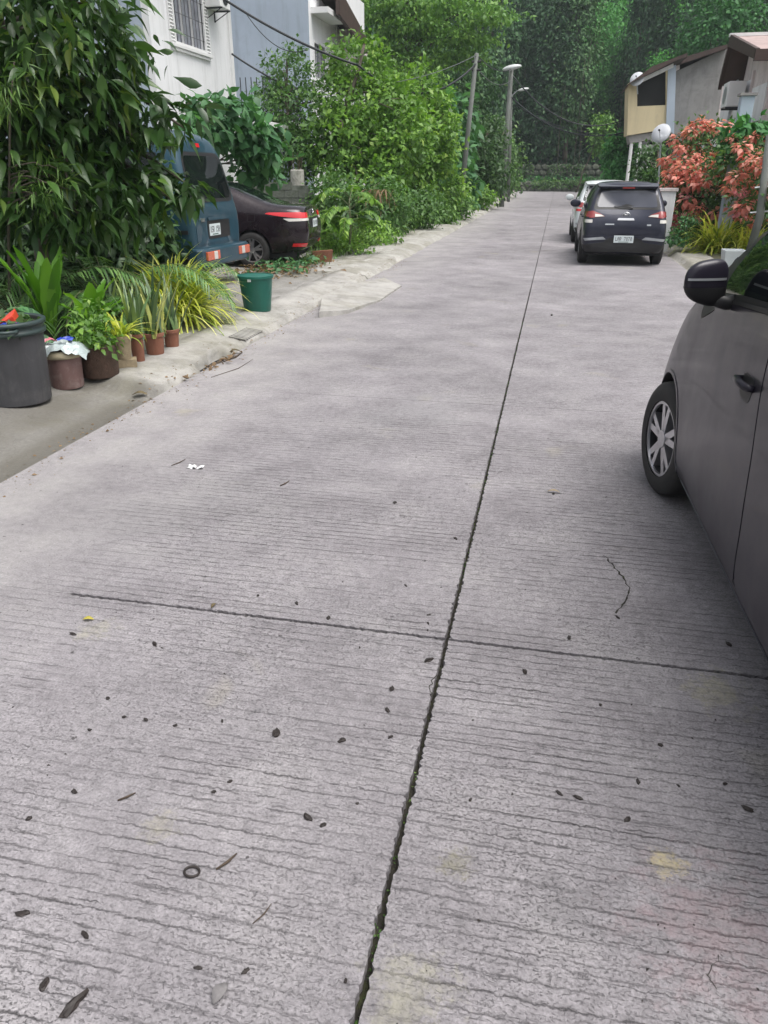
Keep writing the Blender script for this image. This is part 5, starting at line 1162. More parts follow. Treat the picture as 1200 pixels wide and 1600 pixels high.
a = AY(1202, 215, 16.8); b = AY(1186, 345, 16.8); t = thing('gate_pipe', 'weathered leaning pipe post at the right edge above the yellow grass plant', 'post', (b.x, 16.8, 0.05))
MB().tube([(-0.08, 0, 0), (0, 0, b.z), (a.x-b.x, 0, a.z)], [0.08, 0.08, 0.065], 12).build('pipe', M['pole_conc'], t, smooth=True)
for z in (0.9, 1.35): MB().tube([(-0.20, -0.02, z), (0.14, 0.0, z+0.03)], 0.018, 6).build('hinge_pin', M['steel'], t)
a = AY(1051, 320, 17.2); t = thing('gate_post', 'short cream gate post right of the dark crossover', 'post', (a.x+0.05, 18.6, 0.05))
MB().box((-0.16, -0.16, 0), (0.16, 0.16, 1.25)).build('shaft', M['white_wall'], t, bevel=0.02); MB().box((-0.19, -0.19, 1.25), (0.19, 0.19, 1.31)).build('cap', M['pink_wall'], t)

# ================================================================== POLES AND WIRES
def pole(px0, py0, px1, py1, Y, r0, r1, label):
    a = AY(px0, py0, Y); b = AY(px1, py1, Y); d = (a-b)/(a.z-b.z); foot = b-d*b.z
    t = thing('utility_pole', label, 'utility pole', tuple(foot))
    MB().tube([Vector((0, 0, -0.2)), (a-foot)*0.5, a-foot], [r0, (r0+r1)/2, r1], 12).build('shaft', M['pole_conc'], t, smooth=True)
    return t, a, foot
t1, top1, ft1 = pole(745, 83, 722, 290, 29.5, 0.10, 0.07, 'leaning grey utility pole rising from the left bushes, nearest of the two poles')
for z in (-0.25, -0.5): MB().tube([top1-ft1+Vector((-0.16, 0, z)), top1-ft1+Vector((0.16, 0, z))], 0.04, 8).build('insulator', M['trim'], t1)
t2, top2, ft2 = pole(799, 108, 785, 300, 44.0, 0.15, 0.11, 'farther grey pole carrying the street lamp at the left verge')
def street_lamp(base, head, label, s=1.0):
    t = thing('street_lamp', label, 'street lamp', tuple(base)); d = Vector(head)-Vector(base)
    MB().tube([(0, 0, 0), d*0.5+Vector((0, 0, 0.12)), d*0.85], 0.035*s, 8).build('arm', M['steel'], t)
    bm = bmesh.new(); bmesh.ops.create_uvsphere(bm, u_segments=16, v_segments=10, radius=1)
    for v in bm.verts: v.co = (v.co.x*0.48*s, v.co.y*0.17*s, v.co.z*(0.14 if v.co.z > 0 else 0.10)*s)
    me = bpy.data.meshes.new('lamp_head'); bm.to_mesh(me); bm.free(); h = link('lamp_head', me, M['lamp_glass'], t); h.location = d; h.rotation_euler = (0, -0.15, 0)
    for p in me.polygons: p.use_smooth = True
    return t
street_lamp(top2+Vector((0.05, -0.05, -0.1)), AY(800, 106, 43.6), 'street lamp head on top of the farther pole')
street_lamp(AY(799, 150, 52), AY(818, 140, 52), 'small distant lamp head on a bent arm right of the farther pole', 0.7)
t3, top3, ft3 = pole(799, 148, 795, 285, 52.2, 0.12, 0.08, 'thin distant pole just behind the lamp pole')
def cable(a, b, sag, r, mat, label, n=24):
    a = Vector(a); b = Vector(b); pts = []
    for i in range(n+1): u = i/n; p = a.lerp(b, u); p.z -= sag*4*u*(1-u); pts.append(p)
    o = MB().tube(pts, r, 6).build('overhead_cable', mat, smooth=True); tagp(o, label, 'cable'); return o
cA = AX(340, -8, -9.5); cable(cA, AY(560, 102, 24), 0.15, 0.035, M['cable'], 'thick black cable sloping down from the white house into the bright bush')
cable(AX(362, 84, -9.8), AX(432, 126, -8.5), 0.03, 0.03, M['cable'], 'shorter dark cable sloping down below the blue-grey wall')
cable(AX(385, 22, -9.2), AY(480, 78, 23), 0.35, 0.012, M['cable'], 'thin slack wire hanging under the thick black cable')
cable(AY(560, 102, 24), top1+Vector((0, 0, -0.3)), 0.8, 0.03, M['cable'], 'black cable running from the bright bush up to the nearest pole')
cable(AY(620, 128, 24), top1+Vector((0, 0, -0.05)), 0.1, 0.012, M['grey_cable'], 'thin grey wire reaching the top of the nearest pole from the left')
cable(top1+Vector((0, 0, -0.05)), top2, 0.25, 0.018, M['cable'], 'wire spanning between the two grey poles')
cable(top1+Vector((0, 0, -0.4)), top2+Vector((0, 0, -0.5)), 0.35, 0.014, M['grey_cable'], 'lower wire spanning between the two grey poles')
e1 = AY(978, 186, 46); e2 = AY(980, 206, 46)
cable(top2+Vector((0, 0, -0.2)), e1, 1.1, 0.03, M['cable'], 'slack upper cable crossing from the lamp pole to the cement house')
cable(top3+Vector((0, 0, -0.1)), e2, 0.9, 0.035, M['cable'], 'heavy lower cable sagging across the road end to the cement house')
cable(top3+Vector((0, 0, -0.4)), e2+Vector((0.2, 0, -0.15)), 0.55, 0.02, M['cable'], 'lowest thin wire crossing towards the cement house')

# ================================================================== VEGETATION
def EL(px, py, Y, rpx, rpz, rdepth=None):
    """an ellipsoid of foliage standing at depth Y whose radii are given at the photo's scale"""
    p = AY(px, py, Y); d = (p-Vector((0, 0, CAM_H))).length*0.93; rx = rpx*d/FOC; rz = rpz*d/FOC
    return (p.x, p.y, p.z, rx, (rdepth or rx), rz)
def plant(name, label, cat, foot, ells, mat, ncl, per, spread, size, tmpl, seed, trunk=(0.08, 0.03), group=None, stems=10, **kw):
    foot = Vector(foot); t = thing(name, label, cat, tuple(foot), group=group)
    es = [(e[0]-foot.x, e[1]-foot.y, e[2]-foot.z)+tuple(e[3:]) for e in ells]
    me, Pc = crown('crown', es, ncl, per, spread, size, tmpl, seed, **kw); link('crown', me, mat, t, kind='stuff')
    if trunk:
        top = np.mean([e[:3] for e in es], axis=0); hi = max(e[2]+e[5]*0.5 for e in es)
        rng = np.random.default_rng(seed+1); idx = rng.choice(len(Pc), size=min(stems, len(Pc)), replace=False)
        link('trunk', trunk_mesh('trunk', (0, 0, -0.1), (top[0], top[1], hi), trunk[0], trunk[1], [Pc[i] for i in idx], rng), M['bark'], t)
    return t

# ---- the near large-leaved tree, its front leaves each an object
def near_tree():
    foot = Vector((-5.9, 8.3, 0.08)); t = thing('large_leaved_tree', 'big dark tree with long drooping leaves filling the upper left corner', 'tree', tuple(foot))
    ells = [EL(50, 40, 7.2, 130, 120), EL(150, 90, 7.6, 80, 110), EL(130, 200, 7.6, 95, 85), EL(40, 190, 7.0, 90, 100), EL(60, 300, 7.0, 90, 70), EL(170, 290, 7.6, 95, 60), EL(255, 190, 7.9, 42, 45), EL(292, 296, 8.0, 30, 20), EL(215, 320, 7.8, 42, 32), EL(300, 175, 8.0, 16, 26), EL(-60, 200, 6.8, 120, 150)]
    es = [(e[0]-foot.x, e[1]-foot.y, e[2]-foot.z)+tuple(e[3:]) for e in ells]; rng = np.random.default_rng(11)
    ncl, per = 760, 7
    Pc, Nc = ell_points(es, ncl, rng, 0.25)
    P = np.repeat(Pc, per, 0)+rn3(ncl*per, rng)*np.array([0.07, 0.07, 0.07]); N = np.repeat(Nc, per, 0); n = len(P)
    az = rng.random(n)*2*pi
    D = unit(np.stack([np.cos(az), np.sin(az), 0*az], -1)*0.75+N*0.35+np.array([0, 0, -0.95])*(-0.1+1.4*rng.random(n))[:, None])
    U = unit(np.stack([np.cos(az), np.sin(az), 0*az], -1)*0.8+np.array([0, 0, 0.8])+rn3(n, rng)*0.35); S = 0.215*(0.45+0.95*rng.random(n))
    rnd = np.clip(0.45*np.repeat(rng.random(ncl), per)+0.5*rng.random(n), 0, 0.999)
    # nearest, hence largest, 300 leaves as parts
    W = P+np.array(foot)-np.array([0, 0, CAM_H]); fwd = W@_fw; sx = np.abs(W@_rt/fwd*FOC+0) ; sy = (W@_up)/fwd*FOC
    inview = ((W@_rt)/fwd*FOC > -610) & (sy < 800)
    score = fwd/S+1e3*(~inview); order = np.argsort(score); near = order[:300]; far = order[300:]
    link('foliage', leaf_mesh('foliage', P[far], D[far], U[far], S[far], T_BIG, rnd[far]), M['lf_near'], t, kind='stuff')
    protos = [leaf_mesh('leaf', np.zeros((1, 3)), np.array([[0, 1., 0]]), np.array([[0, 0, 1.]]), np.array([1.0]), _big(w, dr, fo), np.array([rv])) for w, dr, fo, rv in
              ((.15, .25, .05, .15), (.17, .38, .06, .35), (.135, .12, .07, .5), (.18, .30, .05, .66), (.15, .45, .06, .8), (.16, .22, .06, .95))]
    for m in protos: m.materials.append(M['lf_near'])
    side = unit(np.cross(D, U)); U2 = np.cross(side, D)
    for i in near:
        o = bpy.data.objects.new('leaf', protos[min(5, int(rnd[i]*6))]); C.objects.link(o); o.parent = t
        R = Matrix((side[i], D[i], U2[i])).transposed().to_4x4(); o.matrix_local = Matrix.Translation(Vector(P[i])) @ R @ Matrix.Scale(S[i], 4)
    idx = rng.choice(ncl, size=70, replace=False)
    link('trunk', trunk_mesh('trunk', (0, 0, -0.1), (0.3, -0.6, 4.6), 0.13, 0.04, [Pc[i] for i in idx], rng, limb_r=0.36), M['bark'], t)
near_tree()
# dark undergrowth beneath it
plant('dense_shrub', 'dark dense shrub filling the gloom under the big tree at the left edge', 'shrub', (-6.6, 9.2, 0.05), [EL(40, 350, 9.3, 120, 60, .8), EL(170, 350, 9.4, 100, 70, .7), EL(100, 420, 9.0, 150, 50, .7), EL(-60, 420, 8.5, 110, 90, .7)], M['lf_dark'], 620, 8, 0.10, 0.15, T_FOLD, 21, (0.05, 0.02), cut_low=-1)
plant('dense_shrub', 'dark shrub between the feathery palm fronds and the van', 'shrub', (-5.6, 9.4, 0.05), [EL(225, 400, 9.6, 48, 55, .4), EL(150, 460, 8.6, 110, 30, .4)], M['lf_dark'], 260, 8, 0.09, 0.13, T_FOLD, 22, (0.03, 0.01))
plant('weeping_shrub', 'slender yellow-green leafed shrub at the left edge below the big leaves', 'shrub', (-5.6, 6.9, 0.05), [EL(5, 120, 6.2, 20, 45, .25), EL(70, 290, 6.7, 40, 35, .3)], M['lf_grass'], 60, 9, 0.07, 0.13, T_LEAFLET, 23, (0.02, 0.006), outward=0.8)

# ---- broad-leaved sapling between the house and the van
plant('broad_leaved_sapling', 'light green broad-leaved sapling between the white house and the van roof', 'tree', (-8.2, 15.6, 0.05), [EL(350, 170, 16, 48, 16, .8), EL(320, 200, 15.4, 35, 24, .6), EL(395, 225, 16.4, 34, 28, .6), EL(400, 262, 17.0, 30, 22, .5)], M['lf_cool'], 170, 7, 0.15, 0.24, T_WIDE, 31, (0.06, 0.02), flat=0.4)

# ---- the bright bush mass on the left verge
plant('twiggy_bush', 'loose grey-green bush with bare twigs in front of the blue-grey wall', 'bush', (-8.3, 24.5, 0.05), [EL(452, 120, 25, 40, 42), EL(425, 190, 24.5, 45, 50), EL(480, 190, 24.5, 55, 55), EL(450, 245, 23.8, 70, 40)], M['lf_mid'], 560, 12, 0.11, 0.14, T_FOLD, 41, (0.10, 0.03), stems=26, droop=0.2)
plant('bright_green_bush', 'tall bright yellow-green bush beside the blue-grey house, biggest of the verge', 'bush', (-7.4, 24.0, 0.05), [EL(560, 105, 25.5, 50, 40), EL(575, 170, 25, 85, 55), EL(540, 225, 24, 70, 55), EL(610, 215, 24.5, 70, 60), EL(570, 285, 23.5, 70, 45)], M['lf_bright'], 900, 12, 0.13, 0.175, T_FOLD, 42, (0.12, 0.04), stems=26, droop=0.15)
plant('bright_green_bush', 'bright green bush with loose upright sprigs just left of the nearest pole', 'bush', (-5.9, 26.5, 0.05), [EL(655, 150, 27.5, 48, 38), EL(665, 215, 27, 55, 55), EL(640, 270, 26.5, 50, 50), EL(690, 290, 28, 40, 35)], M['lf_bright'], 600, 12, 0.13, 0.175, T_FOLD, 43, (0.09, 0.03), stems=20, droop=0.15)
plant('dense_shrub', 'dark green undergrowth behind the sapling and the hanging dry leaves', 'shrub', (-6.4, 21.0, 0.05), [EL(600, 325, 21.5, 48, 40), EL(655, 325, 24, 40, 32), EL(520, 310, 21.5, 38, 45)], M['lf_mid'], 520, 9, 0.13, 0.13, T_FOLD, 44, (0.05, 0.02))
plant('big_leaved_plant', 'broad round-leaved plant clump between the bright bush and the nearest pole', 'plant', (-5.2, 31.0, 0.05), [EL(705, 190, 33, 34, 42), EL(690, 240, 32, 36, 40), EL(712, 285, 31, 26, 32)], M['lf_cool'], 250, 7, 0.25, 0.36, T_WIDE, 45, (0.07, 0.03), flat=0.2)
plant('verge_bush', 'bushy climber growth between the two grey poles', 'bush', (-5.2, 38, 0.05), [EL(745, 250, 40, 26, 42), EL(765, 230, 42, 24, 40), EL(770, 275, 40, 26, 24)], M['lf_mid'], 420, 8, 0.22, 0.22, T_FOLD, 46, (0.06, 0.02))
plant('verge_bush', 'low yellow-green bush by the kerb beneath the lamp pole', 'bush', (-4.9, 45, 0.05), [EL(765, 297, 44, 16, 12), EL(745, 308, 38, 22, 14)], M['lf_bright'], 160, 8, 0.16, 0.18, T_FOLD, 47, None)
plant('verge_bush', 'dark leafy bush beside and behind the lamp pole', 'bush', (-6.5, 58, 0.05), [EL(790, 250, 58, 22, 30), EL(770, 225, 60, 28, 34), EL(795, 285, 60, 18, 12)], M['lf_mid'], 380, 8, 0.3, 0.26, T_FOLD, 48, (0.08, 0.03))
plant('verge_bush', 'low leafy bush along the kerb right of the bright bushes', 'bush', (-4.75, 29, 0.05), [EL(715, 322, 29.5, 26, 16), EL(690, 335, 27, 26, 16)], M['lf_mid'], 220, 8, 0.12, 0.14, T_FOLD, 49, None)
# hanging dry leaves
me = blades('dry_leaves', [(0, 0, 0)], 26, np.random.default_rng(3), 0.6, 0.04, (-0.6, 0.2), 0.9, 4, 0.16); o = link('dead_palm_leaves', me, M['lf_dry'], loc=tuple(AY(588, 296, 20.3)), kind='stuff')

# ---- compound-leaved sapling at the verge
def compound_sapling(foot, h, n, seed, label, name='feathery_sapling', fl=0.8, mat='lf_bright', tmp=T_FOLD, ll=0.16):
    rng = np.random.default_rng(seed); t = thing(name, label, 'plant', tuple(foot)); mb = MB(); P, D, U, S = [], [], [], []
    mb.tube([(0, 0, -0.05), (0.05, 0.02, h*0.5), (0.03, 0, h)], [0.03, 0.022, 0.012], 7)
    for k in range(n):
        zz = h*(0.35+0.65*(k+1)/n); a = k*2.4+rng.random()*0.5
        p, d, u, s_ = frond(mb, (0.04, 0, zz), a, 0.55+0.4*rng.random(), fl*(0.7+0.5*rng.random()), rng, 28, ll, 1.0); P += p; D += d; U += u; S += s_
    link('stems', mb.mesh('stems', True), M['stem'], t)
    me = leaf_mesh('leaflets', np.array([tuple(v) for v in P]), np.array([tuple(v) for v in D]), np.array([tuple(v) for v in U]), np.array(S), tmp, rng=rng); link('leaflets', me, M[mat], t, kind='stuff')
compound_sapling(G(545, 402, 0.05), 1.15, 13, 5, 'light green feathery-leaved sapling right of the black sedan', fl=0.95, ll=0.19)
compound_sapling(G(500, 402, 0.05)+Vector((-0.35, 0.6, 0)), 0.8, 10, 6, 'smaller feathery sapling close against the sedan tail', fl=0.7, ll=0.16)
compound_sapling(G(585, 385, 0.05)+Vector((-0.5, 0.2, 0)), 0.7, 9, 7, 'low feathery plant in the tall grass beyond the sapling', fl=0.7, ll=0.15, mat='lf_mid')
plant('weed_clump', 'leafy weeds spilling onto the pavement right of the black sedan', 'weeds', G(545, 405, 0.05), [EL(540, 388, 16.2, 46, 20), EL(585, 372, 18.5, 40, 22), EL(520, 360, 17.5, 26, 30)], M['lf_bright'], 330, 9, 0.08, 0.085, T_FOLD, 51, None)
# ---- verge grass, nobody could count it
def grass(name, region, n, L, W, seed, mat='lf_grass', zf=None, up=(0.55, 1.0)):
    rng = np.random.default_rng(seed); B = []
    for (x0, x1, y0, y1, k) in region:
        c = np.stack([x0+(x1-x0)*rng.random(k), y0+(y1-y0)*rng.random(k)], -1); B.append(c)
    B = np.concatenate(B); z = zf(B[:, 0], B[:, 1]) if zf is not None else np.full(len(B), 0.06)
    me = blades(name, np.stack([B[:, 0], B[:, 1], z], -1), n, rng, L, W, up, 0.9, 3, 0.07); return link(name, me, M[mat], kind='stuff')
grass('verge_grass', [(-4.7, -4.05, 13.6, 26, 260), (-5.6, -4.2, 16, 40, 420), (-6.2, -4.4, 40, 70, 260)], 9000, 0.34, 0.016, 61, zf=lz)
grass('verge_grass', [(-6.5, -4.3, 17.0, 19.5, 120)], 2600, 0.55, 0.015, 62, zf=lz)
grass('verge_grass', [(3.3, 5.0, 20, 40, 200)], 1800, 0.2, 0.016, 63, zf=rz2)
grass('driveway_weeds', [(-5.2, -4.25, 8.6, 10.0, 40), (-4.7, -4.2, 13.0, 14.5, 30)], 500, 0.16, 0.010, 64, 'lf_mid', zf=lz)
# rough growth on the ground behind bushes so no bare soil shows
rng = np.random.default_rng(70)
def cover(name, x0, x1, y0, y1, n, size, zf, mat, seed, hgt=0.5):
    rng = np.random.default_rng(seed); x = x0+(x1-x0)*rng.random(n); y = y0+(y1-y0)*rng.random(n); z = zf(x, y)+hgt*rng.random(n)**1.5
    D = unit(rn3(n, rng)*0.7+np.array([0, 0, 0.5])); me = leaf_mesh(name, np.stack([x, y, z], -1), D, unit(rn3(n, rng)*0.6+np.array([0, 0, 1.])), size*(0.6+0.8*rng.random(n)), T_FOLD, rng=rng)
    return link(name, me, M[mat], kind='stuff')
cover('ground_cover', -12, -5.0, 17.5, 60, 9000, 0.20, lz, 'lf_mid', 71)
cover('ground_cover', -9.5, -4.6, 4.5, 9.5, 2600, 0.10, lz, 'lf_dark', 72, 0.3)
cover('ground_cover', 4.6, 9, 9, 60, 5000, 0.16, rz2, 'lf_mid', 73)
cover('ground_cover', -30, 30, 86, 100, 14000, 0.5, hz, 'lf_forest', 74, 1.3)
cover('ground_cover', -9, 8, 83.3, 85.4, 700, 0.35, lambda x, y: 0.8+0*x, 'lf_forest2', 75, 0.5)

# ---- forest trees behind the end of the road
def forest_proto(kind, seed):
    rng = np.random.default_rng(seed)
    if kind == 'tall': ells = [(0, 0, 10.5, 3.2, 3.0, 3.4), (1.6, -.6, 8, 2.4, 2.4, 2.4), (-1.8, .2, 7.4, 2.4, 2.4, 2.6), (0.3, -1.0, 5.2, 2.6, 2.2, 2.4), (0, 0, 12.6, 2.0, 2.0, 2.0), (-.6, -.8, 3.0, 2.4, 2.0, 1.9)]
    elif kind == 'round': ells = [(0, 0, 8, 4.2, 3.6, 3.4), (2.2, -.5, 6.2, 2.6, 2.4, 2.4), (-2.4, 0, 6.6, 2.8, 2.4, 2.6), (0, -1.2, 4, 3.2, 2.4, 2.2), (.8, 0, 10.6, 2.6, 2.4, 1.7)]
    else: ells = [(0, 0, 9, 2.4, 2.4, 5.0), (.9, -.7, 6, 2.0, 1.8, 3.5), (-1.1, -.2, 5.5, 2.0, 1.8, 4.0), (0.1, 0, 13, 1.5, 1.5, 2.2)]
    me, Pc = crown('crown', ells, 1000, 11, 0.36, 0.31, T_QUAD, seed, droop=0.75 if kind == 'vine' else 0.45, shell=0.55, svar=0.4)
    idx = rng.choice(len(Pc), size=12, replace=False)
    tr = trunk_mesh('trunk', (0, 0, -0.5), (0.4, 0.2, 11), 0.28, 0.08, [Pc[i] for i in idx], rng, limb_r=0.3, n=7, lseg=4)
    vines = MB()
    for k in range(7):
        a = rng.random()*2*pi; r_ = 1.8+1.4*rng.random(); z = 6+5*rng.random(); x, y = r_*cos(a), r_*sin(a)
        vines.tube([(x, y, z), (x+rng.normal()*.2, y-.1, z*0.55), (x+rng.normal()*.3, y-.1, 0.5)], 0.02, 4)
    return me, tr, vines.mesh('vines')
FP = {'tall': forest_proto('tall', 101), 'round': forest_proto('round', 102), 'vine': forest_proto('vine', 103)}
def place_forest(i, kind, x, y, s, rz, mat, label, sz=1.0):
    z = float(hz(np.array([x]), np.array([y]))[0]) if y > 83.5 else 0.0
    t = thing('forest_tree', label, 'tree', (x, y, z-0.2), rz, 'trees of the wooded hill behind the road'); t.scale = (s, s, s*sz)
    me, tr, vi = FP[kind]; key = (kind, mat)
    if key not in FM:
        m2 = me.copy(); m2.materials.append(M[mat]); FM[key] = m2
        if not tr.materials: tr.materials.append(M['bark'])
        if not vi.materials: vi.materials.append(M['bark'])
    link('crown', FM[key], None, t, kind='stuff'); link('trunk', tr, None, t)
    if kind == 'vine': link('vines', vi, None, t)
FM = {}
q = random.Random(17); LBL = {('tall', 'lf_forest'): 'tall dark forest tree on the hill behind the road end', ('round', 'lf_forest'): 'round-crowned dark forest tree on the hill behind the road end',
 ('vine', 'lf_forest'): 'narrow vine-hung dark forest tree on the hill behind the road end', ('tall', 'lf_forest2'): 'tall fresh-green forest tree on the hill above the right-hand houses', ('round', 'lf_forest2'): 'round fresh-green forest tree on the hill above the right-hand houses',
 ('vine', 'lf_forest2'): 'narrow fresh-green forest tree on the hill above the right-hand houses'}
i = 0
ORD = 'first second third fourth fifth sixth seventh eighth ninth tenth eleventh twelfth thirteenth fourteenth fifteenth sixteenth seventeenth eighteenth nineteenth twentieth'.split()
rows = ('front', 'second', 'third', 'back')
for row, (yy, dx) in enumerate(((89, 4.4), (95, 4.8), (104, 5.6), (118, 7.5))):
    x = -31-row*2; nth = 0
    while x < 22+row*3:
        nth += 1
        kind = q.choice(['tall', 'round', 'vine', 'vine'] if row < 2 else ['tall', 'round'])
        fresh = (row >= 1 and 0.5+row < x < 12+row*2) or (row >= 1 and q.random() < 0.06)
        mat = 'lf_forest2' if fresh else 'lf_forest'
        place_forest(i, kind, x+q.uniform(-1.2, 1.2), yy+q.uniform(-1.5, 1.5), q.uniform(0.8, 1.25), q.uniform(0, 6.28), mat, '%s %s forest tree, %s from the left in the %s row' % ('fresh-green' if fresh else 'dark', {'tall': 'tall', 'round': 'round-crowned', 'vine': 'vine-hung'}[kind], ORD[nth-1], rows[row]), q.uniform(0.9, 1.25)); x += dx*q.uniform(0.8, 1.25); i += 1
cover('far_forest_canopy', -75, 75, 120, 175, 26000, 1.5, lambda x, y: hz(x, y)+3, 'lf_forest', 76, 6.0)
# flanking trees nearer than the hill, left behind the bushes and right behind the houses
for (x, y, s, k, mat, lb) in ((-13, 56, 0.95, 'round', 'lf_forest', 'dark round tree behind the bushes between the bright bush and the poles'), (-9.5, 66, 0.8, 'vine', 'lf_forest', 'narrow dark tree standing behind the lamp pole'), (-17, 64, 1.15, 'tall', 'lf_forest', 'tall dark tree behind the layered tree, left of the poles'),
        (-19, 50, 1.0, 'round', 'lf_forest', 'dark tree behind the left houses'), (10, 62, 0.95, 'tall', 'lf_forest2', 'fresh green tree behind the cement house'), (17, 58, 1.1, 'round', 'lf_forest', 'dark round tree behind the pink house'), (24, 48, 1.0, 'tall', 'lf_forest', 'tall dark tree at the far right behind the pink house'), (7.5, 72, 0.7, 'vine', 'lf_forest2', 'narrow green tree left of the cement house')):
    place_forest(0, k, x, y, s, q.uniform(0, 6), mat, lb)
# ---- tree with level tiers of foliage
plant('tiered_tree', 'tree with flat level tiers of yellow-green foliage left of the lamp pole', 'tree', (-10.2, 47, 0), [EL(590, 20, 47, 70, 10, 2.2), EL(690, 8, 46, 80, 10, 2.4), EL(650, 45, 46, 60, 9, 2.0), EL(575, 60, 48, 45, 9, 2.0), EL(760, 25, 45, 50, 9, 1.8), EL(610, 82, 47, 60, 9, 2.0), EL(720, 62, 46, 55, 8, 2.0), EL(660, 100, 47, 70, 8, 2.0), EL(640, -20, 47, 100, 12, 2.5), EL(725, 90, 46, 45, 6, 1.6)], M['lf_layer'], 1250, 9, 0.30, 0.24, T_FOLD, 81, (0.22, 0.08), flat=0.65, stems=22, droop=0.1, shell=0.2)
plant('dense_tree', 'dark crowned tree filling the space below the tiered tree', 'tree', (-11.5, 52, 0), [EL(620, 125, 53, 85, 55, 2.5), EL(720, 130, 53, 55, 60, 2.5), EL(680, 190, 53, 70, 45, 2.2)], M['lf_forest'], 900, 9, 0.34, 0.30, T_FOLD, 82, (0.2, 0.08))
# ---- right side plants
plant('bright_shrub', 'bright lime-green shrub left of the cement house', 'shrub', (3.7, 48, 0), [EL(962, 240, 47, 15, 26), EL(970, 270, 46, 18, 18)], M['lf_forest2'], 220, 9, 0.2, 0.24, T_FOLD, 83, (0.05, 0.02))
plant('dark_shrub', 'dark shrub under the yellow bay of the cement house', 'shrub', (4.0, 33, 0), [EL(1015, 255, 33, 20, 30), EL(1030, 285, 30, 20, 24)], M['lf_mid'], 220, 9, 0.14, 0.16, T_FOLD, 84, (0.05, 0.02))
plant('slender_tree', 'slender yellow-green sapling at the forest edge left of the cement house', 'tree', (1.8, 80, 0), [EL(935, 210, 80, 14, 26), EL(945, 195, 80, 8, 14)], M['lf_layer'], 130, 8, 0.3, 0.34, T_QUAD, 85, (0.08, 0.03))
def flowering_bush():
    foot = Vector((4.25, 20.3, 0.06)); t = thing('flowering_bush', 'big bush of salmon-orange blossoms spilling over by the right houses', 'bush', tuple(foot))
    ells = [EL(1100, 245, 21.5, 52, 45, .9), EL(1075, 300, 20.5, 34, 45, .7), EL(1165, 255, 18.5, 48, 36, .8), EL(1130, 300, 20, 55, 45, .9), EL(1200, 290, 17.5, 50, 50, .8)]
    es = [(e[0]-foot.x, e[1]-foot.y, e[2]-foot.z)+tuple(e[3:]) for e in ells]
    me, Pc = crown('foliage', es, 720, 9, 0.10, 0.115, T_FOLD, 91, droop=0.2); link('foliage', me, M['lf_mid'], t, kind='stuff')
    rng = np.random.default_rng(92); idx = rng.choice(len(Pc), size=20, replace=False)
    link('trunk', trunk_mesh('trunk', (0, 0, -0.1), (0.1, -0.2, 1.9), 0.07, 0.03, [Pc[k] for k in idx], rng), M['bark'], t)
    protos = []
    for k in range(6):
        n = 34; d = unit(rn3(n, rng)); d[:, 2] = d[:, 2]*0.7; P = d*0.075; m = leaf_mesh('blossom', P, unit(d+np.array([0, 0, -0.5])), unit(d*0.3+np.array([0, 0, 1.])+rn3(n, rng)*0.3), 0.085*(0.7+0.6*rng.random(n)), T_WIDE, np.clip(rng.random(n)*0.7+0.05*k, 0, .99)); protos.append(m)
        m.materials.append(M['lf_flower'] if k < 4 else M['lf_flower2'])
    L = ell_points(es, 900, rng, 0.92)[0]; cnt = 0; placed = []
    for p in L:
        w = Vector(p)+foot; u = w-Vector((0, 0, CAM_H)); left = (u.dot(Vector(_rt))/u.dot(Vector(_fw))*FOC+600)
        if p[2] < 0.3: continue
        if rng.random() > (0.72 if left < 1105 else 0.22) or any((Vector(p)-x).length < 0.20 for x in placed): continue
        placed.append(Vector(p)); low = p[2] < 1.3
        o = link('blossom', protos[rng.integers(4, 6)] if (low and rng.random() < 0.6) else protos[rng.integers(0, 4)], None, t); o.location = p; s_ = 1.0+0.85*rng.random(); o.scale = (s_, s_, s_*0.9); o.rotation_euler = (0, 0, rng.random()*6); cnt += 1
        if cnt > 240: break
flowering_bush()
plant('round_leaved_plant', 'fresh green round-leaved plant behind the blossoms near the column', 'plant', (5.2, 19.6, 0.05), [EL(1178, 215, 18.6, 20, 20, .4), EL(1150, 220, 18.8, 18, 18, .4)], M['lf_forest2'], 60, 7, 0.09, 0.20, T_WIDE, 93, (0.03, 0.01))
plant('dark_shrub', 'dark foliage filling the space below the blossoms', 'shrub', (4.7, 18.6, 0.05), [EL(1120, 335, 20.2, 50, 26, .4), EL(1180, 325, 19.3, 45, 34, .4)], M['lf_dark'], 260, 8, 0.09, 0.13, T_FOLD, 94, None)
plant('small_shrub', 'small dark green shrub at the foot of the cream gate post', 'shrub', (3.55, 18.2, 0.06), [EL(1072, 355, 18.2, 16, 16, .25), EL(1062, 372, 18.0, 16, 8, .2)], M['lf_cool'], 70, 8, 0.05, 0.08, T_FOLD, 95, None)
def tuft(name, label, foot, n, L, W, mat, seed, up=(0.45, 1.0), bend=1.0, spread=0.05, parts=None, seg=6, Lvar=.3):
    t = thing(name, label, 'plant', tuple(foot)); rng = np.random.default_rng(seed)
    if parts:
        for k in range(parts):
            me = blades('leaf', [(0, 0, 0)], 1, rng, L, W, up, bend, seg, spread, Lvar, rnd=None); link('leaf', me, M[mat], t)
    else: link('leaves', blades('leaves', [(0, 0, 0)], n, rng, L, W, up, bend, seg, spread, Lvar), M[mat], t, kind='stuff')
    return t
f1 = G(1118, 396, 0.07); tuft('striped_grass_plant', 'wide yellow-striped arching grass plant right of the crossover', f1, 460, 0.95, 0.042, 'lf_spider', 201, (0.15, 1.0), 1.0, 0.10)
f2 = G(1165, 402, 0.07)+Vector((0.1, 0.3, 0)); tuft('striped_grass_plant', 'smaller yellow-striped grass plant behind the pale pot at the right edge', f2, 260, 0.75, 0.040, 'lf_spider', 202, (0.15, 1.0), 1.0, 0.12)
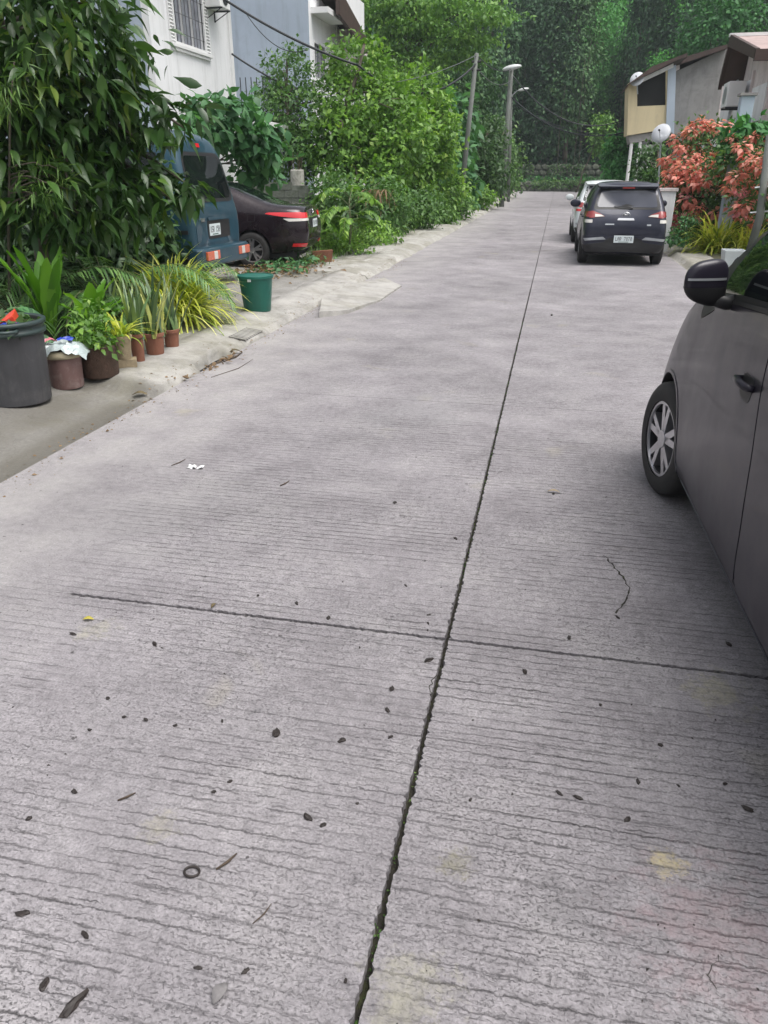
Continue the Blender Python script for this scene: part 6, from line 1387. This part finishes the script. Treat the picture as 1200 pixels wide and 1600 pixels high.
tuft('reed_plant', 'thin upright reedy plant with buff tips behind the yellow grass plants', G(1165, 392, 0.07)+Vector((0.2, 1.6, 0)), 70, 1.0, 0.03, 'lf_dry', 203, (0.75, 1.0), 0.4, 0.12)
p = G(1142, 418, 0.08); t = thing('plant_pot', 'pale grey square pot in front of the yellow striped grass plant', 'pot', (p.x, p.y, 0.09))
MB().add([(-.15, -.15, 0), (.15, -.15, 0), (.15, .15, 0), (-.15, .15, 0), (-.19, -.19, .3), (.19, -.19, .3), (.19, .19, .3), (-.19, .19, .3), (-.165, -.165, .3), (.165, -.165, .3), (.165, .165, .3), (-.165, .165, .3), (-.16, -.16, .24), (.16, -.16, .24), (.16, .16, .24), (-.16, .16, .24)],
  [(3, 2, 1, 0), (0, 1, 5, 4), (1, 2, 6, 5), (2, 3, 7, 6), (3, 0, 4, 7), (4, 5, 9, 8), (5, 6, 10, 9), (6, 7, 11, 10), (7, 4, 8, 11), (8, 9, 13, 12), (9, 10, 14, 13), (10, 11, 15, 14), (11, 8, 12, 15)]).build('pot', M['white_pot'], t, bevel=0.01)
MB().box((-.158, -.158, .20), (.158, .158, .25)).build('soil', M['soil'], t)

# ================================================================== POTS, BINS AND PLANTS ON THE LEFT PAVEMENT
def pzf(x, y): return float(pz(np.array([x]), np.array([y]))[0]) if x > -4.6 else 0.09
def stand(px, py, r):
    p = G(px, py, 0.09); d = Vector((p.x, p.y, 0)).normalized(); c = p+d*r; return Vector((c.x, c.y, pzf(c.x, c.y)-0.004))
def pot(name, label, cat, c, rb, rt, h, mat, rim=0.012, rimh=0.03, fill=0.85, soil='soil', n=28, smooth=True):
    t = thing(name, label, cat, tuple(c)); mb = MB()
    prof = [(0.0, 0.0), (rb*0.97, 0.0), (rb, 0.008), (rt, h-rimh), (rt+rim, h-rimh+0.004), (rt+rim, h-0.003), (rt+rim-0.004, h), (rt-0.008, h), (rt*0.96, h*fill-0.01), (0.0, h*fill-0.012)]
    mb.lathe(prof, n); o = mb.build('body', M[mat], t); auto_smooth(o, 35)
    if soil: s_ = MB().lathe([(0.0, h*fill+0.006), (rt*0.7, h*fill+0.004), (rt*0.955, h*fill-0.004)], 20, cap=False).build('soil', M[soil], t)
    return t
# big bin
cb = stand(34, 634, 0.245); t = pot('rubbish_bin', 'big worn black bin heaped with litter at the left frame edge', 'bin', cb, 0.225, 0.255, 0.60, 'black_bin', 0.0, 0.01, 0.88, 'soil', 40)
MB().lathe([(0.250, 0.51), (0.272, 0.515), (0.276, 0.54), (0.264, 0.545), (0.262, 0.575), (0.281, 0.58), (0.283, 0.607), (0.262, 0.613), (0.252, 0.60)], 40, cap=False).build('rim', M['bin_rim'], t, smooth=True)
for a in (-0.9, 2.2):
    mb = MB(); mb.tube([Vector((0.268*cos(a+d), 0.268*sin(a+d), 0.56))+Vector((cos(a), sin(a), 0))*k for d, k in ((-0.28, 0), (-0.22, 0.04), (0, 0.05), (0.22, 0.04), (0.28, 0))], 0.013, 8); mb.build('handle', M['bin_rim'], t, smooth=True)
def small(name, label, mb, mat, loc, rot=(0, 0, 0), cat=None, bevel=0.0, group=None):
    o = mb.build(name, mat, bevel=bevel); o.location = loc; o.rotation_euler = rot; tagp(o, label, cat or name.replace('_', ' '), group); return o
zt = cb.z+0.545
b1 = MB().add([(-.10, -.07, 0), (.10, -.07, 0), (.10, .07, 0), (-.10, .07, 0), (-.10, -.07, .05), (.10, -.07, .10), (.10, .07, .12), (-.10, .07, .03)], [(3, 2, 1, 0), (4, 5, 6, 7), (0, 1, 5, 4), (1, 2, 6, 5), (2, 3, 7, 6), (3, 0, 4, 7)])
small('plastic_scrap', 'red plastic wedge on top of the litter in the big black bin', b1, M['red'], (cb.x+0.03, cb.y-0.02, zt-0.01), (0.1, -0.25, 0.4), 'litter', 0.006)
small('plastic_scrap', 'blue plastic block beside the red wedge in the big black bin', MB().box((-.07, -.04, 0), (.07, .04, .05)), M['blue'], (cb.x+0.14, cb.y-0.10, zt+0.005), (0.05, 0.05, 0.2), 'litter', 0.006)
w_ = MB(); rr_ = random.Random(2)
for k in range(5): w_.tube([(rr_.uniform(-.03, .03), rr_.uniform(-.03, .03), k*0.03) for _ in range(1)]+[(rr_.uniform(-.04, .04), rr_.uniform(-.04, .04), 0.05+k*0.03)], 0.012, 5)
small('wrapper', 'crumpled pink wrapper sticking up at the left of the litter', MB().tube([(0, 0, -0.02), (0.02, 0.01, 0.05), (-0.01, 0.02, 0.10), (0.01, 0.0, 0.15)], [0.022, 0.03, 0.018, 0.012], 6), M['pinkp'], (cb.x-0.12, cb.y-0.05, zt), cat='wrapper')
rng = np.random.default_rng(6); n = 220; a = rng.random(n)*6.28; rr2 = 0.23*np.sqrt(rng.random(n)); P = np.stack([cb.x+rr2*np.cos(a), cb.y+rr2*np.sin(a), zt+0.05*rng.random(n)], -1)
link('garden_clippings', leaf_mesh('garden_clippings', P, unit(rn3(n, rng)*[1, 1, .4]+[0, 0, .15]), unit(rn3(n, rng)*.4+[0, 0, 1.]), 0.05+0.06*rng.random(n), T_FOLD, rng=rng), M['lf_mid'], kind='stuff')
link('dry_clippings', blades('dry_clippings', [(cb.x-0.05, cb.y, zt+0.02)], 40, rng, 0.22, 0.006, (0.1, 0.7), 0.8, 4, 0.10), M['lf_dry'], kind='stuff')
# pink bucket under a plastic bag
c = stand(107, 604, 0.135); t = pot('paint_bucket', 'dusty pink bucket with cream rim and a plastic bag draped over it', 'bucket', c, 0.125, 0.138, 0.30, 'pink_bucket', 0.0, 0.01, 0.9, None)
MB().lathe([(0.136, 0.245), (0.152, 0.25), (0.154, 0.275), (0.146, 0.305), (0.134, 0.308)], 30, cap=False).build('rim', M['cream'], t, smooth=True)
def crumple(nx, ny, sx, sy, f, seed):
    q = random.Random(seed); V = []; F = []
    for j in range(ny+1):
        for i in range(nx+1): x = (i/nx-.5)*sx; y = (j/ny-.5)*sy; V.append((x, y, f(x, y)+q.uniform(-1, 1)*0.012))
    for j in range(ny):
        for i in range(nx): a = j*(nx+1)+i; F.append((a, a+1, a+nx+2, a+nx+1))
    return MB().add(V, F)
o = crumple(14, 12, 0.36, 0.30, lambda x, y: 0.035-1.2*max(0, (x*x+y*y)**.5-0.135)+0.02*sin(x*30)*cos(y*24), 3); o = small('plastic_bag', 'pale see-through plastic bag draped over the pink bucket', o, M['bag'], (c.x+0.03, c.y, c.z+0.31), (0, 0, 0.4), 'plastic bag'); sf = o.modifiers.new('s', 'SOLIDIFY'); sf.thickness = 0.003
small('plastic_scrap', 'blue wrapper on the plastic bag over the pink bucket', crumple(5, 4, 0.12, 0.08, lambda x, y: 0.02*cos(x*20), 4), M['blue'], (c.x+0.04, c.y+0.02, c.z+0.375), (0, 0, 0.2), 'litter')
small('plastic_scrap', 'pink crumpled scrap on the plastic bag over the pink bucket', crumple(5, 4, 0.10, 0.07, lambda x, y: 0.02*cos(x*25), 5), M['pinkp'], (c.x-0.06, c.y-0.05, c.z+0.37), (0.1, 0, 0.9), 'litter')
# brown planter
c = stand(159, 593, 0.155); t = pot('planter', 'rough dark brown planter with green herb, between the pink bucket and beige pot', 'planter', c, 0.15, 0.165, 0.26, 'brown_pot', 0.004, 0.02, 0.92)
plant('leafy_herb', 'bright green leafy herb growing out of the rough brown planter', 'plant', c+Vector((0, 0, 0.22)), [(c.x, c.y, c.z+0.34, .17, .16, .12), (c.x+0.08, c.y-0.05, c.z+0.30, .14, .12, .09), (c.x-0.08, c.y+0.1, c.z+0.46, .13, .12, .13)], M['lf_bright'], 75, 6, 0.035, 0.065, T_FOLD, 301, None)
# beige pot on a brick
c = stand(197, 578, 0.08); br = thing('brick', 'weathered brick carrying the beige pot', 'brick', tuple(c), 0.5)
MB().box((-.10, -.055, 0), (.10, .055, .075)).build('block', M['beige_pot'], br, bevel=0.006)
c2 = c+Vector((0, 0, 0.076)); pot('plant_pot', 'beige clay pot standing on a brick', 'pot', c2, 0.062, 0.078, 0.20, 'beige_pot', 0.012, 0.03)
tuft('croton_plant', 'yellow and orange tinged strap-leaved plant in the beige pot', c2+Vector((0, 0, 0.17)), 34, 0.33, 0.024, 'lf_spider', 302, (0.35, 0.95), 1.1, 0.02)
# terracotta pots with snake plants
for (px, py, r, h, lab, plab, sd_, nl, L) in ((218, 567, .060, .25, 'narrow tall terracotta pot next to the beige pot', 'striped upright snake plant in the narrow terracotta pot', 303, 20, .50), (244, 557, .092, .20, 'widest terracotta pot of the row', 'tall striped snake plant in the widest terracotta pot', 304, 28, .64), (270, 546, .074, .17, 'last small terracotta pot under the yellow striped plant', 'short striped plant in the last small terracotta pot', 305, 18, .48)):
    c = stand(px, py, r); pot('plant_pot', lab, 'pot', c, r*0.85, r, h, 'terracotta', 0.010, 0.035)
    tuft('snake_plant', plab, c+Vector((0, 0, h*0.8)), nl, L, 0.034, 'lf_snake' if sd_ != 304 else 'lf_mix', sd_, (0.74, 1.0), 0.28, 0.55*r, parts=nl, seg=5)
c = stand(205, 545, 0.1)+Vector((-0.35, 0.35, 0)); tuft('snake_plant', 'grey-green snake plant behind the beige pot', c, 14, 0.75, 0.045, 'lf_snake', 306, (0.78, 1.0), 0.25, 0.05, parts=14, seg=5)
# yellow striped spider plant
c = G(283, 512, 0.09)+Vector((-0.10, 0.2, 0)); tuft('striped_grass_plant', 'big arching yellow-green striped plant at the end of the pot row', c+Vector((0, 0, 0.10)), 460, 0.76, 0.030, 'lf_spider', 307, (0.15, 1.0), 1.0, 0.09)
c3 = G(262, 520, 0.09)+Vector((-0.1, 0.35, 0)); tuft('striped_grass_plant', 'smaller striped plant behind the widest terracotta pot', c3+Vector((0, 0, 0.12)), 130, 0.70, 0.022, 'lf_spider', 308, (0.35, 1.0), 0.8, 0.06)
# bird's nest ferns with broad upright leaves
def broad(name, label, foot, n, L, W, mat, seed, up=(0.7, 1.0), bend=0.35):
    t = thing(name, label, 'plant', tuple(foot)); rng = np.random.default_rng(seed)
    for k in range(n):
        az = k*2.4+rng.random(); el = (up[0]+(up[1]-up[0])*rng.random())*pi/2; l = L*(0.7+0.45*rng.random()); w = W*(0.8+0.4*rng.random())
        h = Vector((cos(az), sin(az), 0)); sd2 = Vector((-sin(az), cos(az), 0)); p = Vector((0, 0, 0)); a_ = el; V = []; F = []; S_ = 9
        for i in range(S_+1):
            u = i/S_; ww = w*0.5*(sin(pi*min(1, u*0.92+0.06))**0.7)*(1+0.10*sin(i*2.7+k)); up_ = (h*(-sin(a_))+Vector((0, 0, cos(a_))))
            V += [p-sd2*ww+up_*0.012*sin(i*2.1+k), p-up_*0.014, p+sd2*ww+up_*0.012*cos(i*2.3+k)]; a_ -= bend*(0.3+u)*0.22; p = p+(h*cos(a_)+Vector((0, 0, sin(a_))))*l/S_
        for i in range(S_): a = 3*i; F += [(a, a+1, a+4, a+3), (a+1, a+2, a+5, a+4)]
        me = bpy.data.meshes.new('leaf'); me.from_pydata([tuple(v) for v in V], [], F); at = me.attributes.new('rnd', 'FLOAT', 'POINT'); rv = rng.random(); at.data.foreach_set('value', [rv]*len(V)); me.polygons.foreach_set('use_smooth', [True]*len(me.polygons)); link('leaf', me, M[mat], t)
    return t
broad('birds_nest_fern', 'bright bird nest fern with tall ruffled leaves behind the big bin', Vector((-4.62, 6.35, 0.25)), 13, 0.78, 0.13, 'lf_fern', 311, (0.80, 1.0), 0.25)
broad('birds_nest_fern', 'lower bright broad-leaved fern behind the pink bucket', Vector((-4.30, 6.55, 0.25)), 16, 0.50, 0.12, 'lf_fern', 312, (0.5, 0.95), 0.5)
compound_sapling(Vector((-4.72, 5.75, 0.1)), 0.42, 9, 313, 'dark glossy-leafed plant overhanging the big bin', 'glossy_potted_plant', 0.42, 'lf_cool', T_WIDE, 0.13)
compound_sapling(Vector((-4.25, 6.95, 0.1)), 0.30, 8, 314, 'low dark leafy plant behind the brown planter', 'leafy_plant', 0.38, 'lf_mid', T_WIDE, 0.10)
tuft('strap_leaf_plant', 'dark strap-leaved plant between the fern and the snake plants', Vector((-4.4, 7.3, 0.1)), 60, 0.62, 0.03, 'lf_snake', 315, (0.4, 1.0), 0.8, 0.07)
def palm(label, foot, n, L, seed, el=(0.75, 1.25), ll=0.30):
    t = thing('areca_palm', label, 'palm', tuple(foot)); rng = np.random.default_rng(seed); mb = MB(); P, D, U, S = [], [], [], []
    for k in range(n):
        az = k*2.4+rng.random()*0.6; p, d, u, s_ = frond(mb, (0.05*cos(az), 0.05*sin(az), 0.02), az, el[0]+(el[1]-el[0])*rng.random(), L*(0.75+0.5*rng.random()), rng, 52, ll, 1.15); P += p; D += d; U += u; S += s_
    link('stems', mb.mesh('stems', True), M['stem'], t)
    link('fronds', leaf_mesh('fronds', np.array([tuple(v) for v in P]), np.array([tuple(v) for v in D]), np.array([tuple(v) for v in U]), np.array(S), T_LEAFLET, rng=rng), M['lf_palm'], t, kind='stuff')
palm('feathery green palm arching over the pot row in front of the dark shrubs', (-4.75, 7.6, 0.08), 17, 1.5, 321)
palm('feathery palm at the far left under the drooping leaves', (-5.3, 6.9, 0.08), 14, 1.5, 322)
palm('small feathery palm beside the van', (-4.95, 9.0, 0.08), 9, 1.1, 323)
# teal bucket
c = stand(403, 489, 0.17); t = pot('bucket', 'teal green plastic bucket on the pavement beside the van', 'bucket', c, 0.165, 0.205, 0.43, 'green_bucket', 0.016, 0.035, 0.93, None, 36)
mb = MB(); mb.lathe([(0.0, 0.432), (0.10, 0.436), (0.195, 0.425), (0.203, 0.415)], 32, cap=False); mb.build('lid', M['green_bucket'], t, smooth=True)
MB().box((-0.02, -0.222, 0.37), (0.02, -0.205, 0.40)).build('handle_lug', M['white_pot'], t)
# terracotta trough and debris near the sedan
c = G(500, 413, 0.09)+Vector((-0.05, 0.35, 0)); t = thing('plant_trough', 'broken square terracotta trough at the foot of the weeds by the sedan', 'pot', (c.x, c.y, 0.09), 0.3)
MB().add([(-.17, -.12, 0), (.17, -.12, 0), (.17, .12, 0), (-.17, .12, 0), (-.20, -.15, .22), (.20, -.15, .24), (.20, .15, .22), (-.20, .15, .19)], [(3, 2, 1, 0), (4, 5, 6, 7), (0, 1, 5, 4), (1, 2, 6, 5), (2, 3, 7, 6), (3, 0, 4, 7)]).build('body', M['terracotta'], t, bevel=0.01)
rng = np.random.default_rng(41); n = 500
P = np.stack([-4.6+rng.normal(size=n)*0.35, 12.7+rng.normal(size=n)*0.6, 0.11+0.10*rng.random(n)**2], -1)
link('leaf_debris', leaf_mesh('leaf_debris', P, unit(rn3(n, rng)*[1, 1, .3]), unit(rn3(n, rng)*.5+[0, 0, 1.]), 0.05+0.08*rng.random(n), T_FOLD, rng=rng), M['lf_dry'], kind='stuff')
n = 260; P = np.stack([-4.55+rng.normal(size=n)*0.22, 13.0+rng.normal(size=n)*0.5, 0.13+0.12*rng.random(n)], -1)
link('creeping_weeds', leaf_mesh('creeping_weeds', P, unit(rn3(n, rng)*[1, 1, .4]+[0, 0, .1]), unit(rn3(n, rng)*.5+[0, 0, 1.]), 0.07+0.08*rng.random(n), T_FOLD, rng=rng), M['lf_cool'], kind='stuff')

# ================================================================== LITTER ON THE ROAD AND IN THE GUTTER
q = random.Random(77)
def flat_leaf(name, label, px, py, L, W, rz, mat, cat, z=0.004, group=None):
    p = G(px, py); V = []; F = []; n = 6
    for i in range(n+1):
        u = i/n; w = W*0.5*sin(pi*min(1, u*0.9+0.06)); zz = 0.004+L*0.14*sin(pi*u)
        V += [(u*L-L/2, -w, zz+w*0.35), (u*L-L/2, 0, zz), (u*L-L/2, w, zz+w*0.45)]
    for i in range(n): a = 3*i; F += [(a, a+1, a+4, a+3), (a+1, a+2, a+5, a+4)]
    o = MB().add(V, F).build(name, M[mat], smooth=True); sf = o.modifiers.new('s', 'SOLIDIFY'); sf.thickness = 0.0015; o.location = (p.x, p.y, z-0.002); o.rotation_euler = (q.uniform(-.1, .1), q.uniform(-.1, .1), rz); tagp(o, label, cat, group); return o
def pod(px, py, r, sx=None, label=None, group='dark seed pods scattered over the near road slabs'):
    sx = sx or q.uniform(0.9, 2.0); r *= q.uniform(0.75, 1.15)
    bm = bmesh.new(); bmesh.ops.create_icosphere(bm, subdivisions=2, radius=1)
    for v in bm.verts:
        k = 0.6+0.6*q.random(); v.co = (v.co.x*r*k*sx, v.co.y*r*k*0.75, max(-0.3*r, v.co.z*r*0.55*k))
    me = bpy.data.meshes.new('seed_pod'); bm.to_mesh(me); bm.free(); p = G(px, py)
    o = link('seed_pod', me, M['pod'], None, label or 'small dark dry pod lying loose on the near road slab', 'seed pod', group); o.location = (p.x, p.y, r*0.25); o.rotation_euler = (0, 0, q.uniform(0, 6.3))
def twig(px0, py0, px1, py1, r, label, mat='wood'):
    a, b = G(px0, py0), G(px1, py1); m = a.lerp(b, 0.5)+Vector(((b-a).y*0.08, -(b-a).x*0.08, 0)); o = MB().tube([Vector((0, 0, r)), m-a+Vector((0, 0, r*1.6)), b-a+Vector((0, 0, r))], [r*0.7, r, r*0.5], 6).build('twig', M[mat], smooth=True); o.location = a; tagp(o, label, 'twig')
pod(431, 1147, 0.016, 1.3, 'plump dark pod on the left slab below the cross joint, largest of three'); pod(534, 1158, 0.013, 1.1, 'dark pod right of the plump one, left of the centre joint')
pod(481, 1278, 0.015, 1.4, 'hollow dark pod lying left of the centre joint'); pod(505, 1290, 0.010, 1.3, 'small pod just beside the hollow dark pod')
pod(115, 1571, 0.016, 2.0, 'long olive-brown pod in the lower left corner'); pod(612, 1077, 0.012, 1.2, 'dark pod close to the centre joint just below the crossing')
for px, py, r in ((169, 1092, .010), (228, 1125, .008), (140, 1141, .009), (194, 1121, .010), (347, 1127, .006), (274, 1134, .008), (334, 1238, .010), (359, 1222, .007), (558, 1256, .008), (45, 1280, .009), (116, 1238, .010), (403, 931, .010), (464, 943, .010), (513, 966, .009), (562, 1012, .005), (670, 1032, .014), (669, 974, .008), (670, 961, .009), (668, 985, .006), (605, 1110, .010), (610, 1152, .007), (540, 1533, .008), (384, 1518, .010), (309, 1513, .007), (36, 1428, .010), (69, 1540, .012), (133, 1462, .010), (242, 1007, .011), (114, 991, .012), (617, 786, .016), (634, 915, .008), (865, 772, .010), (820, 1050, .012), (938, 1102, .009), (1032, 1165, .009), (997, 1222, .010), (874, 1240, .009), (904, 1247, .009), (980, 1281, .012), (1133, 1225, .009), (712, 842, .012), (889, 997, .010), (1138, 1007, .011), (1168, 1265, .010), (862, 493, .02), (1060, 1228, .007), (735, 1250, .007), (965, 965, .007)): pod(px, py, r)
# ring-shaped husk, twigs, leaves
p = G(300, 1364); o = MB().tube([(0.020*cos(a), 0.015*sin(a), 0.005) for a in np.linspace(0, 2*pi, 18)], 0.0035, 6, False).build('ring_husk', M['pod'], smooth=True); o.location = p; tagp(o, 'dark ring-shaped husk on the lower left slab', 'husk')
twig(338, 1360, 370, 1335, 0.004, 'short thick twig right of the ring-shaped husk'); twig(184, 1252, 212, 1240, 0.0035, 'curled short twig on the left slab above the ring husk')
twig(395, 1444, 424, 1413, 0.002, 'thin straight twig low on the left slab'); twig(228, 558, 245, 552, 0.004, 'x') if False else None
twig(438, 760, 452, 752, 0.004, 'little twig on the left lane right of the white scrap'); twig(268, 728, 290, 718, 0.003, 'thin twig just left of the white scrap')
twig(330, 590, 395, 562, 0.003, 'long thin stick lying in front of the drain hole'); twig(350, 566, 378, 552, 0.008, 'short stick across the drain hole'); twig(322, 574, 352, 562, 0.007, 'stick poking out of the left end of the drain hole')
flat_leaf('fallen_leaf', 'yellow fallen leaf on the left slab just below the cross joint', 138, 970, 0.045, 0.022, 0.3, 'yellow_leaf', 'leaf'); flat_leaf('fallen_leaf', 'small brown leaf standing at the left part of the cross joint', 334, 948, 0.035, 0.015, 1.4, 'dryleaf', 'leaf')
flat_leaf('fallen_leaf', 'grey dry leaf near the bottom of the left slab', 345, 1555, 0.05, 0.03, 1.3, 'chip', 'leaf'); flat_leaf('fallen_leaf', 'brown curled leaf by the drain hole', 288, 592, 0.09, 0.05, 0.4, 'dryleaf', 'leaf'); flat_leaf('fallen_leaf', 'pale leaf at the mouth of the drain', 368, 553, 0.12, 0.05, 0.7, 'dryleaf', 'leaf', 0.02)
flat_leaf('fallen_leaf', 'dark leaf where the driveway gutter meets the kerb', 219, 620, 0.13, 0.045, 0.1, 'dryleaf', 'leaf', 0.015); flat_leaf('fallen_leaf', 'light stalk leaf on the right lane ahead of the hatchback wheel', 865, 770, 0.07, 0.02, 0.1, 'beige_pot', 'leaf')
p = G(306, 731); o = crumple(6, 3, 0.10, 0.045, lambda x, y: 0.008, 9).build('paper_scrap', M['paper']); o.location = p; tagp(o, 'flattened white paper scrap on the left lane', 'paper scrap')
# fine litter nobody could count along the gutter and kerb
rng = np.random.default_rng(55); n = 1500; y = 2+14*rng.random(n); x = ROAD_L+rng.normal(size=n)*0.10-0.03*rng.random(n); z = np.array(pz(x, y))*(x < ROAD_L)+0.003
link('gutter_litter', leaf_mesh('gutter_litter', np.stack([x, y, z], -1), unit(rn3(n, rng)*[1, 1, .15]), unit(rn3(n, rng)*.3+[0, 0, 1.]), 0.008+0.03*rng.random(n)**3, T_FOLD, rng=rng), M['lf_dry'], kind='stuff')
n = 45; x = HOLE.x+0.10+rng.normal(size=n)*0.03; y = HOLE.y+rng.normal(size=n)*0.25
link('drain_litter', leaf_mesh('drain_litter', np.stack([x, y, np.full(n, 0.012)+0.02*rng.random(n)], -1), unit(rn3(n, rng)*[1, 1, .3]), unit(rn3(n, rng)*.4+[0, 0, 1.]), 0.03+0.05*rng.random(n), T_FOLD, rng=rng), M['lf_dry'], kind='stuff')
# hairline cracks and tar marks running over the slabs
def crack(pts, w, parent=road):
    P_ = [G(*p).to_2d() for p in pts]; V = []; F = []; d = []
    for a, b in zip(P_[:-1], P_[1:]):
        for k in range(6): d.append(a.lerp(b, k/6)+Vector((q.uniform(-1, 1), q.uniform(-1, 1)))*0.006)
    for i, p in enumerate(d):
        t_ = (d[min(i+1, len(d)-1)]-d[max(i-1, 0)]).normalized(); nn = Vector((-t_.y, t_.x))*w*(0.3+q.random())*0.5; V += [(p.x+nn.x, p.y+nn.y, 0.0012), (p.x-nn.x, p.y-nn.y, 0.0012)]
    for i in range(len(d)-1): F.append((2*i, 2*i+1, 2*i+3, 2*i+2))
    me = bpy.data.meshes.new('crack'); me.from_pydata(V, [], F); link('crack', me, M['joint'], parent)
crack([(944, 868), (958, 884), (975, 905), (984, 922), (974, 942), (962, 962)], 0.008); crack([(690, 1052), (676, 1060), (672, 1078), (677, 1092)], 0.004)
crack([(1122, 1495), (1105, 1520), (1118, 1548)], 0.002)

# slotted drain cover set into the kerb
t = thing('drain_grate', 'small slotted drain cover in the kerb between the drain hole and the teal bucket', 'drain grate', (GRATE.x-0.05, GRATE.y, pzf(GRATE.x-0.05, GRATE.y)))
tl = (pzf(GRATE.x-0.12, GRATE.y)-pzf(GRATE.x+0.04, GRATE.y))/0.16
def sl(x, z): return z-tl*x
mb = MB().add([(-.09, -.26, sl(-.09, .004)), (.09, -.26, sl(.09, .004)), (.09, .26, sl(.09, .004)), (-.09, .26, sl(-.09, .004))], [(0, 1, 2, 3)]); mb.build('recess', M['dark_in'], t)  # flat dark sheet above the kerb, painting the shade inside the slots
for k in range(10):
    y = -.26+k*0.0545; mb = MB(); mb.add([(x, yy, sl(x, z)) for z in (.002, .013) for (x, yy) in ((-.095, y), (.095, y), (.095, y+.030), (-.095, y+.030))], [(0, 1, 2, 3), (4, 5, 6, 7), (0, 1, 5, 4), (1, 2, 6, 5), (2, 3, 7, 6), (3, 0, 4, 7)]); mb.build('bar', M['pave'], t)
# ------------------------------------------------ humid air
hm = bpy.data.materials.new('haze'); hm.use_nodes = True; hn = hm.node_tree; hn.nodes.clear(); ho = hn.nodes.new('ShaderNodeOutputMaterial'); pv = hn.nodes.new('ShaderNodeVolumePrincipled')
pv.inputs['Color'].default_value = (0.80, 0.90, 0.95, 1); pv.inputs['Density'].default_value = 0.0006; pv.inputs['Anisotropy'].default_value = 0.0; hn.links.new(pv.outputs[0], ho.inputs['Volume'])
o = MB().box((-410, -410, -1.1), (410, 410, 66)).build('haze', hm); o['kind'] = 'stuff'

rng = np.random.default_rng(88); n = 1300; y = 0.8+rng.random(n)**1.5*9; x = -2.9+5.3*rng.random(n); k = vnoise(x, y, 1.3, 5) > 0.32; n = int(k.sum())
link('road_grit', leaf_mesh('road_grit', np.stack([x[k], y[k], np.full(n, 0.0015)], -1), unit(rn3(n, rng)*[1, 1, .15]), unit(rn3(n, rng)*.25+[0, 0, 1.]), 0.004+0.010*rng.random(n)**2, T_FOLD, rng=rng), M['pod'], kind='stuff')

for (x0, x1, y, z0, z1, sd_) in ((-9.5, 7.5, 83.0, 0.3, 1.1, 91), (-9.5, 8, 85.4, 1.0, 2.6, 92)):
    rng = np.random.default_rng(sd_); n = 1500; x = x0+(x1-x0)*rng.random(n); z = z0+(z1-z0)*rng.random(n)**0.6; k = vnoise(x, z, 0.8, sd_) > 0.35
    link('wall_creeper', leaf_mesh('wall_creeper', np.stack([x, y-0.05-0.25*rng.random(n), z], -1)[k], unit(rn3(n, rng)*0.6+np.array([0, -0.3, -0.6]))[k], unit(rn3(n, rng)*0.4+np.array([0, -1., .5]))[k], (0.15+0.2*rng.random(n))[k], T_FOLD, rng=rng), M['lf_mid'], kind='stuff')
